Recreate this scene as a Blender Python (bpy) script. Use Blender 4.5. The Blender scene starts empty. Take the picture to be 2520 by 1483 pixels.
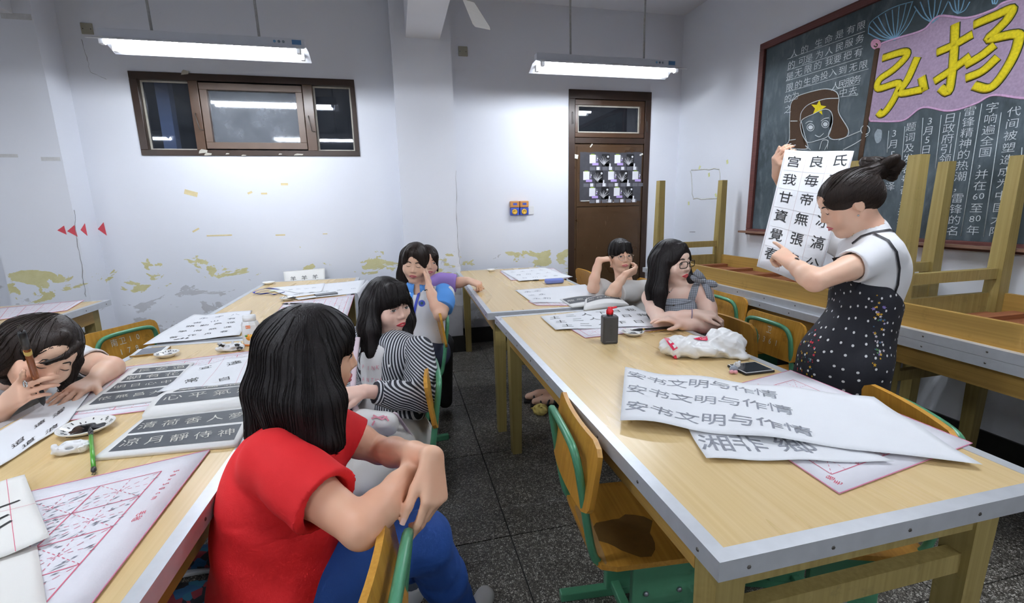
import bpy, bmesh, math, random
import numpy as np
from mathutils import Vector, Matrix, Quaternion, Euler
random.seed(7); RNG = np.random.default_rng(7)
SC = bpy.context.scene
COL = SC.collection
PI = math.pi

# ---------------------------------------------------------------- camera, world, exposure
HC = 1.383                                   # camera height
F_PX, PITCH, ROLL, YAW = 1151.98, math.radians(11.557), math.radians(-1.181), math.radians(13.461)
_fw = Vector((math.sin(YAW) * math.cos(PITCH), math.cos(YAW) * math.cos(PITCH), -math.sin(PITCH)))
_r0 = Vector((math.cos(YAW), -math.sin(YAW), 0)); _u0 = _r0.cross(_fw)
_r = _r0 * math.cos(ROLL) + _u0 * math.sin(ROLL)
_u = -_r0 * math.sin(ROLL) + _u0 * math.cos(ROLL)
cam_data = bpy.data.cameras.new('camera'); cam = bpy.data.objects.new('camera', cam_data); COL.objects.link(cam)
cam_data.sensor_width = 36.0; cam_data.lens = F_PX * 36.0 / 2520.0; cam_data.clip_start = 0.02
_m = Matrix.Identity(4)
for i in range(3):
    _m[i][0], _m[i][1], _m[i][2] = _r[i], _u[i], -_fw[i]
_m.translation = (0, 0, HC)
cam.matrix_world = _m
SC.camera = cam
SC.cycles.max_bounces = 4; SC.cycles.diffuse_bounces = 3; SC.cycles.use_adaptive_sampling = True; SC.cycles.adaptive_threshold = .10; SC.cycles.adaptive_min_samples = 16; SC.cycles.glossy_bounces = 3; SC.cycles.transmission_bounces = 4; SC.cycles.transparent_max_bounces = 6; SC.cycles.caustics_reflective = False; SC.cycles.caustics_refractive = False

world = bpy.data.worlds.new('night'); SC.world = world; world.use_nodes = True
world.node_tree.nodes['Background'].inputs[0].default_value = (0.012, 0.018, 0.030, 1)
world.node_tree.nodes['Background'].inputs[1].default_value = 0.6
SC.view_settings.view_transform = 'Standard'; SC.view_settings.look = 'None'
SC.view_settings.exposure = 0.0; SC.view_settings.gamma = 1.0; SC.view_settings.use_curve_mapping = False
TUBE_POWER = 72.0                            # emission of the fluorescent tubes

def ray(px, py):
    return (_r * ((px - 1260) / F_PX) + _u * ((741.5 - py) / F_PX) + _fw)
def at(px, py, D):            # point of the room seen there, D metres along the view axis
    return Vector((0, 0, HC)) + ray(px, py) * D
def atz(px, py, z):           # ... lying at height z
    d = ray(px, py); return Vector((0, 0, HC)) + d * ((z - HC) / d.z)
def aty(px, py, y):
    d = ray(px, py); return Vector((0, 0, HC)) + d * (y / d.y)
def atx(px, py, x):
    d = ray(px, py); return Vector((0, 0, HC)) + d * (x / d.x)

# ---------------------------------------------------------------- object helpers
def link(o, parent=None):
    COL.objects.link(o)
    if parent is not None: o.parent = parent
    return o
def tag(o, label=None, cat=None, group=None, kind=None):
    if label: o['label'] = label
    if cat: o['category'] = cat
    if group: o['group'] = group
    if kind: o['kind'] = kind
    return o
def thing(name, label, cat, loc=(0, 0, 0), rotz=0.0, group=None):
    o = bpy.data.objects.new(name, None); o.empty_display_size = .1
    link(o); o.location = loc; o.rotation_euler = (0, 0, rotz)
    return tag(o, label, cat, group)
def mesh_obj(name, verts, faces, mat, parent=None, smooth=False, mats=None, fmat=None):
    me = bpy.data.meshes.new(name)
    me.from_pydata([tuple(v) for v in verts], [], [tuple(f) for f in faces])
    for m in (mats or [mat]): me.materials.append(m)
    if fmat is not None: me.polygons.foreach_set('material_index', fmat)
    if smooth: me.polygons.foreach_set('use_smooth', [True] * len(me.polygons))
    me.update()
    return link(bpy.data.objects.new(name, me), parent)
def bm_obj(name, bm, mat, parent=None, smooth=False):
    me = bpy.data.meshes.new(name); bm.to_mesh(me); bm.free()
    for m in (mat if isinstance(mat, (list, tuple)) else [mat]): me.materials.append(m)
    if smooth: me.polygons.foreach_set('use_smooth', [True] * len(me.polygons))
    return link(bpy.data.objects.new(name, me), parent)
def share(src, parent, loc=None, rot=None, scale=None):
    o = src.copy(); link(o, parent)
    if loc is not None: o.location = loc
    if rot is not None: o.rotation_euler = rot
    if scale is not None: o.scale = scale
    return o
def dup(root, loc, rotz=0.0, label=None, group=None):
    r = root.copy(); link(r); r.location = loc; r.rotation_euler = (0, 0, rotz)
    if label: r['label'] = label
    if group: r['group'] = group
    for ch in list(root.children):
        c = ch.copy(); link(c, r)
        for g in list(ch.children):
            link(g.copy(), c)
    return r
def add_box(bm, lo, hi, bevel=0.0, mi=0):
    lo = Vector(lo); hi = Vector(hi); c = (lo + hi) / 2; s = hi - lo
    r = bmesh.ops.create_cube(bm, size=1, matrix=Matrix.Translation(c) @ Matrix.Diagonal((s.x, s.y, s.z, 1)))
    if bevel > 0:
        es = list({e for v in r['verts'] for e in v.link_edges})
        rb = bmesh.ops.bevel(bm, geom=es, offset=bevel, segments=2, affect='EDGES', profile=.5)
        for f in rb['faces']: f.material_index = mi
    for v in r['verts']:
        if v.is_valid:
            for f in v.link_faces: f.material_index = mi
def box(name, lo, hi, mat, parent=None, bevel=0.0):
    bm = bmesh.new(); add_box(bm, lo, hi, bevel); return bm_obj(name, bm, mat, parent)
def smooth_path(pts, n=8):                     # Catmull-Rom
    pts = [Vector(p) for p in pts]
    P = [pts[0] * 2 - pts[1]] + pts + [pts[-1] * 2 - pts[-2]]
    out = []
    for i in range(1, len(P) - 2):
        for k in range(n):
            t = k / n; a, b, c, d = P[i - 1:i + 3]
            out.append(.5 * ((2 * b) + (c - a) * t + (2 * a - 5 * b + 4 * c - d) * t * t + (3 * b - a - 3 * c + d) * t ** 3))
    out.append(pts[-1]); return out
def tube_geo(pts, rad, sides=8, cap=True, flat=1.0, flatdir=None):
    pts = [Vector(p) for p in pts]; n = len(pts)
    rad = list(rad) if hasattr(rad, '__len__') else [rad] * n
    V, Fc = [], []; up = Vector((0, 0, 1)) if flatdir is None else Vector(flatdir); prev = None
    for i, p in enumerate(pts):
        t = (pts[min(i + 1, n - 1)] - pts[max(i - 1, 0)]).normalized()
        if flatdir is not None:
            b = up - t * up.dot(t); b = b.normalized(); a = t.cross(b)
        elif prev is None:
            a = t.cross(up)
            if a.length < 1e-3: a = t.cross(Vector((1, 0, 0)))
            a.normalize(); b = a.cross(t)
        else:
            a = prev - t * prev.dot(t); a.normalize(); b = a.cross(t)
        prev = a
        for k in range(sides):
            w = 2 * PI * k / sides
            V.append(p + a * (math.cos(w) * rad[i]) + b * (math.sin(w) * rad[i] * flat))
    for i in range(n - 1):
        for k in range(sides):
            k2 = (k + 1) % sides
            Fc.append((i * sides + k, i * sides + k2, (i + 1) * sides + k2, (i + 1) * sides + k))
    if cap:
        Fc.append(tuple(range(sides))[::-1]); Fc.append(tuple(range((n - 1) * sides, n * sides)))
    return V, Fc
def tube(name, pts, rad, mat, parent=None, sides=8, flat=1.0, flatdir=None):
    V, Fc = tube_geo(pts, rad, sides, True, flat, flatdir)
    return mesh_obj(name, V, Fc, mat, parent, True)
def tubes(name, paths, rad, mat, parent=None, sides=6, flat=1.0, flatdir=None):
    V, Fc = [], []
    for p in paths:
        r = rad
        if isinstance(p, tuple) and len(p) == 2 and isinstance(p[0], list): p, r = p
        v, f = tube_geo(p, r, sides, True, flat, flatdir)
        o = len(V); V += v; Fc += [tuple(i + o for i in q) for q in f]
    return mesh_obj(name, V, Fc, mat, parent, True)
def lathe_geo(prof, seg=24):
    V, Fc = [], []; n = len(prof)
    for r, z in prof:
        for k in range(seg):
            w = 2 * PI * k / seg; V.append((r * math.cos(w), r * math.sin(w), z))
    for i in range(n - 1):
        for k in range(seg):
            k2 = (k + 1) % seg
            Fc.append((i * seg + k, i * seg + k2, (i + 1) * seg + k2, (i + 1) * seg + k))
    Fc.append(tuple(range(seg))[::-1]); Fc.append(tuple(range((n - 1) * seg, n * seg)))
    return V, Fc
def lathe(name, prof, mat, parent=None, seg=24):
    V, Fc = lathe_geo(prof, seg); return mesh_obj(name, V, Fc, mat, parent, True)

# ---------------------------------------------------------------- materials
MATS = {}
class NB:
    """tiny node-graph builder"""
    def __init__(s, name):
        s.m = bpy.data.materials.new(name); s.m.use_nodes = True
        s.t = s.m.node_tree; s.bsdf = s.t.nodes['Principled BSDF']; s.out = s.t.nodes['Material Output']
    def n(s, typ, **kw):
        nd = s.t.nodes.new(typ)
        for k, v in kw.items():
            if k.startswith('i_'): nd.inputs[k[2:].replace('_', ' ')].default_value = v
            else: setattr(nd, k, v)
        return nd
    def l(s, a, b): s.t.links.new(a, b)
    def coord(s, scale=(1, 1, 1), kind='Object', rot=(0, 0, 0), loc=(0, 0, 0)):
        tc = s.n('ShaderNodeTexCoord'); mp = s.n('ShaderNodeMapping')
        mp.inputs['Scale'].default_value = scale; mp.inputs['Rotation'].default_value = rot; mp.inputs['Location'].default_value = loc
        s.l(tc.outputs[kind], mp.inputs[0]); return mp.outputs[0]
    def noise(s, vec, scale=5, detail=4, rough=.55, dist=0.0):
        nd = s.n('ShaderNodeTexNoise'); nd.inputs['Scale'].default_value = scale; nd.inputs['Detail'].default_value = detail
        nd.inputs['Roughness'].default_value = rough; nd.inputs['Distortion'].default_value = dist
        s.l(vec, nd.inputs['Vector']); return nd.outputs['Fac']
    def ramp(s, fac, stops, interp='LINEAR'):
        nd = s.n('ShaderNodeValToRGB'); cr = nd.color_ramp; cr.interpolation = interp
        while len(cr.elements) < len(stops): cr.elements.new(.5)
        for e, (p, c) in zip(cr.elements, stops):
            e.position = p; e.color = (c if len(c) == 4 else (*c, 1)) if hasattr(c, '__len__') else (c, c, c, 1)
        s.l(fac, nd.inputs[0]); return nd.outputs[0]
    def mix(s, fac, a, b, mode='MIX'):
        nd = s.n('ShaderNodeMix', data_type='RGBA', blend_type=mode)
        for sock, v in ((nd.inputs['Factor'], fac), (nd.inputs['A'], a), (nd.inputs['B'], b)):
            pass
        F_, A_, B_ = nd.inputs[0], nd.inputs[6], nd.inputs[7]
        for sock, v in ((F_, fac), (A_, a), (B_, b)):
            if isinstance(v, bpy.types.NodeSocket): s.l(v, sock)
            elif sock is F_: sock.default_value = v
            else: sock.default_value = (*v, 1) if len(v) == 3 else v
        return nd.outputs[2]
    def math(s, op, a, b=None, c=None, clamp=False):
        nd = s.n('ShaderNodeMath', operation=op); nd.use_clamp = clamp
        for k, v in enumerate((a, b, c)):
            if v is None: continue
            if isinstance(v, bpy.types.NodeSocket): s.l(v, nd.inputs[k])
            else: nd.inputs[k].default_value = v
        return nd.outputs[0]
    def set(s, **kw):
        for k, v in kw.items():
            sock = s.bsdf.inputs[k.replace('_', ' ')]
            if isinstance(v, bpy.types.NodeSocket): s.l(v, sock)
            else: sock.default_value = v if not (hasattr(v, '__len__') and len(v) == 3 and sock.type == 'RGBA') else (*v, 1)
        return s
    def bump(s, h, strength=.3, dist=.002):
        nd = s.n('ShaderNodeBump'); nd.inputs['Strength'].default_value = strength; nd.inputs['Distance'].default_value = dist
        s.l(h, nd.inputs['Height']); s.l(nd.outputs[0], s.bsdf.inputs['Normal'])
def plain(name, col, rough=.5, metal=0.0, var=.06, scale=14, bump=0.0, **kw):
    """procedural paint / plastic / paper with slight mottling"""
    if name in MATS: return MATS[name]
    b = NB(name); v = b.coord()
    f = b.noise(v, scale, 2)
    c = b.mix(f, tuple(max(0, x * (1 - var)) for x in col), tuple(min(1, x * (1 + var)) for x in col))
    b.set(Base_Color=c, Roughness=rough, Metallic=metal, **kw)
    if bump: b.bump(b.noise(v, scale * 6, 3), bump, .001)
    MATS[name] = b.m; return b.m
def srgb(h):
    h = h.lstrip('#'); c = [int(h[i:i + 2], 16) / 255 for i in (0, 2, 4)]
    return tuple(x / 12.92 if x <= .04045 else ((x + .055) / 1.055) ** 2.4 for x in c)
def wood(name, base, dark, along=(1, 0, 0), rough=.3, freq=1.0, wear=0.0):
    b = NB(name)
    sc = tuple(.9 * freq if a else 110.0 * freq for a in along)
    v = b.coord(sc); f = b.noise(v, 1.0, 3, .55, .0)
    v2 = b.coord(tuple(.5 if a else 7 for a in along)); f2 = b.noise(v2, 1.2, 2, .5, .0)
    c = b.mix(b.ramp(f, [(.2, 0), (.7, 1)]), dark, base)
    c = b.mix(b.math('MULTIPLY', f2, .15), c, dark)
    if wear:
        w = b.noise(b.coord((9, 9, 9)), 1.5, 6, .7)
        c = b.mix(b.ramp(w, [(.60, 0), (.66, wear)]), c, tuple(x * .45 for x in base))
    b.set(Base_Color=c, Roughness=b.math('ADD', rough, b.math('MULTIPLY', f2, .15)))
    b.bump(f, .08, .001)
    return b.m
M_TOP = wood('veneer', srgb('e4c998'), srgb('d8b980'), (0, 1, 0), .20)
M_APRON = wood('apron_wood', srgb('b8944c'), srgb('98753a'), (0, 1, 0), .4, 1.0, .3)
M_LEG = wood('leg_paint', srgb('a5925a'), srgb('8a773f'), (0, 0, 1), .5, .8, .35)
M_UNDER = wood('raw_underside', srgb('a0643a'), srgb('74402a'), (1, 0, 0), .6, .7, .3)
M_PLY = wood('plywood', srgb('cf9a3e'), srgb('b67f2a'), (0, 0, 1), .3, .9, .5)
M_PLYH = wood('plywood_seat', srgb('cc9740'), srgb('b07a2a'), (1, 0, 0), .3, .9, .5)
M_ALU = plain('aluminium_edge', srgb('d2d5da'), .38, .45, .10, 30)
M_ALU_DK = plain('aluminium_side', srgb('a9adb5'), .4, .8, .15, 30)
M_SCREW = plain('screw_steel', (.12, .11, .10), .5, .7)
M_GREEN = plain('green_frame_paint', srgb('4f8f6c'), .32, 0, .12, 9)
M_BLACK = plain('black_plastic', (.012, .012, .013), .35)
M_WHITEP = plain('white_plastic', (.82, .82, .82), .35, 0, .02)
M_INK = plain('ink', (.012, .012, .014), .5, 0, .2, 60)
M_INKGREY = plain('pale_ink', (.26, .27, .31), .7, 0, .5, 60)
M_PAPER = plain('rice_paper', (.84, .85, .88), .8, 0, .03, 8, .15)
M_PAPERW = plain('warm_paper', (.84, .82, .78), .8, 0, .03, 8, .15)
M_FELT = plain('felt_mat', (.80, .79, .84), .95, 0, .03, 40, .3)
M_REDPRINT = plain('red_print', srgb('d2667e'), .8, 0, .1, 30)
M_REDPRINT2 = plain('red_print_strong', srgb('cf3a55'), .8, 0, .1, 30)
M_PINKEDGE = plain('pink_stitching', srgb('d98aa8'), .9, 0, .2, 60)
M_CERAM = plain('white_ceramic', (.85, .84, .82), .15, 0, .02)
M_BROWNPAINT = plain('brown_gloss_paint', srgb('4a3322'), .3, 0, .25, 8)
M_BROWNDK = plain('brown_dark_paint', srgb('35241a'), .35, 0, .3, 8)
M_PUTTY = plain('putty', srgb('b5b0a5'), .7, 0, .25, 30)

def wall_mat(name='whitewashed_wall', old=1.0):
    b = NB(name); tc = b.n('ShaderNodeTexCoord'); V = tc.outputs['Object']
    sx = b.n('ShaderNodeSeparateXYZ'); b.l(V, sx.inputs[0]); z = sx.outputs['Z']; x = sx.outputs['X']
    # old paint layers showing where the whitewash has flaked off near the dado
    n1 = b.noise(b.coord((1.6, 1.6, 3.0)), 2.2, 5, .62, .6)
    n2 = b.noise(b.coord((1.2, 1.2, 2.2), loc=(5, 2, 1)), 3.1, 5, .6, .4)
    n3 = b.noise(b.coord((3, 3, 3), loc=(1, 7, 3)), 4.0, 5, .7, .2)
    lowz = b.ramp(z, [(.0, 1), (1.0, 1), (1.0, 0)]) if False else None
    band = b.math('SUBTRACT', 1.0, b.math('ABSOLUTE', b.math('MULTIPLY', b.math('SUBTRACT', z, .82), 2.6)), clamp=True)
    low = b.math('SUBTRACT', 1.0, b.math('MULTIPLY', b.math('SUBTRACT', z, .25), 1.25), clamp=True)
    grey = b.ramp(b.math('ADD', n1, b.math('MULTIPLY', low, .30)), [(.735, 0), (.752, 1)])
    yel = b.ramp(b.math('ADD', n2, b.math('MULTIPLY', band, .24)), [(.785, 0), (.795, 1)])
    scuff = b.ramp(b.math('ADD', n3, b.math('MULTIPLY', low, .08)), [(.72, 0), (.77, .45)])
    tone = b.noise(b.coord((.5, .5, .5)), 1.4, 2)
    c = b.mix(tone, (.79, .81, .88), (.835, .85, .91))
    c = b.mix(scuff, c, (.50, .50, .52))
    c = b.mix(b.math('MULTIPLY', grey, old), c, b.mix(n3, (.50, .50, .53), (.68, .68, .72)))
    c = b.mix(b.math('MULTIPLY', yel, old), c, b.mix(n3, srgb('c4ba7c'), srgb('e4dfb4')))
    b.set(Base_Color=c, Roughness=.85)
    b.bump(b.noise(V, 26, 2), .12, .002)
    return b.m
M_WALL = wall_mat(); M_WALLC = plain('whitewashed_wall_clean', (.81, .83, .89), .85, 0, .03, 2.5)
M_CEIL = plain('ceiling_white', (.80, .81, .86), .9, 0, .03, 3)
M_SKIRT = plain('skirting_black', (.018, .017, .016), .45, 0, .3, 20)

def terrazzo():
    b = NB('terrazzo'); v = b.coord((1, 1, 1))
    vo = b.n('ShaderNodeTexVoronoi'); vo.inputs['Scale'].default_value = 95; b.l(v, vo.inputs['Vector'])
    e = b.n('ShaderNodeTexVoronoi', feature='DISTANCE_TO_EDGE'); e.inputs['Scale'].default_value = 95; b.l(v, e.inputs['Vector'])
    chip = b.ramp(e.outputs['Distance'], [(.06, 0), (.14, 1)])
    sx = b.n('ShaderNodeSeparateColor'); b.l(vo.outputs['Color'], sx.inputs[0])
    cc = b.ramp(sx.outputs[0], [(.0, srgb('5a564e')), (.45, srgb('8a857c')), (.8, srgb('bcb8ae')), (1, srgb('d8d5cc'))])
    c = b.mix(chip, srgb('3a3732'), cc)
    d = b.noise(b.coord((1, 1, 1), 'Object'), 2.3, 6, .65)
    c = b.mix(b.ramp(d, [(.4, .1), (.75, .6)]), c, srgb('2c2925'))
    b.set(Base_Color=c, Roughness=b.ramp(d, [(.3, .28), (.7, .5)]))
    return b.m
M_FLOOR = terrazzo()
M_JOINT = plain('floor_joint', (.025, .024, .022), .8)

def glass_mat(name, tint=(.75, .8, .9), dust=0.0, base=.09):
    b = NB(name); t = b.t
    tr = b.n('ShaderNodeBsdfTransparent'); tr.inputs[0].default_value = (*tint, 1)
    gl = b.n('ShaderNodeBsdfGlossy'); gl.inputs['Roughness'].default_value = .02 + dust * .1
    lw = b.n('ShaderNodeLayerWeight'); fr = b.math('ADD', base, b.math('MULTIPLY', b.math('POWER', lw.outputs['Facing'], 4.0), .6))
    m1 = b.n('ShaderNodeMixShader'); b.l(fr, m1.inputs[0]); b.l(tr.outputs[0], m1.inputs[1]); b.l(gl.outputs[0], m1.inputs[2])
    last = m1.outputs[0]
    if dust:
        df = b.n('ShaderNodeBsdfDiffuse'); df.inputs[0].default_value = (.42, .45, .50, 1)
        f = b.ramp(b.noise(b.coord((2, 2, 2)), 3, 6, .7), [(.3, dust * .6), (.75, dust * 1.3)])
        m2 = b.n('ShaderNodeMixShader'); b.l(f, m2.inputs[0]); b.l(last, m2.inputs[1]); b.l(df.outputs[0], m2.inputs[2]); last = m2.outputs[0]
    b.l(last, b.out.inputs[0]); return b.m
M_GLASS = glass_mat('window_glass', (.6, .65, .75), .03)
M_GLASSD = glass_mat('dusty_glass', (.6, .62, .66), .30)

def emit(name, col, s):
    b = NB(name); b.set(Base_Color=(.9, .9, .9), Emission_Color=col, Emission_Strength=s); return b.m
M_TUBE = emit('fluorescent_tube', (.87, .93, 1.0), TUBE_POWER)
# ================================================================ room shell
D_WALL, R_WALL, L_WALL, F_WALL, CEIL = 4.65, 2.97, -4.6, -4.2, 3.23
fl = box('floor', (L_WALL - .1, F_WALL - .1, -.12), (R_WALL + .1, D_WALL + .1, -.006), M_JOINT); tag(fl, kind='structure')
T = .70; X0, Y0 = .385, 1.72
_tile = None
for j in range(-2, 5):
    for i in range(-5, 4):
        off = .35 if j >= 3 else 0
        lo = (X0 + i * T + off, Y0 + j * T)
        x0, x1 = max(lo[0] + .003, L_WALL), min(lo[0] + T - .003, R_WALL); y0, y1 = lo[1] + .003, min(lo[1] + T - .003, D_WALL)
        if x1 - x0 < .02 or y1 - y0 < .02: continue
        if _tile is None: _tile = box('floor_tile', (-.5, -.5, -.03), (.5, .5, 0), M_FLOOR, fl); o = _tile
        else: o = share(_tile, fl)
        o.location = ((x0 + x1) / 2, (y0 + y1) / 2, 0); o.scale = (x1 - x0, y1 - y0, 1)
        o.data = o.data.copy() if False else o.data
# terrazzo beyond the tiles in view (behind the camera and far left)
box('floor_tile', (L_WALL, F_WALL, -.03), (R_WALL, Y0 - 2 * T - .003, 0), M_FLOOR, fl)
box('floor_tile', (L_WALL, Y0 - 2 * T, -.03), (X0 - 5 * T - .003, D_WALL, 0), M_FLOOR, fl)

def wall_with_holes(name, axis, pos, thick, a0, a1, z0, z1, holes):
    """wall slab; holes = (a0,a1,z0,z1). axis 'y': wall plane at y=pos spanning x."""
    A = sorted({a0, a1, *[h[0] for h in holes], *[h[1] for h in holes]}); Zs = sorted({z0, z1, *[h[2] for h in holes], *[h[3] for h in holes]})
    bm = bmesh.new()
    for i in range(len(A) - 1):
        for k in range(len(Zs) - 1):
            ca, cz = (A[i] + A[i + 1]) / 2, (Zs[k] + Zs[k + 1]) / 2
            if any(h[0] < ca < h[1] and h[2] < cz < h[3] for h in holes): continue
            if axis == 'y': add_box(bm, (A[i], pos, Zs[k]), (A[i + 1], pos + thick, Zs[k + 1]))
            else: add_box(bm, (pos, A[i], Zs[k]), (pos + thick, A[i + 1], Zs[k + 1]))
    bmesh.ops.remove_doubles(bm, verts=bm.verts, dist=1e-5)
    o = bm_obj(name, bm, M_WALL); tag(o, kind='structure'); return o
WIN = (-2.005, -.288, 1.858, 2.495); DOOR = (1.735, 2.625, 0.0, 2.488)
wb = wall_with_holes('wall_back', 'y', D_WALL, .2, L_WALL, R_WALL, 0, CEIL, [WIN, DOOR])
wr = box('wall_right', (R_WALL, F_WALL, 0), (R_WALL + .2, D_WALL + .2, CEIL), M_WALLC); tag(wr, kind='structure')
wl = box('wall_left', (L_WALL - .2, F_WALL, 0), (L_WALL, D_WALL + .2, CEIL), M_WALLC); tag(wl, kind='structure')
wf = box('wall_front', (L_WALL - .2, F_WALL - .2, 0), (R_WALL + .2, F_WALL, CEIL), M_WALLC); tag(wf, kind='structure')
ce = box('ceiling', (L_WALL - .2, F_WALL - .2, CEIL), (R_WALL + .2, D_WALL + .2, CEIL + .12), M_CEIL); tag(ce, kind='structure')
for n, (x0, x1) in enumerate(((.054, .556), (-2.945, -2.423))):
    p = box('trim_%d' % (n + 1), (x0, 4.38, 0), (x1, D_WALL, CEIL), M_WALL); tag(p, 'whitewashed pillar standing out from the back wall', kind='structure')
    sk = box('baseboard_pillar_%d' % (n + 1), (x0 - .012, 4.368, 0), (x1 + .012, D_WALL - .001, .16), M_SKIRT); tag(sk, kind='structure')
bmz = box('trim_3', (.176, F_WALL, 2.785), (.461, 4.38, CEIL), M_CEIL); tag(bmz, kind='structure')
bm2 = box('trim_4', (-2.83, F_WALL, 2.785), (-2.54, 4.38, CEIL), M_CEIL); tag(bm2, kind='structure')
for n, (x0, x1) in enumerate(((L_WALL, -2.958), (-2.41, .041), (.569, DOOR[0] - .02), (DOOR[1] + .02, R_WALL))):
    sk = box('baseboard_back_%d' % (n + 1), (x0, D_WALL - .014, 0), (x1, D_WALL, .16), M_SKIRT); tag(sk, kind='structure')
sk = box('baseboard_right', (R_WALL - .014, F_WALL, 0), (R_WALL, D_WALL - .015, .16), M_SKIRT); tag(sk, kind='structure')

# marks on the back wall: red paper arrow tips, tape remnants, pencil ticks
M_ARROW = plain('red_arrow_paper', srgb('d8505c'), .8)
M_TAPE = plain('old_tape', srgb('e0cfa0'), .5, 0, .2, 30)
def wall_tri(px, py, w, h, mat, name, y=D_WALL, par=wb):
    c = aty(px, py, y); t = .0012
    V = [(c.x - w, y - t, c.z), (c.x, y - t, c.z + h), (c.x + w * .1, y - t, c.z - h), (c.x - w, y, c.z), (c.x, y, c.z + h), (c.x + w * .1, y, c.z - h)]
    mesh_obj(name, V, [(0, 2, 1), (3, 4, 5), (0, 1, 4, 3), (1, 2, 5, 4), (2, 0, 3, 5)], mat, par)
for px, py, w, h, y in ((160, 566, .05, .035, 4.38), (186, 568, .055, .045, 4.38), (206, 565, .05, .05, 4.5), (258, 563, .05, .055, 4.649)):
    if y == 4.5:      # on the side face of the pillar
        c = atx(px, py, -2.423); V = [(-2.4218, c.y - .04, c.z), (-2.4218, c.y + .03, c.z + .05), (-2.4218, c.y + .03, c.z - .05)]
        V += [(-2.423, *v[1:]) for v in V]
        mesh_obj('paper_arrow', V, [(0, 2, 1), (3, 4, 5), (0, 1, 4, 3), (1, 2, 5, 4), (2, 0, 3, 5)], M_ARROW, wb)
    else: wall_tri(px, py, w, h, M_ARROW, 'paper_arrow', y)
for px, py, w, h, a in ((470, 475, .05, .02, .3), (540, 579, .10, .006, 0), (650, 476, .025, .008, 0), (615, 474, .02, .009, -.4), (700, 453, .03, .01, 0), (482, 566, .03, .007, -.5), (690, 578, .04, .006, 0), (800, 575, .02, .004, 0)):
    c = aty(px, py, D_WALL); o = box('tape_remnant', (-w, -.0012, -h), (w, 0, h), M_TAPE, wb); o.location = c; o.rotation_euler = (0, a, 0)
for px, py, w, h in ((20, 383, .06, .012), (125, 391, .06, .014), (40, 40, .09, .02)):
    c = aty(px, py, 4.38 if py > 100 else 4.38); o = box('tape_remnant', (-w, -.0012, -h), (w, 0, h), plain('grey_tape', (.62, .62, .63), .6, 0, .2, 30), wb); o.location = c
M_CRACK = plain('wall_crack', (.30, .29, .29), .9, 0, .4, 30)
def crack(pts, y, r=.002):
    P = [aty(px, py, y) for px, py in pts]; Q = []
    for a, b in zip(P[:-1], P[1:]):
        for k in range(6):
            q = a.lerp(b, k / 6); Q.append(q + Vector((random.uniform(-.006, .006), 0, random.uniform(-.006, .006))))
    tube('wall_crack', Q + [P[-1]], [r * random.uniform(.3, 1.3) for _ in range(len(Q) + 1)], M_CRACK, wb, 5)
crack([(183, 515), (190, 590), (204, 680), (212, 730)], 4.379, .0022)
crack([(200, 95), (212, 140), (222, 175), (262, 195)], D_WALL, .0015)
crack([(1121, 420), (1124, 520), (1129, 610), (1131, 650)], 4.379, .002)

# ---------------------------------------------------------------- window in the back wall
w1 = bpy.data.objects.new('window_1', None); link(w1); tag(w1, 'dark brown three-pane window high in the whitewashed back wall', kind='structure')
x0, x1, z0, z1 = WIN; YF = D_WALL - .012
def fbar(name, a, b, mat, par, y0=YF, y1=D_WALL + .1): return box(name, (a[0], y0, a[1]), (b[0], y1, b[1]), mat, par, .003)
fb = .05
fbar('window_frame', (x0 - .005, z1 - fb), (x1 + .005, z1 + .006), M_BROWNDK, w1); fbar('window_frame', (x0 - .005, z0 - .006), (x1 + .005, z0 + fb * .8), M_BROWNDK, w1)
fbar('window_frame', (x0 - .005, z0 + fb * .8), (x0 + fb, z1 - fb), M_BROWNDK, w1); fbar('window_frame', (x1 - fb * .7, z0 + fb * .8), (x1 + .005, z1 - fb), M_BROWNDK, w1)
m1, m2 = x0 + .44, x1 - .40
fbar('window_mullion', (m1 - .03, z0 + fb * .8), (m1 + .04, z1 - fb), M_BROWNPAINT, w1); fbar('window_mullion', (m2 - .03, z0 + fb * .8), (m2 + .05, z1 - fb), M_BROWNPAINT, w1)
def pane(par, a, b, mat, y=D_WALL + .045, putty=True):
    box('pane', (a[0], y, a[1]), (b[0], y + .004, b[1]), mat, par)
    if putty:
        t = .014
        for lo, hi in (((a[0], a[1]), (a[0] + t, b[1])), ((b[0] - t, a[1]), (b[0], b[1])), ((a[0] + t, b[1] - t), (b[0] - t, b[1])), ((a[0] + t, a[1]), (b[0] - t, a[1] + t))):
            box('putty_line', (lo[0], y - .006, lo[1]), (hi[0], y - .0005, hi[1]), M_PUTTY, par)
pane(w1, (x0 + fb, z0 + fb * .8), (m1 - .03, z1 - fb), M_GLASS); pane(w1, (m2 + .05, z0 + fb * .8), (x1 - fb * .7, z1 - fb), M_GLASS)
s0, s1, sz0, sz1 = m1 + .045, m2 - .035, z0 + .05, z1 - .06
sash = bpy.data.objects.new('window_sash', None); link(sash, w1)
M_SASH = plain('sash_paint', srgb('5f4c40'), .4, 0, .2, 8)
sb = .055
for a, b in (((s0, sz1 - sb), (s1, sz1)), ((s0, sz0), (s1, sz0 + sb)), ((s0, sz0 + sb), (s0 + sb, sz1 - sb)), ((s1 - sb, sz0 + sb), (s1, sz1 - sb))):
    fbar('sash_rail', a, b, M_SASH, sash, YF + .006, D_WALL + .05)
pane(sash, (s0 + sb, sz0 + sb), (s1 - sb, sz1 - sb), M_GLASSD, D_WALL + .03, False)
for hx in (m1 + .01, m2 + .01):
    tube('window_hook', [(hx - .01, YF - .005, z0 + .33), (hx - .01, YF - .022, z0 + .32), (hx + .01, YF - .02, z0 + .2), (hx + .03, YF - .006, z0 + .2)], .0035, M_SCREW, w1)
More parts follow.
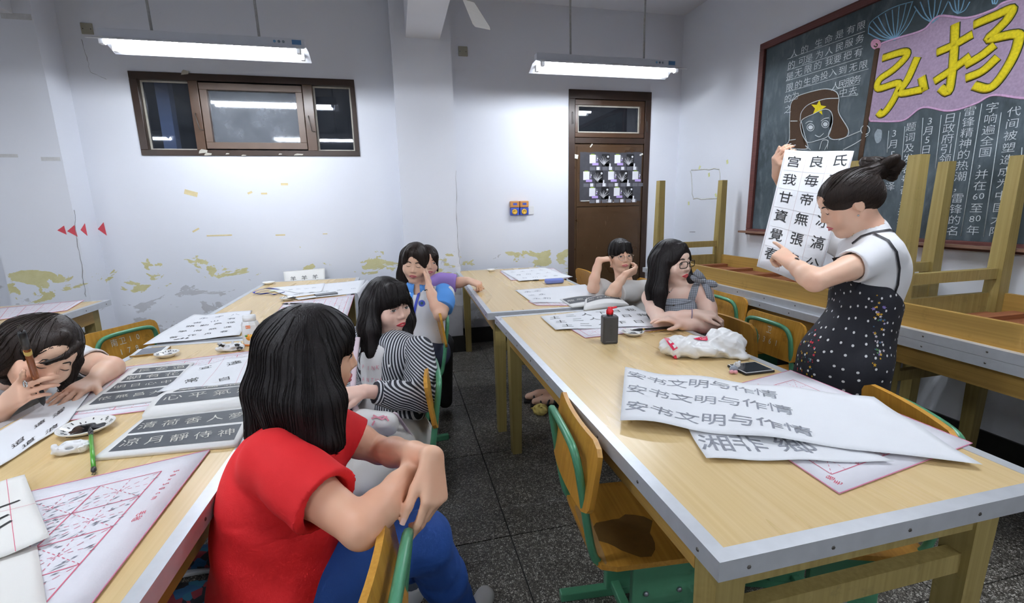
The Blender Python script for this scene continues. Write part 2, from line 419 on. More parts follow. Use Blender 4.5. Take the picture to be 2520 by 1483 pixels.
for px, py, w, h in ((500, 372, .035, .018), (512, 379, .03, .012), (600, 382, .02, .006), (735, 380, .04, .008), (455, 178, .03, .02), (560, 378, .015, .006), (300 + 390, 379, .015, .006)):
    c = aty(px, py, YF); o = mesh_obj('paint_chip', [(-w, -.0015, -h), (w * .8, -.0015, -h * .6), (w, -.0015, h * .5), (-w * .3, -.0015, h), (-w * .8, -.0015, h * .2)], [(0, 1, 2, 3, 4)], M_PUTTY, w1); o.location = c

# ---------------------------------------------------------------- door
d1 = bpy.data.objects.new('door_1', None); link(d1); tag(d1, 'dark brown door with a glazed transom and patterned poster', kind='structure')
x0, x1, z0, z1 = DOOR; yd = D_WALL - .012
for a, b in (((x0 - .005, 0), (x0 + .06, z1 - .08)), ((x1 - .06, 0), (x1 + .005, z1 - .08)), ((x0 - .005, z1 - .08), (x1 + .005, z1 + .005)), ((x0 + .06, 1.985), (x1 - .06, 2.04))):
    fbar('door_frame', a, b, M_BROWNDK, d1)
tx0, tx1, tz0, tz1 = x0 + .065, x1 - .065, 2.045, z1 - .085
tr = bpy.data.objects.new('transom', None); link(tr, d1)
for a, b in (((tx0, tz1 - .05), (tx1, tz1)), ((tx0, tz0), (tx1, tz0 + .045)), ((tx0, tz0 + .045), (tx0 + .03, tz1 - .05)), ((tx1 - .05, tz0 + .045), (tx1, tz1 - .05))):
    fbar('transom_rail', a, b, M_BROWNPAINT, tr, yd + .008, D_WALL + .05)
pane(tr, (tx0 + .03, tz0 + .045), (tx1 - .05, tz1 - .05), M_GLASS, D_WALL + .02)
def doorwood():
    b = NB('scratched_door_paint'); v = b.coord((2, 2, 2)); n = b.noise(v, 2, 5)
    c = b.mix(n, srgb('3a2818'), srgb('523a22'))
    s = b.noise(b.coord((60, 1, 7), rot=(0, .5, 0)), 1.0, 3, .5)
    c = b.mix(b.ramp(s, [(.70, 0), (.76, .25)]), c, srgb('9a8870'))
    b.set(Base_Color=c, Roughness=b.ramp(n, [(.3, .22), (.7, .4)])); return b.m
M_DOOR = doorwood()
box('door_leaf', (x0 + .062, yd + .015, .01), (x1 - .062, D_WALL + .05, 1.983), M_DOOR, d1, .003)
box('door_panel_board', (x0 + .085, yd + .006, 1.36), (x1 - .10, yd + .0148, 1.96), M_DOOR, d1, .002)
box('door_panel_board', (x0 + .085, yd + .006, .05), (x1 - .10, yd + .0148, 1.35), M_DOOR, d1, .002)
for hz in (2.22, 2.15):
    tube('transom_hook', [(x0 + .03 if hz > 2.2 else x1 - .05, yd - .004, hz + .06), (x0 + .03 if hz > 2.2 else x1 - .05, yd - .018, hz + .05), (x0 + .035 if hz > 2.2 else x1 - .045, yd - .016, hz - .05)], .0035, M_SCREW, d1)
# corridor behind the panes: a dim far wall, seen through the glass at night
co = box('wall_corridor', (L_WALL, D_WALL + 1.9, -.1), (R_WALL + .5, D_WALL + 2.0, CEIL), plain('corridor_paint', (.10, .12, .15), .8)); tag(co, kind='structure')
post = box('trim_5', (-1.96, D_WALL + .3, 0), (-1.86, D_WALL + .4, CEIL), plain('corridor_post', (.75, .8, .9), .8)); tag(post, kind='structure')

# poster stuck on the door
po = thing('poster', 'torn black and white poster of trees and cards on brown door', 'poster', (2.197, yd + .0045, 1.656))
PW, PH = .345, .245
V = []; NX = 24
for i in range(NX + 1): V.append((-PW + 2 * PW * i / NX, 0, PH + random.uniform(-.006, .004)))
for i in range(NX + 1): V.append((PW - 2 * PW * i / NX + (random.uniform(-.004, .004)), 0, -PH + random.uniform(-.008, .008)))
nV = len(V); V += [(x, -.001, z) for x, y, z in V]
Fp = [tuple(range(nV, 2 * nV)), tuple(range(nV))[::-1]] + [(i, (i + 1) % nV, nV + (i + 1) % nV, nV + i) for i in range(nV)]
mesh_obj('sheet', V, Fp, plain('poster_dark', (.055, .055, .065), .35, 0, .3, 20), po)
M_PW = plain('poster_white', (.78, .78, .82), .4); M_PL = plain('poster_lilac', srgb('b8a0dc'), .4); M_PG = plain('poster_grey', (.13, .13, .15), .4); M_PLI = plain('poster_lime', srgb('8fae2a'), .4)
def prect(x, z, w, h, m, n='printed_card', t=.0016): box(n, (x - w, -t - .0006, z - h), (x + w, -t, z + h), m, po)
for r in range(3):
    for c in range(5):
        cx = -.345 + .138 * c + (.07 if r == 1 else 0); cz = .165 - .165 * r
        if (c + r) % 2 == 0:      # tree with moon and a small card
            if abs(cx) > .32: continue
            prect(cx + .005, cz, .042, .062, plain('poster_black', (.01, .01, .012), .4), 'printed_tile')
            br = []
            for a in range(9):
                w = -1.2 + .3 * a + random.uniform(-.1, .1); l = random.uniform(.04, .065)
                br.append([Vector((cx - .015, -.0026, cz - .05)), Vector((cx - .015 + math.sin(w) * l * .5, -.0026, cz - .03 + math.cos(w) * l * .45)), Vector((cx - .012 + math.sin(w * 1.2) * l, -.0026, cz - .02 + math.cos(w) * l))])
            tubes('printed_tree', [(b_, [.0035, .0018, .0006]) for b_ in br], .002, M_PW, po, 4, .2, (0, 1, 0))
            o = lathe('printed_moon', [(.0001, 0), (.011, 0), (.011, .0006), (.0001, .0006)], M_PW, po, 16); o.location = (cx + .03, -.0022, cz + .035); o.rotation_euler = (PI / 2, 0, 0)
            prect(cx + .032, cz - .047, .03, .016, M_PW)
        else:
            if abs(cx) > .31: continue
            prect(cx, cz + .012, .034, .042, M_PW); prect(cx + .03, cz - .038, .034, .012, M_PL, t=.0024); prect(cx + .045, cz + .01, .012, .035, M_PG)
            prect(cx + .047, cz + .0, .006, .006, M_PL, t=.003); prect(cx + .052, cz + .018, .005, .007, M_PW, t=.003); prect(cx, cz + .058, .02, .004, M_PLI)
        prect(cx + .0, cz - .082, .03, .017, M_PG); prect(cx + .066, cz - .082, .028, .017, M_PG)
        if abs(cx + .07) < .31: prect(cx + .06, cz - .08, .017, .016, M_PW, t=.0024)
M_STRIP = plain('torn_tape', (.7, .68, .62), .5, 0, .3, 40)
for px, py, w, h, a in ((1455, 358, .02, .006, -.9), (1418, 385, .02, .02, .2), (1408, 410, .012, .02, .7), (1578, 380, .02, .008, -.4), (1440, 494, .05, .004, 0), (1500, 497, .06, .003, .05), (1560, 494, .03, .005, .1)):
    c = aty(px, py, yd + .004); o = box('torn_tape', (-w, -.0015, -h), (w, 0, h), M_STRIP, d1); o.location = c; o.rotation_euler = (0, a, 0)

# ---------------------------------------------------------------- small wall fittings
def plate(name, label, cx, y, cz, s):
    t = thing(name, label, 'cover plate', (cx, y, cz))
    box('plate', (-s, -.008, -s), (s, 0, s), plain('aged_plate', srgb('a9a594'), .5), t, .003)
    for k in (-1, 1): o = lathe('screw', [(.0001, 0), (.004, 0), (.0035, .002), (.0001, .002)], M_SCREW, t, 8); o.location = (k * s * .65, -.008, -.002); o.rotation_euler = (PI / 2, 0, 0)
plate('junction_box_cover', 'aged square cover plate on the wall above the window, beside left lamp', -2.235, D_WALL - .0005, 2.795, .04)
plate('junction_box_cover', 'aged square cover plate on the wall right of the pillar', .697, D_WALL - .0005, 2.782, .042)
# two sockets: orange / blue card readers with a white socket beside
rd = thing('card_meter', 'blue meter box with orange top and two yellow dials on back wall', 'meter', (1.20, D_WALL - .0005, 1.353))
M_OR = plain('meter_orange', srgb('c88a4a'), .4); M_BL = plain('meter_blue', srgb('3f57b8'), .4); M_DIAL = plain('meter_dial', srgb('e0b040'), .4)
for k, dx in enumerate((-.047, .05)):
    box('housing', (dx - .044, -.045, -.065), (dx + .044, 0, .012), M_BL, rd, .006); box('housing_top', (dx - .044, -.05, .013), (dx + .044, 0, .075), M_OR, rd, .006)
    box('display', (dx - .02, -.0515, .035), (dx + .02, -.0502, .055), M_BL, rd)
    o = lathe('dial', [(.0001, 0), (.028, 0), (.026, .01), (.014, .012), (.013, .006), (.0001, .006)], M_DIAL, rd, 20); o.location = (dx - .004, -.045, -.03); o.rotation_euler = (PI / 2, 0, 0)
so = thing('wall_socket', 'white double switch plate beside the blue meter box', 'socket', (1.325, D_WALL - .0005, 1.335))
box('plate', (-.035, -.01, -.042), (.035, 0, .042), M_WHITEP, so, .003)
for k in (-1, 0, 1): box('rocker', (-.024 + k * .016, -.0125, -.02), (-.012 + k * .016 + .004, -.0098, .02), M_WHITEP, so, .001)

# ---------------------------------------------------------------- ceiling lamps
M_LAMP = plain('lamp_enamel', (.74, .76, .82), .4, 0, .04)
def lamp(cx, cy, cz, label, group='fluorescent lamps', strip=True):
    t = thing('fluorescent_lamp', label, 'lamp', (cx, cy, cz), 0, group)
    L = .61
    # housing box and splayed reflector
    box('housing', (-L, -.035, .03), (L, .035, .085), M_LAMP, t, .004)
    V = []
    for x in (-L - .01, L + .01):
        V += [(x, -.165, -.014), (x, -.05, .03), (x, .05, .03), (x, .165, -.014), (x, .162, -.017), (x, .048, .026), (x, -.048, .026), (x, -.162, -.017)]
    Fq = [(i, (i + 1) % 8, 8 + (i + 1) % 8, 8 + i) for i in range(8)] + [tuple(range(8))[::-1], tuple(range(8, 16))]
    mesh_obj('reflector', V, Fq, M_LAMP, t)
    for ty in (-.075, .075): tube('tube', [(-L + .05, ty, -.006), (L - .05, ty, -.006)], .015, M_TUBE, t, 8)
    for s in (-1, 1):
        for ty in (-.075, .075): box('tube_holder', (s * (L - .035) - .014, ty - .018, -.026), (s * (L - .035) + .014, ty + .018, .02), M_WHITEP, t, .004)
    if strip:
        box('rating_label', (L - .08, -.0362, .045), (L - .02, -.0352, .075), plain('label_blue', srgb('5f8fc0'), .5), t)
        for k, m in enumerate(('7fb4d8', '8a9aa8', '9aa6b0')):
            o = lathe('maker_mark', [(.0001, 0), (.009, 0), (.009, .0006), (.0001, .0006)], plain('mark' + m, srgb(m), .5), t, 12); o.location = (L - .19 + .028 * k, -.0352, .06); o.rotation_euler = (PI / 2, 0, 0)
    for s in (-.32, .32):
        tube('rod', [(s, 0, .08), (s - .004, 0, (CEIL - cz) * .5), (s, 0, CEIL - cz)], .0085, plain('rod_grey', (.45, .45, .45), .5, 0, .3, 60), t, 8)
LZ = 2.455
lamp(-1.148, 3.8, LZ, 'lit fluorescent lamp hanging above the window on the left')
lamp(1.748, 3.8, LZ, 'lit fluorescent lamp hanging above the brown door')
for cx, cy, w in ((-1.148, 1.25, 'hanging straight above the copybooks and red-shirted girl'), (1.748, 1.25, 'hanging straight above the teacher, over near right table'), (-1.148, -1.3, 'behind the camera on its left side'), (1.748, -1.3, 'behind the camera on the blackboard side'), (-3.7, 1.25, 'above the far left side of the room, level with writing girl'), (-3.7, -1.3, 'in the rear left corner behind the camera')):
    lamp(cx, cy, LZ, 'lit fluorescent lamp ' + w, 'lamps above the camera')

# ceiling fan at rest; one blade reaches into the top of the picture
fc = aty(1175, 40, 3.0)
fan = thing('ceiling_fan', 'pale ceiling fan whose blade hangs beside the beam', 'fan', (1.05, 2.30, CEIL))
M_FAN = plain('fan_cream', (.72, .71, .68), .45, 0, .06)
o = lathe('motor', [(.0001, -.52), (.07, -.52), (.11, -.49), (.115, -.44), (.07, -.40), (.03, -.39), (.0001, -.39)], M_FAN, fan); 
lathe('down_rod', [(.0001, -.40), (.012, -.40), (.012, -.05), (.06, -.04), (.06, 0), (.0001, 0)], M_FAN, fan, 16)
# ================================================================ tables
def table_proto(W, L, H=.78, name='work_table'):
    t = bpy.data.objects.new(name, None); link(t)
    w, l = W / 2, L / 2; th = .034; e = .03
    bm = bmesh.new(); add_box(bm, (-w + e, -l + e, H - th), (w - e, l - e, H)); top = bm_obj('tabletop', bm, M_TOP, t)
    # mitred aluminium edge strips
    def strip(a, b, ia, ib):
        z1, z0 = H + .0015, H - th - .004
        V = [(*a, z1), (*b, z1), (*ib, z1), (*ia, z1), (*a, z0), (*b, z0), (*ib, z0), (*ia, z0)]
        return mesh_obj('edge_strip', V, [(0, 3, 2, 1), (0, 1, 5, 4), (1, 2, 6, 5), (2, 3, 7, 6), (3, 0, 4, 7), (4, 5, 6, 7)], None, t, mats=[M_ALU])
    A = [(-w, -l), (w, -l), (w, l), (-w, l)]; I = [(-w + e, -l + e), (w - e, -l + e), (w - e, l - e), (-w + e, l - e)]
    for k in range(4): strip(A[k], A[(k + 1) % 4], I[k], I[(k + 1) % 4])
    V, Fc = lathe_geo([(.0001, .0), (.0045, .0), (.003, .0015), (.0001, .002)], 6)
    sc = None
    def screw(loc, rot):
        nonlocal sc
        if sc is None: sc = mesh_obj('screw', V, Fc, M_SCREW, t); o = sc
        else: o = share(sc, t)
        o.location = loc; o.rotation_euler = rot
    n = 9
    for k in range(n):
        y = -l + .06 + (L - .12) * k / (n - 1)
        screw((-w, y, H - .02), (0, -PI / 2, 0)); screw((w, y, H - .02), (0, PI / 2, 0))
    for k in range(5):
        x = -w + .06 + (W - .12) * k / 4
        screw((x, -l, H - .02), (PI / 2, 0, 0)); screw((x, l, H - .02), (-PI / 2, 0, 0))
    ix, iy = w - .085, l - .10; s0, s1 = .034, .026; zt = H - th
    for sx in (-1, 1):
        for sy in (-1, 1):
            V2 = [(sx * ix + a * s1, sy * iy + b * s1, 0) for a, b in ((-1, -1), (1, -1), (1, 1), (-1, 1))] + [(sx * ix + a * s0, sy * iy + b * s0, zt) for a, b in ((-1, -1), (1, -1), (1, 1), (-1, 1))]
            mesh_obj('leg', V2, [(0, 3, 2, 1), (4, 5, 6, 7), (0, 1, 5, 4), (1, 2, 6, 5), (2, 3, 7, 6), (3, 0, 4, 7)], M_LEG, t)
    for sx in (-1, 1): box('apron', (sx * ix - .012 + sx * .022, -iy + s0, zt - .10), (sx * ix + .012 + sx * .022, iy - s0, zt), M_APRON, t)
    for sy in (-1, 1):
        box('apron', (-ix + s0, sy * iy - .012 + sy * .015, zt - .10), (ix - s0, sy * iy + .012 + sy * .015, zt), M_LEG, t)
        box('stretcher', (-ix + .028, sy * iy - .016, .525), (ix - .028, sy * iy + .016, .575), M_LEG, t)
    box('underside', (-ix, -iy, zt - .006), (ix, iy, zt - .0005), M_UNDER, t)
    for k in range(6):
        y = -iy + .12 + (2 * iy - .24) * k / 5
        box('batten', (-ix + .011, y - .03, zt - .028), (ix - .011, y + .03, zt - .0065), M_UNDER, t)
    return t
TA = table_proto(.84, 1.90)          # wider pair on the right
tag(TA, 'wooden work table with metal edging carrying loose calligraphy sheets and plastic bag', 'table', 'work tables')
TA.location = (.915, 1.54, 0)
TB = table_proto(.78, 1.93)
tag(TB, 'wooden work table in the left foreground covered with copybooks and felt mat', 'table', 'work tables')
TB.location = (-.80, 1.455, 0); TB.rotation_euler = (0, 0, math.radians(-2.0))
t2 = dup(TA, (.915, 3.515, 0), math.radians(-1.5), 'wooden work table in front of the brown door with purple pencil case', 'work tables')
t3 = dup(TB, (-.745, 3.42, 0), math.radians(0), 'wooden work table against the flaking wall with blue lanyard on it', 'work tables')
t4 = dup(TB, (-2.42, 2.92, 0), 0, 'wooden work table at the far left edge behind the writing girl', 'work tables')
t5 = dup(TB, (2.51, 2.80, 0), math.radians(-1.0), 'upright wooden table along the blackboard wall under an upturned table, farther one', 'work tables')
t6 = dup(TB, (2.53, .775, 0), 0, 'upright wooden table at the right edge under an upturned table, nearer one', 'work tables')
def flip(tt, H=.78): tt.rotation_euler = (PI, 0, tt.rotation_euler[2]); tt.location.z = 2 * H + .004
t7 = dup(TB, (2.51, 2.80, 0), math.radians(1.0), 'upturned table with legs in the air beside the brown door', 'upturned tables'); flip(t7)
t8 = dup(TB, (2.53, .775, 0), 0, 'upturned table with legs in the air at right of standing teacher', 'upturned tables'); flip(t8)

# ================================================================ chairs
def ply_board(name, w, h, t, curve, r, mat, par, nx=10, nz=7, axis='back'):
    """rounded, gently bent plywood board; local x = width, z = height (back) or y = depth (seat)"""
    V, Fc = [], []
    def rr(u, v):   # map unit square to rounded rectangle
        x, z = u * w, v * h
        ax, az = abs(x) - (w - r), abs(z) - (h - r)
        if ax > 0 and az > 0:
            m = max(ax, az); q = math.hypot(ax, az); s = m / q
            x = math.copysign(w - r + ax * s, x); z = math.copysign(h - r + az * s, z)
        return x, z
    for side in (0, 1):
        for i in range(nx + 1):
            for k in range(nz + 1):
                x, z = rr(-1 + 2 * i / nx, -1 + 2 * k / nz)
                d = curve * (1 - (x / w) ** 2) if axis == 'back' else -curve * max(0, (z / h) - .4) ** 2 * 3
                V.append((x, -d + (side - .5) * t, z) if axis == 'back' else (x, z, d + (side - .5) * t))
    st = (nx + 1) * (nz + 1)
    def id_(s, i, k): return s * st + i * (nz + 1) + k
    for s in (0, 1):
        for i in range(nx):
            for k in range(nz):
                q = (id_(s, i, k), id_(s, i + 1, k), id_(s, i + 1, k + 1), id_(s, i, k + 1)); 
                flipf = (s == 1) if axis == 'back' else (s == 0)
                Fc.append(q[::-1] if flipf else q)
    rim = [(i, 0) for i in range(nx + 1)] + [(nx, k) for k in range(1, nz + 1)] + [(i, nz) for i in range(nx - 1, -1, -1)] + [(0, k) for k in range(nz - 1, 0, -1)]
    for a in range(len(rim)):
        b_ = rim[(a + 1) % len(rim)]; a_ = rim[a]; Fc.append((id_(0, *a_), id_(1, *a_), id_(1, *b_), id_(0, *b_)))
    o = mesh_obj(name, V, Fc, mat, par); return o
def chair_proto():
    """chair faces +y; origin at floor under the seat centre"""
    t = bpy.data.objects.new('school_chair', None); link(t)
    s = ply_board("seat", .19, .19, .016, .006, .05, M_PLYH, t, axis="seat"); s.location = (0, .01, .412)
    b = ply_board('backrest', .20, .105, .014, .018, .045, M_PLY, t); b.location = (0, -.192, .68); b.rotation_euler = (-.14, 0, 0)
    p = [(-.155, .17, .388), (-.155, -.10, .388), (-.155, -.165, .41), (-.155, -.19, .47), (-.155, -.218, .65), (-.15, -.228, .715), (-.115, -.235, .752), (0, -.237, .76), (.115, -.235, .752), (.15, -.228, .715), (.155, -.218, .65), (.155, -.19, .47), (.155, -.165, .41), (.155, -.10, .388), (.155, .17, .388)]
    tube('frame_tube', smooth_path(p, 5), .0115, M_GREEN, t, 8)
    for sx in (-1, 1):
        box('side_plate', (sx * .155 - .012, -.07, .17), (sx * .155 + .012, .12, .385), M_GREEN, t, .004)
        box('leg_post', (sx * .155 - .017, -.035, .03), (sx * .155 + .017, .085, .26), M_GREEN, t, .004)
        box('foot_bar', (sx * .155 - .016, -.20, 0), (sx * .155 + .016, .21, .032), M_GREEN, t, .004)
        for k in range(3):
            o = lathe('bolt', [(.0001, 0), (.009, 0), (.006, .005), (.0001, .006)], M_ALU_DK, t, 8); o.location = (sx * .168, -.03 + .05 * k, .30 - .05 * (k % 2)); o.rotation_euler = (0, sx * PI / 2, 0)
    box('cross_bar', (-.139, -.02, .035), (.139, .012, .065), M_GREEN, t, .004)
    box('seat_bar', (-.155, .06, .375), (.155, .085, .403), M_GREEN, t, .003)
    for sx in (-1, 1):
        o = lathe('back_bolt', [(.0001, 0), (.007, 0), (.005, .003), (.0001, .004)], M_ALU, t, 8); o.location = (sx * .15, -.168, .685); o.rotation_euler = (-PI / 2 - .14, 0, 0)
    return t
CH = chair_proto(); tag(CH, 'empty school chair with worn torn plywood seat at the near table corner', 'chair', 'school chairs')
def chair(x, y, rz, label): return dup(CH, (x, y, 0), rz, label, 'school chairs')
# ================================================================ implicit-surface sculpting (smooth unions meshed with surface nets)
def npv(p): return np.array([p[0], p[1], p[2]], dtype=np.float32)
class Field:
    def __init__(s, lo, hi, h):
        s.h = h; s.o = npv(lo); n = np.ceil((npv(hi) - s.o) / h).astype(int) + 1; s.n = n
        s.F = np.full(n, .2, np.float32)
        s.ax = [s.o[i] + h * np.arange(n[i], dtype=np.float32) for i in range(3)]
    def sl(s, lo, hi):
        a = np.clip(np.floor((npv(lo) - s.o) / s.h).astype(int), 0, s.n); b = np.clip(np.ceil((npv(hi) - s.o) / s.h).astype(int) + 1, 0, s.n)
        if np.any(b <= a): return None
        return tuple(slice(a[i], b[i]) for i in range(3))
    def grid(s, S):
        return s.ax[0][S[0]][:, None, None], s.ax[1][S[1]][None, :, None], s.ax[2][S[2]][None, None, :]
    def op(s, S, d, k, sub):
        F = s.F[S]
        if sub: d = -d; F, d = -F, -d
        if k > 0:
            hh = np.maximum(k - np.abs(F - d), 0); r = np.minimum(F, d) - hh * hh / (4 * k)
        else: r = np.minimum(F, d)
        s.F[S] = -r if sub else r
    def cone(s, a, b, ra, rb=None, k=.02, sub=False):
        rb = ra if rb is None else rb; a = npv(a); b = npv(b); m = max(ra, rb) + k + .03
        S = s.sl(np.minimum(a, b) - m, np.maximum(a, b) + m)
        if S is None: return s
        X, Y, Z = s.grid(S); ba = b - a; L = float(ba @ ba) + 1e-12
        t = np.clip(((X - a[0]) * ba[0] + (Y - a[1]) * ba[1] + (Z - a[2]) * ba[2]) / L, 0, 1)
        d = np.sqrt((X - a[0] - t * ba[0]) ** 2 + (Y - a[1] - t * ba[1]) ** 2 + (Z - a[2] - t * ba[2]) ** 2) - (ra + t * (rb - ra))
        s.op(S, d, k, sub); return s
    def chain(s, pts, rad, k=.02, sub=False):
        for i in range(len(pts) - 1): s.cone(pts[i], pts[i + 1], rad[i], rad[i + 1], k, sub)
        return s
    def ell(s, c, r, R=None, k=.02, sub=False):
        c = npv(c); r = npv(r); m = float(max(r)) + k + .03
        S = s.sl(c - m, c + m)
        if S is None: return s
        X, Y, Z = s.grid(S); X = X - c[0]; Y = Y - c[1]; Z = Z - c[2]
        if R is not None:
            A = np.array(R, dtype=np.float32)          # columns = local axes
            X, Y, Z = X * A[0, 0] + Y * A[1, 0] + Z * A[2, 0], X * A[0, 1] + Y * A[1, 1] + Z * A[2, 1], X * A[0, 2] + Y * A[1, 2] + Z * A[2, 2]
        k0 = np.sqrt((X / r[0]) ** 2 + (Y / r[1]) ** 2 + (Z / r[2]) ** 2); k1 = np.sqrt((X / r[0] ** 2) ** 2 + (Y / r[1] ** 2) ** 2 + (Z / r[2] ** 2) ** 2) + 1e-6
        s.op(S, k0 * (k0 - 1) / k1, k, sub); return s
    def slab(s, c, R, half, rnd=.003, k=.004, sub=False):      # rounded box
        c = npv(c); m = float(np.linalg.norm(half)) + .02; S = s.sl(c - m, c + m)
        if S is None: return s
        X, Y, Z = s.grid(S); X = X - c[0]; Y = Y - c[1]; Z = Z - c[2]; A = np.array(R, dtype=np.float32)
        q = [np.abs(X * A[0, i] + Y * A[1, i] + Z * A[2, i]) - (half[i] - rnd) for i in range(3)]
        d = np.sqrt(sum(np.maximum(x, 0) ** 2 for x in q)) + np.minimum(np.maximum(np.maximum(q[0], q[1]), q[2]), 0) - rnd
        s.op(S, d, k, sub); return s
    def cut(s, p, n, lo=None, hi=None):                        # remove everything on the side n points to (inside an optional box)
        p = npv(p); n = npv(n); n = n / np.linalg.norm(n)
        S = s.sl(lo, hi) if lo is not None else (slice(None),) * 3
        if S is None: return s
        X, Y, Z = s.grid(S); s.F[S] = np.maximum(s.F[S], (X - p[0]) * n[0] + (Y - p[1]) * n[1] + (Z - p[2]) * n[2]); return s
    def disp(s, fn):
        X, Y, Z = s.grid((slice(None),) * 3); s.F += fn(X, Y, Z).astype(np.float32); return s
    def val(s, p):
        q = (npv(p) - s.o) / s.h; i = np.clip(np.floor(q).astype(int), 0, s.n - 2); f = np.clip(q - i, 0, 1)
        C = s.F[i[0]:i[0] + 2, i[1]:i[1] + 2, i[2]:i[2] + 2]
        C = C[0] * (1 - f[0]) + C[1] * f[0]; C = C[0] * (1 - f[1]) + C[1] * f[1]; return float(C[0] * (1 - f[2]) + C[1] * f[2])
    def grad(s, p):
        e = s.h; p = npv(p); g = np.array([s.val(p + e * d) - s.val(p - e * d) for d in np.eye(3, dtype=np.float32)]); return g / (np.linalg.norm(g) + 1e-9)
    def valv(s, P):
        q = (P - s.o) / s.h; i = np.clip(np.floor(q).astype(int), 0, s.n - 2); f = np.clip(q - i, 0, 1); x, y, z = i.T; fx, fy, fz = f.T; F = s.F
        a = (F[x, y, z] * (1 - fx) + F[x + 1, y, z] * fx) * (1 - fy) + (F[x, y + 1, z] * (1 - fx) + F[x + 1, y + 1, z] * fx) * fy
        b = (F[x, y, z + 1] * (1 - fx) + F[x + 1, y, z + 1] * fx) * (1 - fy) + (F[x, y + 1, z + 1] * (1 - fx) + F[x + 1, y + 1, z + 1] * fx) * fy
        return a * (1 - fz) + b * fz
    def gradv(s, P):
        G = np.stack([s.valv(P + s.h * d) - s.valv(P - s.h * d) for d in np.eye(3, dtype=np.float32)], 1); return G / (np.linalg.norm(G, axis=1, keepdims=True) + 1e-9)
    def snap(s, p, off=0.0, it=4):
        p = npv(p)
        for _ in range(it): p = p - s.grad(p) * (s.val(p) - off) * .8
        return Vector([float(x) for x in p])
    def hit(s, a, d, off=0.0, tmax=3.0):                       # march a ray to the surface
        a = npv(a); d = npv(d); d = d / np.linalg.norm(d); t = 0
        while t < tmax:
            p = a + d * t
            if np.all(p > s.o) and np.all(p < s.o + s.h * (s.n - 1)):
                v = s.val(p)
                if v < .001: break
                t += max(.4 * min(v, .03), .0008)
            else: t += .01
        p = a + d * t; g = s.grad(p); p = p + g * off
        return Vector([float(x) for x in p]), Vector([float(x) for x in g])
    def mesh(s, smooth=2):
        F = s.F; F[0] = F[-1] = .1; F[:, 0] = F[:, -1] = .1; F[:, :, 0] = F[:, :, -1] = .1
        I = F < 0
        c = [I[a:I.shape[0] - 1 + a, b:I.shape[1] - 1 + b, d:I.shape[2] - 1 + d] for a in (0, 1) for b in (0, 1) for d in (0, 1)]
        cnt = sum(x.astype(np.int8) for x in c); act = (cnt > 0) & (cnt < 8); idx = np.argwhere(act)
        if len(idx) == 0: return np.zeros((0, 3)), np.zeros((0, 4), int)
        vid = np.full(act.shape, -1, np.int64); vid[act] = np.arange(len(idx))
        corners = [(a, b, d) for a in (0, 1) for b in (0, 1) for d in (0, 1)]
        val = {q: F[idx[:, 0] + q[0], idx[:, 1] + q[1], idx[:, 2] + q[2]] for q in corners}
        P = np.zeros((len(idx), 3)); W = np.zeros(len(idx))
        for q in corners:
            for ax in range(3):
                if q[ax] == 0:
                    q2 = list(q); q2[ax] = 1; q2 = tuple(q2); a, b = val[q], val[q2]; m = (a < 0) != (b < 0)
                    t = np.where(m, a / np.where(m, a - b, 1), 0)
                    pos = np.tile(np.array(q, float), (len(idx), 1)); pos[:, ax] = t
                    P[m] += pos[m]; W[m] += 1
        V = s.o + s.h * (idx + P / W[:, None])
        Q = []
        for ax in range(3):
            o1, o2 = [(1, 2), (2, 0), (0, 1)][ax]
            A = np.take(I, range(0, I.shape[ax] - 1), axis=ax); B = np.take(I, range(1, I.shape[ax]), axis=ax)
            e = np.argwhere(A != B); a_in = I[e[:, 0], e[:, 1], e[:, 2]]
            d1 = np.zeros(3, int); d1[o1] = 1; d2 = np.zeros(3, int); d2[o2] = 1
            g = lambda x: vid[x[:, 0], x[:, 1], x[:, 2]]
            q = np.stack([g(e - d1 - d2), g(e - d2), g(e), g(e - d1)], 1)
            q[~a_in] = q[~a_in][:, ::-1]; Q.append(q)
        Q = np.concatenate(Q)
        for _ in range(smooth):
            acc = np.zeros_like(V); w = np.zeros(len(V))
            for k in range(4):
                a, b = Q[:, k], Q[:, (k + 1) % 4]
                for ax in range(3):
                    acc[:, ax] += np.bincount(a, V[b, ax], len(V)) + np.bincount(b, V[a, ax], len(V))
                w += np.bincount(a, minlength=len(V)) + np.bincount(b, minlength=len(V))
            V = V * .4 + .6 * acc / w[:, None]
        return V, Q
    def obj(s, name, mat, parent, smooth=2, ratio=None):
        V, Q = s.mesh(smooth); me = bpy.data.meshes.new(name)
        me.vertices.add(len(V)); me.vertices.foreach_set('co', V.astype(np.float32).ravel())
        me.loops.add(Q.size); me.loops.foreach_set('vertex_index', Q.astype(np.int32).ravel())
        me.polygons.add(len(Q)); me.polygons.foreach_set('loop_start', np.arange(0, Q.size, 4, dtype=np.int32))
        me.polygons.foreach_set('use_smooth', np.ones(len(Q), bool))
        for m in (mat if isinstance(mat, (list, tuple)) else [mat]): me.materials.append(m)
        me.update(calc_edges=True); me.validate()
        o = link(bpy.data.objects.new(name, me), parent)
        if parent is not None: o.matrix_parent_inverse = Matrix.Translation(parent.location).inverted()
        return o
def wparent(o, parent):          # keep world coordinates when parenting to an (unrotated) empty
    o.parent = parent
    root = parent
    while root.parent is not None: root = root.parent
    if parent is root: o.matrix_parent_inverse = Matrix.Translation(root.location).inverted()
    return o

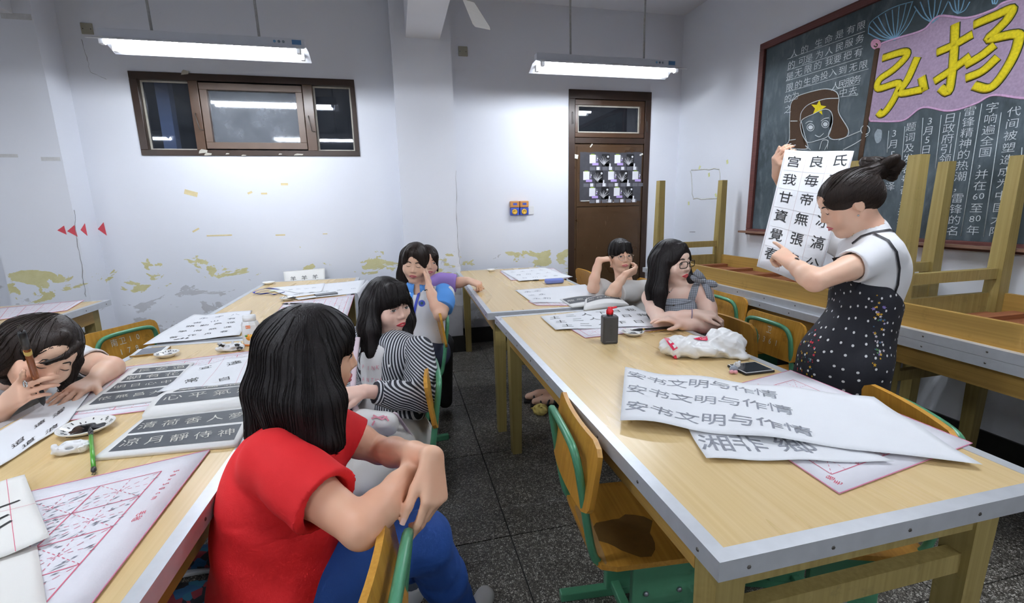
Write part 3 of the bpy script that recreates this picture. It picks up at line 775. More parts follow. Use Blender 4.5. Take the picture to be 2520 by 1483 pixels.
# ---------------------------------------------------------------- skin, hair, cloth materials
def skin_mat(name, col):
    b = NB(name); v = b.coord(); n = b.noise(v, 9, 4); n2 = b.noise(v, 160, 2)
    c = b.mix(b.ramp(n, [(.35, 0), (.7, 1)]), col, (min(1, col[0] * 1.03), col[1] * .88, col[2] * .85))
    b.set(Base_Color=c, Roughness=.46)
    b.bump(n2, .05, .0005); return b.m
M_SKIN = skin_mat('skin', srgb('ecc4a8')); M_SKIN_PALE = skin_mat('skin_pale', srgb('f3d3c1')); M_SKIN_WARM = skin_mat('skin_warm', srgb('eabd9d'))
def hair_mat(name, col=(.010, .008, .008), warm=(.03, .02, .016), vert=(55, 55, 3)):
    b = NB(name); v = b.coord(vert); n = b.noise(v, 4, 3, .6)
    c = b.mix(n, col, warm); b.set(Base_Color=c, Roughness=.46, Specular_IOR_Level=.22)
    b.bump(n, .5, .004); return b.m
M_HAIR = hair_mat('black_hair', (.006, .005, .0055), (.016, .012, .012)); M_HAIRB = hair_mat('dark_brown_hair', (.009, .0065, .006), (.030, .018, .013))
def cloth(name, col, rough=.85, var=.05, weave=350, fold=0.0):
    b = NB(name); v = b.coord(); n = b.noise(v, weave, 2); n2 = b.noise(v, 7, 4)
    c = b.mix(n2, tuple(x * (1 - var) for x in col), tuple(min(1, x * (1 + var)) for x in col))
    b.set(Base_Color=c, Roughness=rough); b.bump(n, .12, .002); return b.m
M_LIP = plain('lips', srgb('c4606a'), .35); M_LIPR = plain('lips_red', srgb('c8404c'), .3)
M_SCLERA = plain('eye_white', (.80, .78, .76), .2); M_IRIS = plain('iris', (.012, .008, .006), .1); M_LASH = plain('lash', (.02, .014, .012), .6)
M_NAIL = plain('nail', srgb('efc4b4'), .2); M_NAILD = plain('dark_nail', (.03, .02, .03), .2)

# ---------------------------------------------------------------- head
def head_frame(center, fwd, up=(0, 0, 1), s=1.0):
    f = Vector(fwd).normalized(); u = Vector(up); u = (u - f * u.dot(f)).normalized(); r = f.cross(u)
    m = Matrix.Identity(4)
    for i in range(3): m[i][0], m[i][1], m[i][2], m[i][3] = r[i] * s, f[i] * s, u[i] * s, center[i]
    return m
def R3(M, s=1.0):
    return [[M[i][j] / s for j in range(3)] for i in range(3)]
def sculpt_head(f, M, s=1.0, jaw=1.0, ear=True):
    P = lambda *p: M @ Vector(p); R = R3(M, s); k_ = s
    E = lambda c, r, k=.02, sub=False: f.ell(P(*c), [x * s for x in r], R, k * k_, sub)
    C = lambda a, b, ra, rb, k=.02, sub=False: f.cone(P(*a), P(*b), ra * s, rb * s, k * k_, sub)
    E((0, -.012, .028), (.072, .094, .084)); E((0, .022, -.028), (.060 * jaw, .064, .082)); E((0, .035, .045), (.054, .048, .046))
    for x in (-1, 1):
        C((x * .044 * jaw, .0, -.055), (x * .012, .056, -.094), .022, .019); E((x * .034 * jaw, .050, -.028), (.030, .030, .032), .025)
    E((0, .062, -.094), (.02, .017, .016), .02)
    for x in (-1, 1): E((x * .031, .101, .009), (.021, .017, .0125), .014, True)
    C((0, .079, .018), (0, .0975, -.020), .0065, .0095, .012)
    for x in (-1, 1): E((x * .0115, .088, -.026), (.0075, .010, .007), .006)
    E((0, .073, -.056), (.027, .018, .020), .016)
    for x in (-1, 1):
        C((x * .021, .080, -.0545), (x * .003, .0905, -.0515), .003, .0048, .004); C((x * .018, .0795, -.058), (0, .089, -.0615), .003, .0055, .004)
        E((x * .031, .0685, .0075), (.0150, .0150, .0135), .004)
        if ear:
            E((x * .073, -.008, -.006), (.008, .018, .030), .006); E((x * .082, -.004, -.002), (.006, .010, .016), .004, True)
def face_parts(f, M, par, s=1.0, eyes='open', gaze=(0, 0), lip=None, browcol=None, sides=(-1, 1)):
    """eyes / brows / lips as meshes of their own, snapped on the sculpted face"""
    P = lambda x, y, z: M @ Vector((x, y, z))
    Rn = Matrix(R3(M, s)); lip = lip or M_LIP
    for x in sides:
        c = Vector((x * .031, .0685, .0075)); r = .0168
        if eyes == 'open':
            V, Fc, N = [], [], 8
            for i in range(N + 1):
                u = -1 + 2 * i / N; hw = .0132 * u; hu = .0052 * (1 - u * u) ** .6; hd = -.0038 * (1 - u * u) ** .7
                for k in range(5):
                    z = hd + (hu - hd) * k / 4; y = math.sqrt(max(r * r - hw * hw - z * z, 1e-8)); V.append(P(c.x + hw, c.y + y, c.z + z))
            for i in range(N):
                for k in range(4): Fc.append((i * 5 + k, (i + 1) * 5 + k, (i + 1) * 5 + k + 1, i * 5 + k + 1))
            e = wparent(mesh_obj('eye', V, Fc, M_SCLERA, None, True), par)
            V = []; rr = .0052
            for i in range(14):
                w = 2 * PI * i / 14; a, b = gaze[0] * .006 + rr * math.cos(w), gaze[1] * .003 + min(rr * math.sin(w), .0046)
                b = max(b, -.0036); y = math.sqrt(max(.0173 ** 2 - a * a - b * b, 1e-8)); V.append(P(c.x + a, c.y + y, c.z + b))
            wparent(mesh_obj('iris', V, [tuple(range(14))], M_IRIS, None, True), par)
            lash = [P(c.x + .0138 * u, c.y + math.sqrt(r * r - (.0138 * u) ** 2 - (.0054 * (1 - u * u)) ** 2) + .0006, c.z + .0054 * max(0, 1 - u * u) ** .6) for u in np.linspace(-1, 1, 9)]
        else:
            lash = [f.snap(P(c.x + .0140 * u, c.y + .016, c.z - .001 - .0042 * (1 - u * u)), .0006) for u in np.linspace(-1, 1, 9)]
        wparent(tube('eyelashes', lash, [s * q for q in (.0005, .0009, .0012, .0013, .0013, .0013, .0012, .0009, .0005)], M_LASH, None, 6), par)
        br = [f.snap(P(x * a, .09, z), .0006) for a, z in ((.013, .0290), (.022, .0315), (.033, .0325), (.043, .030), (.050, .0245))]
        wparent(tube('eyebrow', br, [s * q for q in (.0018, .0030, .0030, .0022, .0006)], browcol or M_LASH, None, 6, .5, Rn @ Vector((0, 1, 0))), par)
    for zc, yy, bow in ((-.0522, .10, .0012), (-.0607, .10, -.0010)):
        pts = [f.snap(P(u * .0215, .0905 - .010 * u * u, zc + (-.0565 - zc) * abs(u) ** 1.5 + bow * (1 - abs(u))), .0003) for u in np.linspace(-1, 1, 9)]
        wparent(tube('lip', pts, [s * q for q in (.0006, .0026, .0034, .0038, .0036, .0038, .0034, .0026, .0006)], lip, None, 8, .55, Rn @ Vector((0, 1, 0))), par)

# ---------------------------------------------------------------- hand
FING = [(.027, .088, (.042, .025, .019)), (.009, .092, (.046, .029, .020)), (-.009, .088, (.043, .027, .020)), (-.026, .080, (.034, .020, .018))]
def sculpt_hand(f, W, d, n, thumb_side, curls, thumb=None, s=1.0, spread=.10, nails=None):
    """W wrist, d towards the knuckles, n out of the back of the hand; thumb_side = +1/-1 picks the side. curls: 4 x (a1,a2,a3)"""
    d = Vector(d).normalized(); n = Vector(n); n = (n - d * n.dot(d)).normalized(); side = d.cross(n) * thumb_side
    W = Vector(W); tips = []
    for i, (off, pl, ph) in enumerate(FING):
        base = W + side * off * .55 * s; kn = W + d * pl * s + side * off * s
        f.cone(base, kn, .0155 * s, .0110 * s, .012)
        dirv = (d + side * spread * (off / .027)).normalized(); nn = n; p = kn; a = 0; r0 = (.0092, .0095, .0090, .0080)[i] * s
        for j, L in enumerate(ph):
            a += curls[i][j]; v = dirv * math.cos(a) - nn * math.sin(a); q = p + v * L * s
            f.cone(p, q, r0, r0 * .90, .003); p = q; r0 *= .90
        tips.append((p, v, (nn * math.cos(a) + dirv * math.sin(a)), r0))
    th = thumb or dict(out=.75, down=.35, bend=(.15, .25))
    b = W + d * .022 * s + side * .020 * s; v = (d * math.cos(th['out']) + side * math.sin(th['out']) - n * th['down']).normalized()
    L = (.046, .034, .026); p = b; r0 = .0145 * s; fl = (d * .8 - side * .4 - n * .3).normalized()
    for j in range(3):
        if j: v = (v + fl * th['bend'][j - 1]).normalized()
        q = p + v * L[j] * s; f.cone(p, q, r0, r0 * .82, .006); p = q; r0 *= .82
    tips.append((p, v, (n + side * .6).normalized(), r0))
    return tips
def add_nails(par, tips, mat=None, s=1.0):
    for p, v, nn, r in tips:
        nn = (nn - v * nn.dot(v)).normalized(); sd = v.cross(nn); V = []
        for i in range(5):
            for k in range(5):
                a = -1 + .5 * i; c = -1 + .5 * k; c2 = c * math.sqrt(max(0, 1 - .35 * a * a)) ; V.append(p + sd * (a * r * .68) + v * (c2 * r * .8 + r * .25) + nn * (r * (1.04 - .32 * a * a) - .10 * r * max(0, c) ** 2))
        wparent(mesh_obj('fingernail', V, [(i * 5 + k, (i + 1) * 5 + k, (i + 1) * 5 + k + 1, i * 5 + k + 1) for i in range(4) for k in range(4)], mat or M_NAIL, None, True), par)

# ---------------------------------------------------------------- loose strands that follow a sculpted hair mass
def strands(f, hair, par, n, mat, flow, zmin=None, length=.3, seg=14, r=.0011, jit=.004, seed=1, lift=.0010, pick=None):
    rg = np.random.default_rng(seed)
    co = np.empty(len(hair.data.vertices) * 3, np.float32); hair.data.vertices.foreach_get('co', co); co = co.reshape(-1, 3)
    if zmin is not None: co = co[co[:, 2] > zmin]
    p = co[rg.integers(0, len(co), n)].astype(float); st = (length * rg.uniform(.55, 1.0, n) / seg)[:, None]; live = np.ones(n, bool); rec = [p.copy()]; alive = [live.copy()]
    for k in range(seg):
        g = f.gradv(p); d = flow(p); d = d - g * (d * g).sum(1, keepdims=True); d /= np.linalg.norm(d, axis=1, keepdims=True) + 1e-6
        q = p + d * st + rg.normal(0, jit * .2, (n, 3)); v = f.valv(q); live &= v < .012
        q = q - f.gradv(q) * (v[:, None] - lift); p = np.where(live[:, None], q, p); rec.append(p.copy()); alive.append(live.copy())
    rec = np.array(rec); alive = np.array(alive); paths = []
    V, Fc = [], []; sides = 3
    for i in range(n):
        m = int(alive[:, i].sum())
        if m < 4: continue
        P = rec[:m, i]; P = np.vstack([P, P[-1] + (P[-1] - P[-2]) * .6]); m += 1
        t = np.gradient(P, axis=0); t /= np.linalg.norm(t, axis=1, keepdims=True) + 1e-9; a = np.cross(t, [.31, .52, .79]); a /= np.linalg.norm(a, axis=1, keepdims=True) + 1e-9; b = np.cross(t, a)
        rr = r * np.minimum(1, 1.2 * (1 - np.arange(m) / (m - .2)) + .15); o = len(V) * 1
        ring = np.stack([P + (a * math.cos(w) + b * math.sin(w)) * rr[:, None] for w in (0, 2.094, 4.189)], 1).reshape(-1, 3); base = sum(len(x) for x in V); V.append(ring)
        idx = base + np.arange(m - 1)[:, None, None] * 3; q = np.array([[0, 1, 4, 3], [1, 2, 5, 4], [2, 0, 3, 5]]); Fc.append((idx + q[None]).reshape(-1, 4))
    V = np.concatenate(V); Fc = np.concatenate(Fc)
    o = quad_obj('hair_strands', V, Fc, mat, None); o['kind'] = 'stuff'; wparent(o, par); return o
def quad_obj(name, V, Q, mat, parent):
    me = bpy.data.meshes.new(name); me.vertices.add(len(V)); me.vertices.foreach_set('co', np.asarray(V, np.float32).ravel()); me.loops.add(Q.size); me.loops.foreach_set('vertex_index', Q.astype(np.int32).ravel())
    me.polygons.add(len(Q)); me.polygons.foreach_set('loop_start', np.arange(0, Q.size, 4, dtype=np.int32)); me.polygons.foreach_set('use_smooth', np.ones(len(Q), bool)); me.materials.append(mat); me.update(calc_edges=True)
    return link(bpy.data.objects.new(name, me), parent)
def imgvec(px, py, a, b, c):      # direction: a to the right, b up, c towards the lens, as seen at that picture point
    f = ray(px, py).normalized(); r = f.cross(Vector((0, 0, 1))).normalized(); u = r.cross(f); return r * a + u * b - f * c
def fallflow(M, h0, s=1.0):       # comb direction: away from the crown on top, straight down below
    top = np.array(M @ Vector((0, -.02, .115)))
    def fl(p):
        w = np.clip((p[:, 2:3] - h0) / .08, 0, 1); d = p - top; d /= np.linalg.norm(d, axis=1, keepdims=True) + 1e-6
        return d * w * 1.3 + np.array([0, 0, -1.0]) * (1.05 - w * .6)
    return fl
# ================================================================ lettering (glyph outlines turned into thin meshes)
_GL = {}
_TS = bpy.data.scenes.new('glyph_desk')       # scratch scene, removed at the end of the script
def glyph(ch, off=0.0, res=2):
    """flat triangulated glyph, centred, 1 unit = em"""
    off = max(-.008, min(.003, off)); key = (ch, off)
    if key in _GL: return _GL[key]
    cu = bpy.data.curves.new('g', 'FONT'); cu.body = ch; cu.size = 1.0; cu.align_x = 'LEFT'; cu.resolution_u = res; cu.offset = off; cu.fill_mode = 'FRONT'
    ob = bpy.data.objects.new('g', cu); _TS.collection.objects.link(ob); _TS.view_layers[0].update()
    dg = _TS.view_layers[0].depsgraph; me = ob.evaluated_get(dg).to_mesh()
    V = [(v.co.x, v.co.y) for v in me.vertices]; Fc = [tuple(p.vertices) for p in me.polygons]
    ob.evaluated_get(dg).to_mesh_clear(); bpy.data.objects.remove(ob); bpy.data.curves.remove(cu)
    if V:
        a = np.array(V); c = (a.min(0) + a.max(0)) / 2
        if ord(ch) > 0x2e80: c = np.array([.5, .38]) if abs(c[0] - .5) < .35 else c
        V = [(x - c[0], y - c[1]) for x, y in V]
    _GL[key] = (V, Fc); return _GL[key]
def put_glyph(name, ch, fn, mat, parent, off=0.0, world=False):
    """fn(u, v) maps em coordinates to a point"""
    V, Fc = glyph(ch, off)
    if not V: return None
    o = mesh_obj(name, [fn(x, y) for x, y in V], Fc, mat, None if world else parent)
    if world: wparent(o, parent)
    return o
def text_on(f, s, pts, size, mat, par, name):
    for ch, (px, py) in zip(s, pts):
        p, n = f.hit(CAMP, ray(px, py), .0025); u = Vector((0, 0, 1)); u = (u - n * u.dot(n)).normalized(); r = u.cross(n)
        put_glyph(name, ch, lambda x, y: p + r * (x * size * 1.3) + u * (y * size * 1.5), mat, par, .01, True)
# ================================================================ people
CAMP = Vector((0, 0, HC))
def person(label, loc): return thing('person', label, 'person', loc)
def fit(pts, m=.16):
    a = np.array([list(p) for p in pts]); return a.min(0) - m, a.max(0) + m
def lerp(a, b, t): return Vector(a).lerp(Vector(b), t)
def arm(f, sh, el, wr, s=1.0, k=.015):
    sh, el, wr = Vector(sh), Vector(el), Vector(wr)
    f.chain([sh, lerp(sh, el, .5), el], [.046 * s, .042 * s, .034 * s], k); f.chain([el, lerp(el, wr, .3), lerp(el, wr, .7), wr], [.034 * s, .036 * s, .028 * s, .0235 * s], k)
def wrinkle(amp, f1=38.0, f2=23.0, ph=0.0):
    return lambda X, Y, Z: amp * (np.sin(f1 * (X * .6 + Z * .8) + 2.2 * np.sin(f2 * (Y - .5 * Z) + ph)) * .6 + .4 * np.sin(f2 * 1.7 * (Y * .8 - X * .6 + Z * .3) + 1.7 * np.sin(f1 * .6 * Z + ph)))
def px_strip(f, pts, w, mat, name, par, off=.0015, D0=.0):
    """thin print / tape lying on a sculpted surface along picture points (each point is cast from the lens onto the cloth)"""
    pts = [(a[0] + (b[0] - a[0]) * k / 5, a[1] + (b[1] - a[1]) * k / 5) for a, b in zip(pts[:-1], pts[1:]) for k in range(5)] + [pts[-1]]
    hh = [f.hit(CAMP, ray(*p), off) for p in pts]; P = [h[0] for h in hh]; N = [h[1] for h in hh]
    V = []; 
    for i, p in enumerate(P):
        t = (P[min(i + 1, len(P) - 1)] - P[max(i - 1, 0)]).normalized(); s = t.cross(N[i]).normalized() * w
        V += [p + s, p - s]
    return wparent(mesh_obj(name, V, [(2 * i, 2 * i + 1, 2 * i + 3, 2 * i + 2) for i in range(len(P) - 1)], mat, None, True), par)
HTEST = globals().get('HTEST', 1.0)

# ---------------------------------------------------------------- girl in the red shirt (left foreground)
def girl_red():
    t = person('girl in red t-shirt and blue jeans leaning arms on chair back', (-.25, 1.0, 0))
    hc = at(772, 872, 1.15); fwd = Vector((.96, .20, -.20)); M = head_frame(hc, fwd, (.06, .0, 1), 1.0)
    nb = at(722, 1050, 1.13); ns, ne, nw = at(668, 1135, 1.0), at(890, 1300, .89), at(1013, 1158, 1.07)
    fs, fe, fwr = at(832, 1062, 1.22), at(936, 1108, 1.26), at(1062, 1122, 1.03)
    ch, pel = at(695, 1230, 1.10), at(705, 1470, 1.08)
    lo, hi = fit([hc, nb, ns, ne, nw, fs, fe, fwr, pel], .15); f = Field(lo, hi, .0042)
    sculpt_head(f, M)
    f.chain([M @ Vector((0, -.02, -.05)), nb, ch], [.052, .056, .08], .03)
    f.chain([ch, pel], [.09, .10], .03); f.cone(ns, fs, .05, .05, .03)
    arm(f, ns, ne, nw, 1.06); arm(f, fs, fe, fwr, 1.0)
    # far hand hangs over the near wrist, near hand curls away underneath
    tips = sculpt_hand(f, fwr, at(1068, 1200, 1.0) - fwr, imgvec(1060, 1180, .75, .1, .65), 1, [(.5, .25, .15), (.75, .3, .2), (.9, .4, .3), (1.0, .5, .3)], dict(out=.42, down=.35, bend=(.1, .1)), 1.05, .10)
    tips2 = sculpt_hand(f, nw, Vector((.5, .75, -.45)), Vector((.2, -.2, 1)), -1, [(.5, .6, .4)] * 4, None, .95, .05)
    f.obj('body', M_SKIN_WARM, t)
    add_nails(t, tips)
    face_parts(f, M, t, 1.0, 'open', (0, 0))
    # hair: straight, shoulder length
    H = Field(*fit([hc, nb, at(610, 1090, 1.1), at(850, 1090, 1.1)], .13), .0045); P = lambda *p: M @ Vector(p)
    H.ell(P(0, -.016, .030), (.088, .108, .096), R3(M), .02)
    H.ell(P(0, .108, -.035), (.070, .075, .085), R3(M), .012, True)
    H.ell(P(0, .005, .06), (.074, .068, .056), R3(M), .02)          # fringe volume
    H.ell(P(.02, .105, -.035), (.07, .062, .080), R3(M), .01, True)
    H.slab(P(0, .125, -.065), R3(M), (.13, .078, .095), .01, .012, True)
    for a, b, ra, rb in (((-.05, -.06, .02), at(640, 1070, 1.16), .055, .030), ((.0, -.085, .02), at(628, 1072, 1.09), .05, .022), ((.05, -.06, .01), at(690, 1075, 1.07), .055, .030), ((.076, -.025, .0), at(745, 1085, 1.04), .045, .030), ((.080, .005, .0), at(800, 1088, 1.03), .036, .026), ((.080, .012, .02), at(832, 1090, 1.05), .026, .014), ((-.07, .0, .01), at(820, 1075, 1.24), .04, .03)):
        A = P(*a); mid = lerp(A, b, .5) + (lerp(A, b, .5) - P(0, 0, -.1)) * .06
        H.chain([A, mid, b], [ra, (ra + rb) / 2 + .004, rb], .03)
    H.cone(P(.055, .055, .055), P(.078, .035, .0), .018, .010, .015)
    H.cone(P(.0, .058, .075), P(.05, .070, .03), .020, .010, .02); H.cone(P(.0, .06, .07), P(-.045, .068, .03), .018, .01, .02)
    H.cut(at(720, 1092, 1.12), (0, 0, -1))
    hair = H.obj('hair', M_HAIR, t)
    strands(H, hair, hair, 500, M_HAIR, fallflow(M, hc.z), nb.z, .40, 22, .0010, seed=2)
    # shirt
    S = Field(*fit([nb, ns, fs, ne, pel, ch], .17), .0048); wax = (fs - ns).normalized()
    Rs = Matrix((wax, Vector((0, 0, 1)).cross(wax).normalized(), Vector((0, 0, 1)))).transposed(); Rs = [[Rs[i][j] for j in range(3)] for i in range(3)]
    S.ell(lerp(ch, nb, .35), (.150, .105, .13), Rs, .03); S.ell(ch, (.148, .125, .17), Rs, .04); S.ell(lerp(ch, pel, .55), (.152, .135, .16), Rs, .05); S.ell(pel, (.165, .15, .14), Rs, .05)
    S.cone(lerp(ns, nb, .1), fs, .056, .052, .04); S.cone(nb, lerp(nb, ch, .4), .062, .09, .03)
    cuff = lerp(ns, ne, .64); S.chain([ns + Vector((0, 0, .002)), lerp(ns, ne, .35), lerp(ns, ne, .70)], [.060, .066, .073], .03)
    d = (ne - ns).normalized(); S.cut(cuff, d, cuff - Vector((.1, .1, .1)) + d * .06, cuff + Vector((.1, .1, .1)) + d * .06)
    S.cone(cuff - d * .035, cuff + d * .08, .050, .066, .002, True)
    cf = lerp(fs, fe, .42); d2 = (fe - fs).normalized(); S.cone(fs, lerp(fs, fe, .55), .056, .060, .03); S.cut(cf, d2, cf - .085 * Vector((1, 1, 1)) + d2 * .05, cf + .085 * Vector((1, 1, 1)) + d2 * .05)
    S.cone(nb + Vector((0, 0, .02)), nb + (M @ Vector((0, .01, -.07)) - nb) * .9, .055, .055, 0, True)
    S.disp(wrinkle(.0034, 34, 21)); S.disp(lambda X, Y, Z: .0028 * np.sin(60 * (Z + .5 * X) + 3 * np.sin(9 * Y)) * (Z < .75))
    M_RED = cloth('red_jersey', srgb('d8161c'), .8, .06)
    sh = S.obj('t_shirt', M_RED, t)
    for k in range(5):
        px_strip(S, [(836 + k * 5, 1330 + k * 10), (842 + k * 4.4, 1333 + k * 10), (849 + k * 3.4, 1331 + k * 10)], .0022, M_WHITEP, 'shirt_print', t)
    # seam of the sleeve
    # jeans
    J = Field((-.45, .72, .0), (.34, 1.62, .66), .0065)
    k1, a1 = at(1042, 1330, 1.17), Vector((.13, 1.27, .09)); k2, a2 = Vector((-.06, 1.36, .47)), Vector((-.035, 1.47, .13))
    J.ell(pel + Vector((0, 0, -.02)), (.16, .15, .11), Rs, .03)
    J.chain([pel + Vector((.03, -.07, -.02)), lerp(pel, k1, .6) + Vector((0, 0, .03)), k1, lerp(k1, a1, .4), a1], [.10, .085, .066, .062, .046], .03)
    J.chain([pel + Vector((.03, .08, -.02)), lerp(pel, k2, .6), k2, lerp(k2, a2, .4), a2], [.10, .085, .066, .060, .048], .03)
    J.cut(a2, (0, .2, -1), a2 - Vector((.1, .1, .1)), a2 + Vector((.1, .1, .08)))
    J.disp(wrinkle(.0022, 55, 31, 1.0))
    J.obj('jeans', cloth('blue_denim', srgb('1d4a96'), .8, .22, 500), t)
    for n, (an, toe) in enumerate(((a2, Vector((.02, 1.60, .035))), (a1, Vector((.215, 1.40, .035))))):
        K = Field(*fit([an - Vector((0, 0, .12)), toe, an], .08), .005)
        K.cone(Vector((an.x, an.y, .045)), toe, .04, .034, .03); K.cone(an + Vector((0, 0, -.03)), Vector((an.x, an.y, .05)), .042, .042, .02); K.cut((0, 0, .004), (0, 0, -1)); K.cut((an.x, an.y, .085), (0, 0, 1))
        K.obj('sneaker', plain('white_leather', (.80, .80, .80), .4), t)
        wparent(tube('ankle_sock', [an + Vector((0, 0, -.06)), an + Vector((0, 0, .03))], [.036, .036], plain('grey_sock', srgb('8a93a5'), .9), None, 12), t)
    return t
girl_red()
def torso_R(axis):
    x = Vector(axis).normalized(); z = Vector((0, 0, 1)); y = z.cross(x).normalized(); z = x.cross(y)
    return [[x[i], y[i], z[i]] for i in range(3)]
def stripes(name, axis, period, c1, c2, duty=.5, rough=.8, bend=.0):
    b = NB(name); g = b.n('ShaderNodeNewGeometry'); d = b.n('ShaderNodeVectorMath', operation='DOT_PRODUCT'); d.inputs[1].default_value = Vector(axis).normalized() / period
    v = b.coord(); wob = b.math('MULTIPLY', b.noise(v, 6, 2), bend)
    b.l(g.outputs['Position'], d.inputs[0]); fr = b.math('FRACT', b.math('ADD', d.outputs['Value'], wob))
    c = b.mix(b.math('GREATER_THAN', fr, duty), c1, c2); b.set(Base_Color=c, Roughness=rough); b.bump(b.noise(v, 20, 3), .15, .003); return b.m
def cap_hair(H, M, s=1.0, face=(.058, .060, .082), fc=(0, .098, -.036), vol=1.0):
    P = lambda *p: M @ Vector(p); R = R3(M, s)
    H.ell(P(0, -.016, .030), [x * s * vol for x in (.083, .104, .093)], R, .02); H.ell(P(*fc), [x * s for x in face], R, .010, True)
def button(f, px, py, r, mat, name, par):
    p, n = f.hit(CAMP, ray(px, py), .0005); V, Fc = lathe_geo([(.0001, 0), (r, 0), (r * .8, r * .4), (.0001, r * .45)], 12)
    q = n.to_track_quat('Z', 'Y').to_matrix().to_4x4(); q.translation = p
    return wparent(mesh_obj(name, [q @ Vector(v) for v in V], Fc, mat, None, True), par)

# ---------------------------------------------------------------- girl in the striped shirt
def girl_striped():
    t = person('girl in striped shirt with straight black hair sitting beside the red-shirted girl', (0, 1.85, 0))
    hc = at(957, 752, 1.93); M = head_frame(hc, (.56, -.81, -.14), (-.05, 0, 1), .98); P = lambda *p: M @ Vector(p)
    nb = at(950, 838, 1.95); ls, le, lw = at(1030, 862, 1.86), at(1042, 978, 1.78), at(900, 962, 1.64)
    rs, re_, rw = at(882, 838, 2.0), at(862, 950, 1.95), at(862, 985, 1.75); ch, pel = at(955, 905, 1.93), at(965, 1050, 1.88)
    f = Field(*fit([hc, nb, ls, le, lw, at(850, 975, 1.6), rs, re_, rw, pel], .13), .0045)
    sculpt_head(f, M, .98, 1.06); f.chain([P(0, -.02, -.05), nb, ch, pel], [.048, .052, .09, .09], .03)
    arm(f, ls, le, lw); arm(f, rs, re_, rw)
    tips = sculpt_hand(f, lw, at(858, 968, 1.60) - lw, imgvec(880, 960, .05, .75, .6), -1, [(.25, .3, .2), (.3, .35, .2), (.35, .4, .2), (.4, .4, .3)], dict(out=.5, down=.3, bend=(.1, .2)), .95, .08)
    f.obj('body', M_SKIN_PALE, t); add_nails(t, tips[:4]); face_parts(f, M, t, .98, 'open', (.5, .3), M_LIPR)
    H = Field(*fit([hc, at(900, 880, 1.9), at(1005, 850, 1.9)], .14), .0045)
    cap_hair(H, M, .98, (.060, .062, .088), (-.006, .100, -.040))
    for a, b, ra, rb in (((.070, -.03, .01), at(908, 858, 1.90), .040, .036), ((.076, .0, .01), at(918, 868, 1.85), .030, .028), ((.03, -.06, .0), at(925, 835, 1.98), .06, .045), ((-.05, -.05, .0), at(980, 830, 2.02), .05, .04), ((-.072, .01, .0), at(1000, 836, 1.92), .035, .024)):
        A = P(*a); H.chain([A, lerp(A, b, .5) + (lerp(A, b, .5) - P(0, -.02, -.1)) * .10, b], [ra, (ra + rb) / 2, rb], .03)
    for x in (-.045, -.03, -.012, .006, .024, .042): H.cone(P(x * .8, .050, .092), P(x * 1.15, .088 - abs(x) * .25, .032), .015, .005, .018)
    hair = H.obj('hair', M_HAIR, t); strands(H, hair, hair, 380, M_HAIR, fallflow(M, hc.z), nb.z - .03, .30, 18, .0010, seed=3)
    fr = [P(x, .093 - abs(x) * .25, .03) for x in np.linspace(-.045, .045, 14)]
    wparent(tubes('fringe_strands', [([P(x * .7, .07, .085), P(x * .95, .092 - abs(x) * .2, .055), P(x * 1.1, .094 - abs(x) * .3, .018 + .008 * math.sin(x * 300))], [.002, .0018, .0005]) for x in np.linspace(-.05, .05, 22)], .001, M_HAIR, None, 4), hair)
    ax = (ls - rs).normalized(); R = torso_R(ax)
    c1, c2 = (.018, .02, .03), (.66, .67, .70)
    S = Field(*fit([nb, ls, rs, pel, le], .15), .005)
    S.ell(lerp(ch, nb, .4), (.15, .10, .11), R, .03); S.ell(ch, (.15, .115, .15), R, .04); S.ell(lerp(ch, pel, .7), (.15, .12, .12), R, .05); S.cone(ls, rs, .056, .056, .04)
    fw_ = (Vector((0, 0, 1)).cross(ax)) * -1
    if fw_.y > 0: fw_ = -fw_
    # open front: wedge removed to show the white shirt
    S.slab(lerp(ch, pel, .35) + fw_ * .13 - ax * .025, R, (.055, .09, .22), .01, .01, True); S.cone(nb + Vector((0, 0, .03)) + fw_ * .03, nb + fw_ * .10 - Vector((0, 0, .05)), .055, .045, .01, True)
    S.disp(wrinkle(.0022, 36, 24, .4))
    S.obj('striped_shirt', stripes('stripe_torso', ax + Vector((0, 0, .25)), .0095, c1, c2, .55, .8, .5), t)
    for n, (a, b_, c_) in enumerate(((ls, le, lw), (rs, re_, rw))):
        K = Field(*fit([a, b_, c_], .11), .005); K.chain([a, lerp(a, b_, .5), b_, lerp(b_, c_, .5), lerp(b_, c_, .86)], [.062, .060, .054, .050, .042], .02)
        cu = lerp(b_, c_, .80); d = (c_ - b_).normalized(); K.cut(cu, d, cu - Vector((.07,) * 3) + d * .05, cu + Vector((.07,) * 3) + d * .05)
        K.disp(wrinkle(.0035, 55, 40, n)); u = (b_ - a).normalized(); axs = ray(1040, 920).normalized().cross((c_ - b_).normalized())
        K.obj('sleeve', stripes('stripe_sleeve%d' % n, axs + ax * .6, .0092, c1, c2, .55, .8, .6), t)
        K2 = Field(*fit([cu], .08), .005); K2.chain([cu - d * .035, cu + d * .012], [.045, .043], .0); K2.cut(cu + d * .012, d); K2.cut(cu - d * .03, -d)
        K2.obj('cuff', stripes('stripe_cuff%d' % n, d, .0115, c1, c2, .55), t)
    # inner white tee
    I = Field(*fit([nb, pel, ch], .16), .0055)
    I.ell(lerp(ch, nb, .3), (.12, .088, .12), R, .03); I.ell(ch, (.135, .104, .15), R, .04); I.ell(lerp(ch, pel, .7), (.14, .112, .14), R, .05); I.cone(nb, ch, .06, .09, .03); I.cone(nb + Vector((0, 0, .05)), nb + Vector((0, 0, -.005)) + fw_ * .05, .054, .05, .004, True)
    I.disp(wrinkle(.0015, 30, 20)); I.obj('white_t_shirt', cloth('white_jersey', (.72, .71, .71)), t)
    m_pk = plain('pink_print', srgb('dc8fa0'), .8)
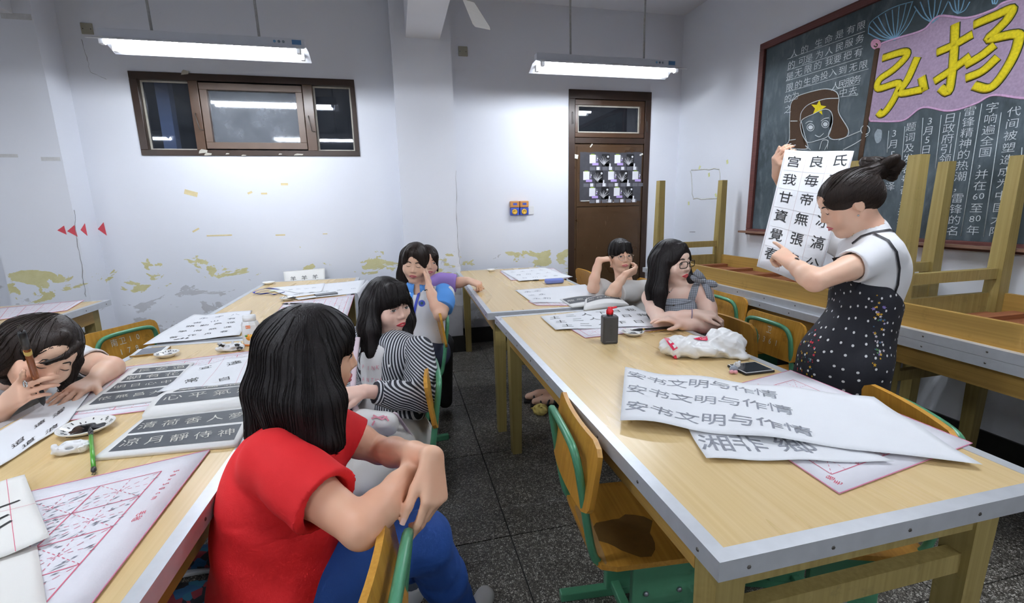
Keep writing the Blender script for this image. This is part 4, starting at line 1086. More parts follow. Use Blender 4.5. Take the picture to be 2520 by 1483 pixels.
    text_on(I, 'PINK', [(895, 902), (907, 905), (919, 905), (930, 903)], .0155, m_pk, t, 'shirt_print'); text_on(I, 'PANTHER', [(884, 930), (895, 932), (906, 934), (917, 935), (928, 936), (939, 936), (949, 935)], .0155, m_pk, t, 'shirt_print')
    button(S, 958, 900, .006, M_WHITEP, 'button', t); button(S, 962, 950, .006, M_WHITEP, 'button', t)
    # trousers and canvas bag on the lap
    J = Field((-.42, 1.2, .0), (.22, 2.05, .66), .007); k1, k2 = at(885, 1190, 1.58), at(860, 1175, 1.72)
    J.ell(pel + Vector((0, 0, -.03)), (.16, .14, .11), R, .03); J.chain([pel + ax * .07 + Vector((0, 0, -.03)), lerp(pel, k1, .5) + ax * .05 + Vector((0, 0, .02)), k1, Vector((k1.x + .02, k1.y + .06, .25)), Vector((k1.x + .06, k1.y + .12, .10))], [.10, .10, .080, .075, .07], .03)
    J.chain([pel - ax * .07 + Vector((0, 0, -.03)), k2, Vector((k2.x, k2.y, .12))], [.10, .08, .07], .03); J.disp(wrinkle(.004, 40, 26, .7))
    J.obj('trousers', cloth('cream_cotton', (.62, .60, .57), .9, .06), t)
    for k, kk in enumerate((k1, k2)):
        K = Field((kk.x - .2, kk.y - .2, -.01), (kk.x + .2, kk.y + .3, .14), .006); c = Vector((kk.x + (.06 if k == 0 else 0), kk.y + (.12 if k == 0 else 0), .05)); K.cone(c, c + Vector((-.10, -.06, -.012)), .04, .034, .03); K.cut((0, 0, .003), (0, 0, -1)); K.obj('shoe', plain('white_leather', (.8, .8, .8), .4), t)
    b = thing('canvas_bag', 'white canvas bag with pink laces on lap of the striped girl', 'bag', at(925, 1030, 1.62) - Vector((0, 0, .05)))
    B = Field(*fit([at(925, 1030, 1.62)], .17), .005); bc = at(925, 1040, 1.60); B.ell(bc, (.072, .05, .038), torso_R((1, -.25, .08)), .02); B.ell(bc + imgvec(925, 1028, -.05, .015, 0), (.045, .04, .04), None, .04); B.ell(bc + imgvec(925, 1028, .045, -.015, .0), (.032, .035, .03), None, .03); B.disp(wrinkle(.004, 45, 33, 2.0))
    B.obj('bag_body', cloth('white_canvas', (.80, .79, .78)), b)
    for pts in ([(918, 1022), (930, 1028), (944, 1024), (953, 1032)], [(914, 1030), (926, 1026), (940, 1032), (952, 1025)], [(922, 1035), (916, 1046)], [(950, 1028), (956, 1036)]): px_strip(B, pts, .0028, m_pk, 'lace', b, .003)
    wparent(tubes('strap', [[at(972, 1015, 1.62), at(990, 1040, 1.66), at(1010, 1070, 1.70), at(1026, 1090, 1.74)], [at(880, 830, 1.82), at(872, 900, 1.74), at(866, 980, 1.66), at(880, 1020, 1.6)]], .011, plain('pale_strap', srgb('d8c4cc'), .8), None, 6, .25), b)
    return t

# ---------------------------------------------------------------- girl in the white and blue polo shirt
def girl_polo():
    t = person('girl in white and blue polo shirt resting cheek on her hand', (.1, 2.85, 0))
    hc = at(1022, 645, 2.86); M = head_frame(hc, (-.20, -.93, -.26), (.13, .0, 1), .98); P = lambda *p: M @ Vector(p)
    nb = at(1030, 708, 2.92); rs, ls = at(993, 738, 2.92), at(1096, 722, 2.86); le, lw = at(1084, 774, 2.74), at(1056, 708, 2.80)
    re_, rw = at(985, 810, 2.85), at(985, 860, 2.7); ch, pel = at(1042, 775, 2.93), at(1040, 870, 2.93)
    f = Field(*fit([hc, nb, rs, ls, le, lw, pel, re_], .13), .005)
    sculpt_head(f, M, .98, 1.08); f.chain([P(0, -.02, -.05), nb, ch, pel], [.05, .055, .09, .09], .03); arm(f, ls, le, lw, 1.12); arm(f, rs, re_, rw)
    tips = sculpt_hand(f, lw, at(1054, 664, 2.88) - lw, imgvec(1060, 680, .80, -.1, .5), -1, [(.1, .15, .1)] * 4, dict(out=.35, down=.1, bend=(.0, .0)), .84, .03)
    f.obj('body', M_SKIN, t); face_parts(f, M, t, .98, 'closed', (0, 0))
    H = Field(*fit([hc, at(995, 760, 3.0)], .14), .0052); cap_hair(H, M, .98, (.060, .064, .092), (0, .103, -.036)); H.cone(P(.03, .05, .085), P(.068, .045, .01), .020, .012, .02); H.cone(P(-.01, .06, .085), P(-.062, .05, .0), .018, .012, .02)
    for a, b, ra, rb in (((.05, -.06, .02), at(985, 720, 3.0), .05, .035), ((.05, -.07, 0), at(990, 790, 3.02), .05, .03)): H.chain([P(*a), lerp(P(*a), b, .5), b], [ra, (ra + rb) / 2, rb], .03)
    hair = H.obj('hair', M_HAIRB, t); strands(H, hair, hair, 160, M_HAIRB, fallflow(M, hc.z), nb.z, .24, 14, .0011, seed=4)
    ax = (ls - rs).normalized(); R = torso_R(ax); S = Field(*fit([nb, ls, rs, pel, le], .15), .0055)
    S.ell(lerp(ch, nb, .4), (.15, .10, .11), R, .03); S.ell(ch, (.15, .115, .14), R, .04); S.ell(lerp(ch, pel, .7), (.155, .125, .15), R, .05); S.cone(ls, rs, .055, .055, .04); S.cone(nb, ch, .06, .08, .03)
    S.cone(nb + Vector((0, 0, .06)), nb + Vector((-.01, -.05, -.01)), .05, .045, .004, True); S.disp(wrinkle(.0018, 32, 22))
    S.obj('polo_shirt', cloth('white_pique', (.78, .78, .82)), t)
    m_b = cloth('sky_blue_pique', srgb('5b9be6'))
    for n, (a, b_) in enumerate(((ls, le), (rs, re_))):
        K = Field(*fit([a, b_], .11), .0052); c = lerp(a, b_, .72); d = (b_ - a).normalized(); K.chain([a + (nb - a) * .08, lerp(a, b_, .4), lerp(a, b_, .9)], [.062, .066, .066], .02); K.cut(c, d); K.disp(wrinkle(.002, 40, 28)); K.obj('sleeve', m_b, t)
    K = Field(*fit([nb], .13), .005); K.cone(nb + Vector((0, 0, .012)), nb + Vector((-.01, -.012, .0)), .066, .070, .01); K.ell(nb + ax * .045 + Vector((-.01, -.055, -.02)), (.04, .02, .03), R, .02); K.ell(nb - ax * .05 + Vector((-.01, -.05, -.025)), (.035, .02, .035), R, .02); K.cone(nb + Vector((0, 0, .09)), nb + Vector((-.01, -.02, .0)), .056, .056, .004, True); K.cone(nb + Vector((-.01, -.06, .04)), nb + Vector((-.02, -.11, -.09)), .012, .03, .004, True); K.cut(nb + Vector((0, 0, .045)), (0, 0, 1)); K.obj('collar', m_b, t)
    px_strip(S, [(1014, 722), (1011, 735), (1008, 748)], .011, m_b, 'placket', t, .002); button(S, 1018, 711, .006, M_WHITEP, 'button', t)
    m_ly = plain('royal_blue_ribbon', srgb('2038b0'), .5); px_strip(S, [(1034, 712), (1029, 730), (1024, 748), (1020, 766), (1019, 785)], .008, m_ly, 'lanyard', t, .005)
    # round badge printed on the chest
    p, n = S.hit(CAMP, ray(1038, 746), .0012); q = n.to_track_quat('Z', 'Y').to_matrix().to_4x4(); q.translation = p
    for nm, r0, r1, m in (('badge_ring', .013, .020, m_ly), ('badge_center', .0001, .0095, plain('badge_leaf', srgb('5a9a6a'), .6))):
        V, Fc = lathe_geo([(r0, 0), (r1, 0), (r1, .0012), (r0, .0012)], 20); wparent(mesh_obj(nm, [q @ Vector(v) for v in V], Fc, m, None), t)
    wparent(tube('wristband', [lw + imgvec(1050, 700, .028 * math.cos(w), -.006 + .008 * math.cos(w), .028 * math.sin(w)) for w in np.linspace(0, 2 * PI, 17)], .0032, M_BLACK, None, 6), t)
    wparent(tubes('wristband_tassel', [[lw + imgvec(1050, 700, -.01, -.01, .03), lw + imgvec(1050, 700, -.015, -.04, .03)], [lw + imgvec(1050, 700, .0, -.01, .03), lw + imgvec(1050, 700, .03, -.005, .02)]], .0016, M_BLACK, None, 5), t)
    J = Field((-.35, 2.2, .0), (.35, 3.15, .62), .009); J.ell(pel + Vector((0, 0, -.02)), (.16, .14, .10), R, .03)
    for sgn in (-1, 1):
        k_ = Vector((-.18 + sgn * .09, 2.52, .50)); J.chain([pel + ax * (.08 * sgn), k_, Vector((k_.x, k_.y + .02, .10))], [.10, .075, .055], .03)
    J.obj('trousers', cloth('navy_cotton', (.03, .04, .08)), t)
    return t

# ---------------------------------------------------------------- person in purple behind
def girl_purple():
    t = person('person in lilac shirt half hidden behind the polo girl, fist on table edge', (.2, 3.5, 0))
    hc = at(1052, 643, 3.42); M = head_frame(hc, (.15, -.97, -.15), (.05, 0, 1), .98); P = lambda *p: M @ Vector(p)
    nb = at(1050, 700, 3.46); rs, ls = at(1010, 705, 3.46), at(1086, 692, 3.40); le, lw = at(1125, 696, 3.40), at(1152, 690, 3.36); ch, pel = at(1050, 760, 3.46), at(1050, 840, 3.46)
    f = Field(*fit([hc, nb, rs, ls, le, lw, at(1180, 692, 3.36), pel], .12), .0055); sculpt_head(f, M, .98); f.chain([P(0, -.02, -.05), nb, ch, pel], [.05, .055, .09, .09], .03); arm(f, ls, le, lw, 1.05)
    sculpt_hand(f, lw, at(1166, 695, 3.35) - lw, imgvec(1160, 690, .1, .8, .5), -1, [(1.2, 1.3, .9)] * 4, dict(out=.4, down=.5, bend=(.5, .5)), 1.0, .02)
    f.obj('body', M_SKIN, t); face_parts(f, M, t, .98, 'open')
    H = Field(*fit([hc], .16), .0055); cap_hair(H, M, .98, (.062, .062, .085), (0, .10, -.042)); H.cone(P(-.04, .07, .06), P(-.066, .05, -.06), .02, .008, .02); hair = H.obj('hair', M_HAIRB, t)
    strands(H, hair, hair, 60, M_HAIRB, fallflow(M, hc.z), hc.z, .2, 12, .0012, seed=5)
    ax = (ls - rs).normalized(); R = torso_R(ax); S = Field(*fit([nb, ls, rs, pel, le], .14), .006); S.ell(ch, (.15, .115, .14), R, .04); S.ell(lerp(ch, pel, .7), (.155, .125, .15), R, .05); S.cone(ls, rs, .055, .055, .04); S.cone(nb, ch, .06, .08, .03)
    S.chain([ls, lerp(ls, le, .6), lerp(ls, le, 1.05)], [.060, .062, .062], .03); d = (le - ls).normalized(); S.cut(lerp(ls, le, .95), d, le - Vector((.07,) * 3), le + Vector((.12,) * 3)); S.cone(nb + Vector((0, 0, .06)), nb + Vector((0, -.05, 0)), .05, .045, .004, True); S.disp(wrinkle(.003, 40, 26))
    S.obj('t_shirt', cloth('lilac_jersey', srgb('a98ad8')), t)
    J = Field((-.2, 2.9, .0), (.6, 3.75, .62), .009); J.ell(pel + Vector((0, 0, -.02)), (.16, .14, .10), R, .03)
    for sgn in (-1, 1):
        k_ = Vector((pel.x + sgn * .09, pel.y - .32, .48)); J.chain([pel + ax * (.08 * sgn), k_, Vector((k_.x, k_.y + .02, .06))], [.10, .07, .05], .03)
    J.obj('trousers', cloth('charcoal_cotton', (.02, .02, .024)), t)
    return t

def spectacles(M, par, s, rx, rz, rnd, mat, r=.0016, y=.104):
    P = lambda *p: M @ Vector(p)
    for x in (-1, 1):
        pts = []
        for w in np.linspace(0, 2 * PI, 25):
            cx, cz = math.cos(w), math.sin(w)
            if not rnd: cx, cz = math.copysign(abs(cx) ** .5, cx), math.copysign(abs(cz) ** .5, cz)
            pts.append(P(x * .0325 + cx * rx, y - abs(x * .0325 + cx * rx) * .18, .004 + cz * rz))
        wparent(tube('rim', pts, r, mat, None, 6), par)
        wparent(mesh_obj('lens', pts[:-1], [tuple(range(24))], M_LENS, None), par)
        wparent(tube('temple', [P(x * (.0325 + rx), y - .010, .008), P(x * .074, .06, .010), P(x * .079, -.005, .004)], r, mat, None, 6), par)
    wparent(tube('bridge', [P(-.0325 + rx, y - .002, .007), P(0, y + .001, .010), P(.0325 - rx, y - .002, .007)], r, mat, None, 6), par)
M_LENS = glass_mat('spectacle_lens', (.97, .98, .99), 0.0, .05)

# ---------------------------------------------------------------- girl with thin round glasses at the far table
def girl_round():
    t = person('girl with thin round glasses and pale blouse propping elbows on far table', (1.6, 3.1, 0))
    hc = at(1527, 628, 3.22); M = head_frame(hc, (-.06, -.99, -.08), (-.03, 0, 1), .95); P = lambda *p: M @ Vector(p)
    nb = at(1535, 690, 3.26); rs, ls = at(1500, 718, 3.28), at(1590, 712, 3.16); re_, rw = at(1458, 708, 3.16), at(1474, 640, 3.18); le, lw = at(1503, 724, 2.98), at(1538, 676, 3.0)
    ch, pel = at(1560, 775, 3.25), at(1580, 850, 3.28)
    f = Field(*fit([hc, nb, rs, ls, re_, rw, le, lw, pel], .12), .005); sculpt_head(f, M, .95, 1.05); f.chain([P(0, -.02, -.05), nb, ch, pel], [.048, .052, .09, .09], .03)
    arm(f, rs, re_, rw, 1.0); arm(f, ls, le, lw, 1.0)
    sculpt_hand(f, rw, at(1500, 636, 3.20) - rw, imgvec(1490, 635, .15, .9, .35), -1, [(.75, .5, .3), (.8, .6, .3), (.85, .6, .3), (.9, .7, .3)], None, .84, .06)
    sculpt_hand(f, lw, at(1566, 664, 3.02) - lw, imgvec(1555, 668, .25, -.7, .7), 1, [(.7, .8, .5), (.75, .9, .5), (.8, .9, .5), (.8, .9, .5)], None, .9, .04)
    f.obj('body', M_SKIN, t); face_parts(f, M, t, .95, 'open', (.4, 0)); spectacles(M, t, .95, .0215, .0205, True, plain('silver_wire', (.55, .5, .45), .25, .8), .0011)
    H = Field(*fit([hc], .17), .005); cap_hair(H, M, .95, (.058, .060, .085), (0, .100, -.040))
    for x in (-.05, -.03, -.01, .012, .034, .05): H.cone(P(x * .7, .055, .085), P(x * 1.15, .085 - abs(x) * .3, .034), .018, .006, .012)
    H.chain([P(-.02, -.07, .0), P(-.01, -.09, -.09)], [.055, .04], .03); hair = H.obj('hair', M_HAIR, t); strands(H, hair, hair, 120, M_HAIR, fallflow(M, hc.z), hc.z, .18, 12, .0011, seed=6)
    ax = (ls - rs).normalized(); R = torso_R(ax); S = Field(*fit([nb, ls, rs, pel, le, re_], .14), .0055)
    S.ell(lerp(ch, nb, .4), (.14, .10, .10), R, .03); S.ell(ch, (.15, .12, .14), R, .04); S.ell(lerp(ch, pel, .7), (.16, .13, .14), R, .05); S.cone(ls, rs, .055, .055, .04)
    for a, b_ in ((ls, le), (rs, re_)):
        d = (b_ - a).normalized(); c = lerp(a, b_, .82); S.chain([a, lerp(a, b_, .5), lerp(a, b_, .95)], [.062, .072, .066], .03); S.cut(c, d, c - Vector((.075,) * 3) + d * .06, c + Vector((.075,) * 3) + d * .06)
    S.cone(nb + Vector((0, 0, .06)), nb + Vector((.02, -.06, -.01)), .052, .05, .004, True); S.disp(wrinkle(.003, 44, 30, .2))
    S.obj('blouse', cloth('oatmeal_linen', (.62, .60, .58), .9, .08), t)
    J = Field((1.2, 2.6, .0), (2.1, 3.5, .62), .009); J.ell(pel + Vector((0, 0, -.05)), (.16, .14, .10), R, .03)
    for sgn in (-1, 1):
        k_ = Vector((1.22 + .1, 3.05 + sgn * .1, .48)); J.chain([pel + Vector((0, .08 * sgn, -.05)), k_, Vector((k_.x - .05, k_.y, .08))], [.10, .07, .05], .03)
    J.obj('trousers', cloth('charcoal_cotton', (.02, .02, .024)), t)
    return t

# ---------------------------------------------------------------- girl with dark framed glasses and bow on her shoulder
def girl_bow():
    t = person('girl with dark-framed glasses, long black hair and grey bow-strap dress', (1.65, 2.2, 0))
    hc = at(1655, 645, 2.42); M = head_frame(hc, (.30, -.95, -.06), (-.06, 0, 1), .98); P = lambda *p: M @ Vector(p)
    nb = at(1660, 722, 2.46); rs, ls = at(1602, 732, 2.50), at(1730, 716, 2.38); re_, rw = at(1622, 790, 2.30), at(1712, 772, 2.26); le, lw = at(1752, 800, 2.28), at(1678, 800, 2.24)
    ch, pel = at(1670, 790, 2.48), at(1690, 880, 2.48)
    f = Field(*fit([hc, nb, rs, ls, re_, rw, le, lw, at(1760, 778, 2.2), at(1620, 785, 2.2), pel], .12), .0046); sculpt_head(f, M, .98); f.chain([P(0, -.02, -.05), nb, ch, pel], [.046, .05, .09, .09], .03)
    ax = (ls - rs).normalized(); R = torso_R(ax); f.ell(lerp(ch, nb, .55), (.145, .075, .09), R, .03); f.cone(rs, ls, .045, .045, .04)
    arm(f, rs, re_, rw, 1.02); arm(f, ls, le, lw, 1.02)
    tips = sculpt_hand(f, rw, at(1748, 774, 2.24) - rw, imgvec(1735, 770, .1, .85, .4), 1, [(.6, .7, .4), (.6, .8, .4), (.65, .8, .4), (.7, .8, .4)], dict(out=.5, down=.3, bend=(.3, .3)), .92, .05)
    tips2 = sculpt_hand(f, lw, at(1640, 782, 2.22) - lw, imgvec(1650, 780, .1, .9, .3), -1, [(.35, .35, .2), (.4, .4, .2), (.45, .4, .2), (.5, .5, .2)], None, .92, .08)
    f.obj('body', M_SKIN_PALE, t); face_parts(f, M, t, .98, 'open', (.4, .1), M_LIPR); spectacles(M, t, .98, .0235, .0165, False, plain('tortoise_frame', (.03, .02, .012), .25), .0021)
    H = Field(*fit([hc, at(1610, 800, 2.4), at(1700, 760, 2.4)], .14), .0046); cap_hair(H, M, .98, (.060, .066, .095), (-.004, .106, -.034))
    for a, b, ra, rb in (((.068, -.01, .02), at(1622, 790, 2.36), .042, .022), ((.07, -.03, .0), at(1608, 770, 2.44), .05, .034), ((.03, -.06, .0), at(1625, 740, 2.52), .06, .045), ((-.05, -.05, .0), at(1690, 725, 2.50), .05, .04), ((-.072, .0, .0), at(1702, 742, 2.40), .034, .020)):
        A = P(*a); H.chain([A, lerp(A, b, .5) + (lerp(A, b, .5) - P(0, -.02, -.1)) * .10, b], [ra, (ra + rb) / 2, rb], .03)
    H.cone(P(.0, .06, .088), P(.066, .05, .02), .018, .012, .02); H.cone(P(.0, .06, .088), P(-.062, .055, .02), .016, .010, .02)
    hair = H.obj('hair', M_HAIR, t); strands(H, hair, hair, 320, M_HAIR, fallflow(M, hc.z), nb.z - .05, .32, 18, .0010, seed=7)
    g = gingham('grey_gingham', ax)
    S = Field(*fit([ch, pel], .19), .005); S.ell(lerp(ch, nb, .2), (.150, .118, .14), R, .03); S.ell(ch, (.150, .122, .15), R, .03); S.ell(lerp(ch, pel, .6), (.15, .125, .14), R, .04); S.ell(pel, (.17, .14, .12), R, .05); S.cut(at(1665, 738, 2.34), (0, 0, 1)); S.disp(wrinkle(.0015, 34, 25)); S.obj('dress', g, t)
    px_strip(S, [(1634, 747), (1650, 748), (1668, 747), (1685, 744), (1700, 740)], .006, g, 'dress_hem_band', t, .004); button(S, 1658, 738 + 12, .005, plain('brown_button', (.1, .06, .03), .4), 'button', t)
    st = [(1700, 742), (1706, 722), (1712, 705), (1718, 695)]
    px_strip(f, st, .018, g, 'shoulder_strap', t, .004)
    bp = ls + Vector((-.02, -.03, .055))
    B = Field(*fit([bp], .12), .0035)
    for a, b in ((-1, .35), (1, -.25)): B.ell(bp + imgvec(1716, 694, .034 * a, .018 * b * 2, .006), (.033, .012, .019), torso_R(imgvec(1716, 694, a, b, .2)), .008)
    B.cone(bp, bp + imgvec(1716, 694, 0, .004, .008), .012, .012, .006); B.obj('bow', g, t)
    wparent(tubes('bow_tail', [[bp, bp + imgvec(1716, 694, .02, -.04, .02), bp + imgvec(1716, 694, .04, -.10, .03)], [bp, bp + imgvec(1716, 694, -.02, .03, .02), bp + imgvec(1716, 694, -.045, .05, .02)]], .016, g, None, 8, .18, -ray(1716, 694).normalized()), t)
    wparent(tube('bracelet', [lerp(rw, re_, .12) + imgvec(1708, 770, .004 * math.sin(w), .031 * math.cos(w), .031 * math.sin(w)) for w in np.linspace(0, 2 * PI, 17)], .0022, plain('mauve_cord', srgb('8f7f9a'), .6), None, 6), t)
    nk = [f.hit(CAMP, ray(*p), .002)[0] for p in ((1640, 715), (1645, 722), (1650, 718), (1656, 712))]; wparent(tube('necklace', nk, .0009, plain('silver', (.7, .7, .7), .2, 1), None, 5), t)
    button(f, 1648, 718, .004, plain('silver', (.7, .7, .7), .2, 1), 'pendant', t)
    # thighs under the table and strappy sandals on the floor
    J = Field((.75, 1.9, .0), (1.95, 3.2, .62), .009); J.ell(pel + Vector((0, 0, -.04)), (.16, .14, .10), R, .03)
    for sgn in (-1, 1):
        k_ = Vector((1.25, 2.45 + sgn * .12, .47)); J.chain([pel + Vector((0, .09 * sgn, -.04)), k_], [.10, .09], .03)
    J.obj('skirt', g, t)
    L = Field((.72, 2.3, -.01), (1.45, 3.25, .55), .008)
    for k, (kx, ky, fx, fy) in enumerate(((1.22, 2.57, 1.0, 3.02), (1.22, 2.36, 1.02, 2.92))):
        L.chain([Vector((kx, ky, .46)), Vector((kx - .06, ky + .2, .26)), Vector((fx, fy, .08))], [.058, .05, .034], .02); L.chain([Vector((fx, fy, .06)), Vector((fx - .09, fy + .02, .045)), Vector((fx - .16, fy + .04, .032))], [.036, .036, .026], .02)
    L.cut((0, 0, .014), (0, 0, -1)); L.obj('bare_legs', M_SKIN, t)
    for (fx, fy) in ((1.0, 3.02), (1.02, 2.92)):
        wparent(box('sandal_sole', (-.13, -.04, 0), (.13, .04, .016), M_BLACK, None, .006), t).matrix_local = Matrix.Translation(Vector((fx - .07, fy + .016, 0)) - t.location) @ Matrix.Rotation(-.2, 4, 'Z')
        t.children[-1].matrix_parent_inverse = Matrix.Identity(4)
        wparent(tubes('sandal_strap', [[Vector((fx + a, fy - .045, .03)), Vector((fx + (a + b) / 2, fy, .095 + (a + b) * .18)), Vector((fx + b, fy + .05, .03))] for a, b in ((-.10, -.02), (-.02, -.10), (-.05, .03), (.03, -.05), (-.14, -.12))], .007, M_BLACK, None, 6), t)
    return t
def gingham(name, ax):
    b = NB(name); g = b.n('ShaderNodeNewGeometry'); out = []
    for a in (Vector(ax).normalized(), Vector((0, 0, 1))):
        d = b.n('ShaderNodeVectorMath', operation='DOT_PRODUCT'); d.inputs[1].default_value = a / .009; b.l(g.outputs['Position'], d.inputs[0]); out.append(b.math('GREATER_THAN', b.math('FRACT', d.outputs['Value']), .5))
    c = b.ramp(b.math('MULTIPLY', b.math('ADD', out[0], out[1]), .5), [(0, srgb('6c7078')), (.5, srgb('858a93')), (1, srgb('a9adb5'))], 'CONSTANT'); b.set(Base_Color=c, Roughness=.85); b.bump(b.noise(b.coord(), 22, 3), .15, .003); return b.m

# ---------------------------------------------------------------- teacher holding up the calligraphy sheet
def teacher():
    t = person('standing woman with hair bun and dotted black dress holding up calligraphy sheet', (1.62, 1.32, 0))
    hc = at(2086, 500, 1.70); M = head_frame(hc, (-.76, .44, -.50), (-.40, .16, .90), .95); P = lambda *p: M @ Vector(p)
    nb = at(2140, 570, 1.70); ns, ne, nw = at(2168, 628, 1.62), at(2005, 692, 1.56), at(1952, 650, 1.68); fs, fe, fwr = at(2085, 605, 1.90), at(1990, 560, 2.16), at(1914, 432, 2.05)
    ch, wa, hip = at(2142, 680, 1.72), at(2120, 780, 1.74), at(2075, 890, 1.76)
    f = Field(*fit([hc, nb, ns, ne, nw, fs, fe, fwr, at(1912, 615, 1.76), at(1912, 372, 1.9), wa], .13), .0045)
    sculpt_head(f, M, .95); f.chain([P(0, -.025, -.05), nb, ch, wa], [.046, .048, .09, .08], .03); arm(f, ns, ne, nw, .98); arm(f, fs, fe, fwr, .95)
    tips = sculpt_hand(f, nw, at(1925, 628, 1.73) - nw, imgvec(1935, 640, -.1, .85, .5), 1, [(.05, .1, .1), (.9, 1.2, .7), (1.0, 1.3, .8), (1.1, 1.3, .8)], dict(out=.35, down=.4, bend=(.4, .3)), .92, .04)
    tips2 = sculpt_hand(f, fwr, at(1912, 392, 1.99) - fwr, imgvec(1915, 385, -.75, .1, .6), -1, [(.75, .6, .4), (.8, .7, .4), (.85, .7, .4), (.9, .7, .4)], dict(out=.6, down=.4, bend=(.4, .4)), .92, .08)
    f.obj('body', M_SKIN, t); add_nails(t, tips2[:4], M_NAILD); face_parts(f, M, t, .93, 'closed', (0, 0), M_LIP)
    H = Field(*fit([hc, at(2190, 420, 1.7)], .15), .0045); cap_hair(H, M, .95, (.064, .066, .098), (0, .108, -.046)); H.ell(P(.090, .015, -.050), (.034, .050, .058), R3(M, .93), .012, True); H.ell(P(-.090, .015, -.050), (.034, .050, .058), R3(M, .93), .012, True)
    H.ell(P(0, -.07, -.005), (.058, .048, .055), R3(M, .93), .03)
    bun = at(2172, 414, 1.69); H.cone(P(0, -.06, .07), bun, .034, .028, .02)
    for k in range(7):
        w = k * .9; c = bun + imgvec(2172, 418, .040 * math.cos(w) - .01, .024 * math.sin(w), .016 * math.sin(w * 2)); H.ell(c, (.040, .026, .020), torso_R(imgvec(2172, 418, math.sin(w), math.cos(w), .3)), .006)
    H.ell(bun + imgvec(2172, 418, .045, .010, 0), (.024, .016, .016), None, .006)
    hair = H.obj('hair', M_HAIRB, t)
    def fl(p): return np.array(bun) - p
    strands(H, hair, hair, 320, M_HAIRB, fl, None, .16, 14, .0009, seed=8)
    wparent(tubes('loose_hair', [[P(.055, -.06, -.03), P(.05, -.07, -.08), P(.045, -.06, -.13)], [P(.065, -.04, -.03), P(.06, -.05, -.08), P(.06, -.03, -.12)], [bun, bun + imgvec(2172, 418, .035, .02, 0), bun + imgvec(2172, 418, .055, .012, 0)], [bun, bun + imgvec(2172, 418, -.03, .03, .02), bun + imgvec(2172, 418, -.05, .026, .02)]], .0010, M_HAIRB, None, 4), hair)
    ax = (fs - ns).normalized(); R = torso_R(ax)
    S = Field(*fit([nb, ns, fs, wa, ne], .15), .0048); S.ell(lerp(ch, nb, .35), (.14, .095, .12), R, .03); S.ell(ch, (.135, .11, .14), R, .04); S.cone(lerp(ns, nb, .08), lerp(fs, nb, .05), .052, .05, .04); S.cone(nb, ch, .058, .08, .03); S.ell(lerp(ch, wa, .8), (.12, .10, .12), R, .04)
    for a, b_, q in ((ns, ne, .46), (fs, fe, .45)):
        d = (b_ - a).normalized(); c = lerp(a, b_, q); S.chain([a, lerp(a, b_, q + .08)], [.058, .060], .03); S.cut(c, d, c - Vector((.075,) * 3) + d * .06, c + Vector((.075,) * 3) + d * .06); S.cone(c - d * .02, c + d * .06, .046, .054, .002, True)
    S.cone(nb + (P(0, -.02, -.05) - nb) * .35, P(0, -.02, -.06), .052, .052, .004, True); S.cut(lerp(wa, hip, .2), (0, 0, -1)); S.disp(wrinkle(.0025, 42, 27, .3))
    S.obj('t_shirt', cloth('white_jersey', (.78, .78, .80)), t)
    # dotted pinafore dress
    b = NB('polka_dot'); g = b.n('ShaderNodeNewGeometry'); sx = b.n('ShaderNodeSeparateXYZ'); b.l(g.outputs['Position'], sx.inputs[0])
    u = b.math('MULTIPLY', b.math('ARCTAN2', b.math('SUBTRACT', sx.outputs[1], wa.y), b.math('SUBTRACT', sx.outputs[0], wa.x)), .19)
    cb = b.n('ShaderNodeCombineXYZ'); b.l(u, cb.inputs[0]); b.l(sx.outputs[2], cb.inputs[1])
    vo = b.n('ShaderNodeTexVoronoi', voronoi_dimensions='2D'); vo.inputs['Scale'].default_value = 24; vo.inputs['Randomness'].default_value = .55; b.l(cb.outputs[0], vo.inputs['Vector'])
    c = b.mix(b.math('LESS_THAN', vo.outputs['Distance'], .105), (.010, .011, .018), (.75, .75, .75)); b.set(Base_Color=c, Roughness=.75); b.bump(b.noise(b.coord(), 14, 3), .3, .006)
    Dr = Field((1.10, .88, .30), (2.12, 1.82, 1.32), .0065)
    Dr.ell(lerp(ch, wa, .35), (.140, .112, .11), R, .03); Dr.ell(wa, (.135, .105, .13), R, .05); Dr.ell(hip, (.165, .130, .15), R, .06); Dr.cone(lerp(wa, hip, .5), Vector((hip.x - .06, hip.y + .02, .42)), .12, .17, .05); Dr.cone(hip, Vector((hip.x + .0, hip.y - .02, .45)), .13, .15, .05)
    up = at(2060, 640, 1.62); Dr.cone(at(2095, 690, 1.70), at(2072, 628, 1.78), .05, .022, .03)
    Dr.cut(lerp(ch, wa, .25) + Vector((0, 0, .02)), (.85, -.35, 1)); Dr.cut((0, 0, .36), (0, 0, -1))
    Dr.disp(lambda X, Y, Z: .006 * np.sin(9 * np.arctan2(Y - wa.y, X - wa.x) + 2 * Z) * np.clip((1.0 - Z) * 1.6, 0, 1)); Dr.disp(wrinkle(.002, 30, 20))
    dress = Dr.obj('pinafore_dress', b.m, t)
    px_strip(S, [(2072, 628), (2080, 655), (2090, 685), (2102, 715)], .030, b.m, 'dress_bib', t, .004)
    m_s = plain('black_strap', (.012, .012, .016), .6)
    for pts in ([(2188, 655), (2200, 700), (2196, 690)][:0] or [(2150, 575), (2185, 592), (2205, 620), (2212, 660), (2208, 700), (2195, 735)], [(2098, 600), (2120, 582), (2150, 572), (2190, 566), (2222, 578)]): px_strip(S, pts, .0045, m_s, 'dress_strap', t, .003)
    cols = [plain('flower_' + c_, srgb(c_), .7) for c_ in ('c8283a', 'd8a52a', '5a8a5a', '8a7ac0', 'd8d0d8', '4a6a8a')]
    rg = random.Random(5); VF = [([], []) for _ in cols]
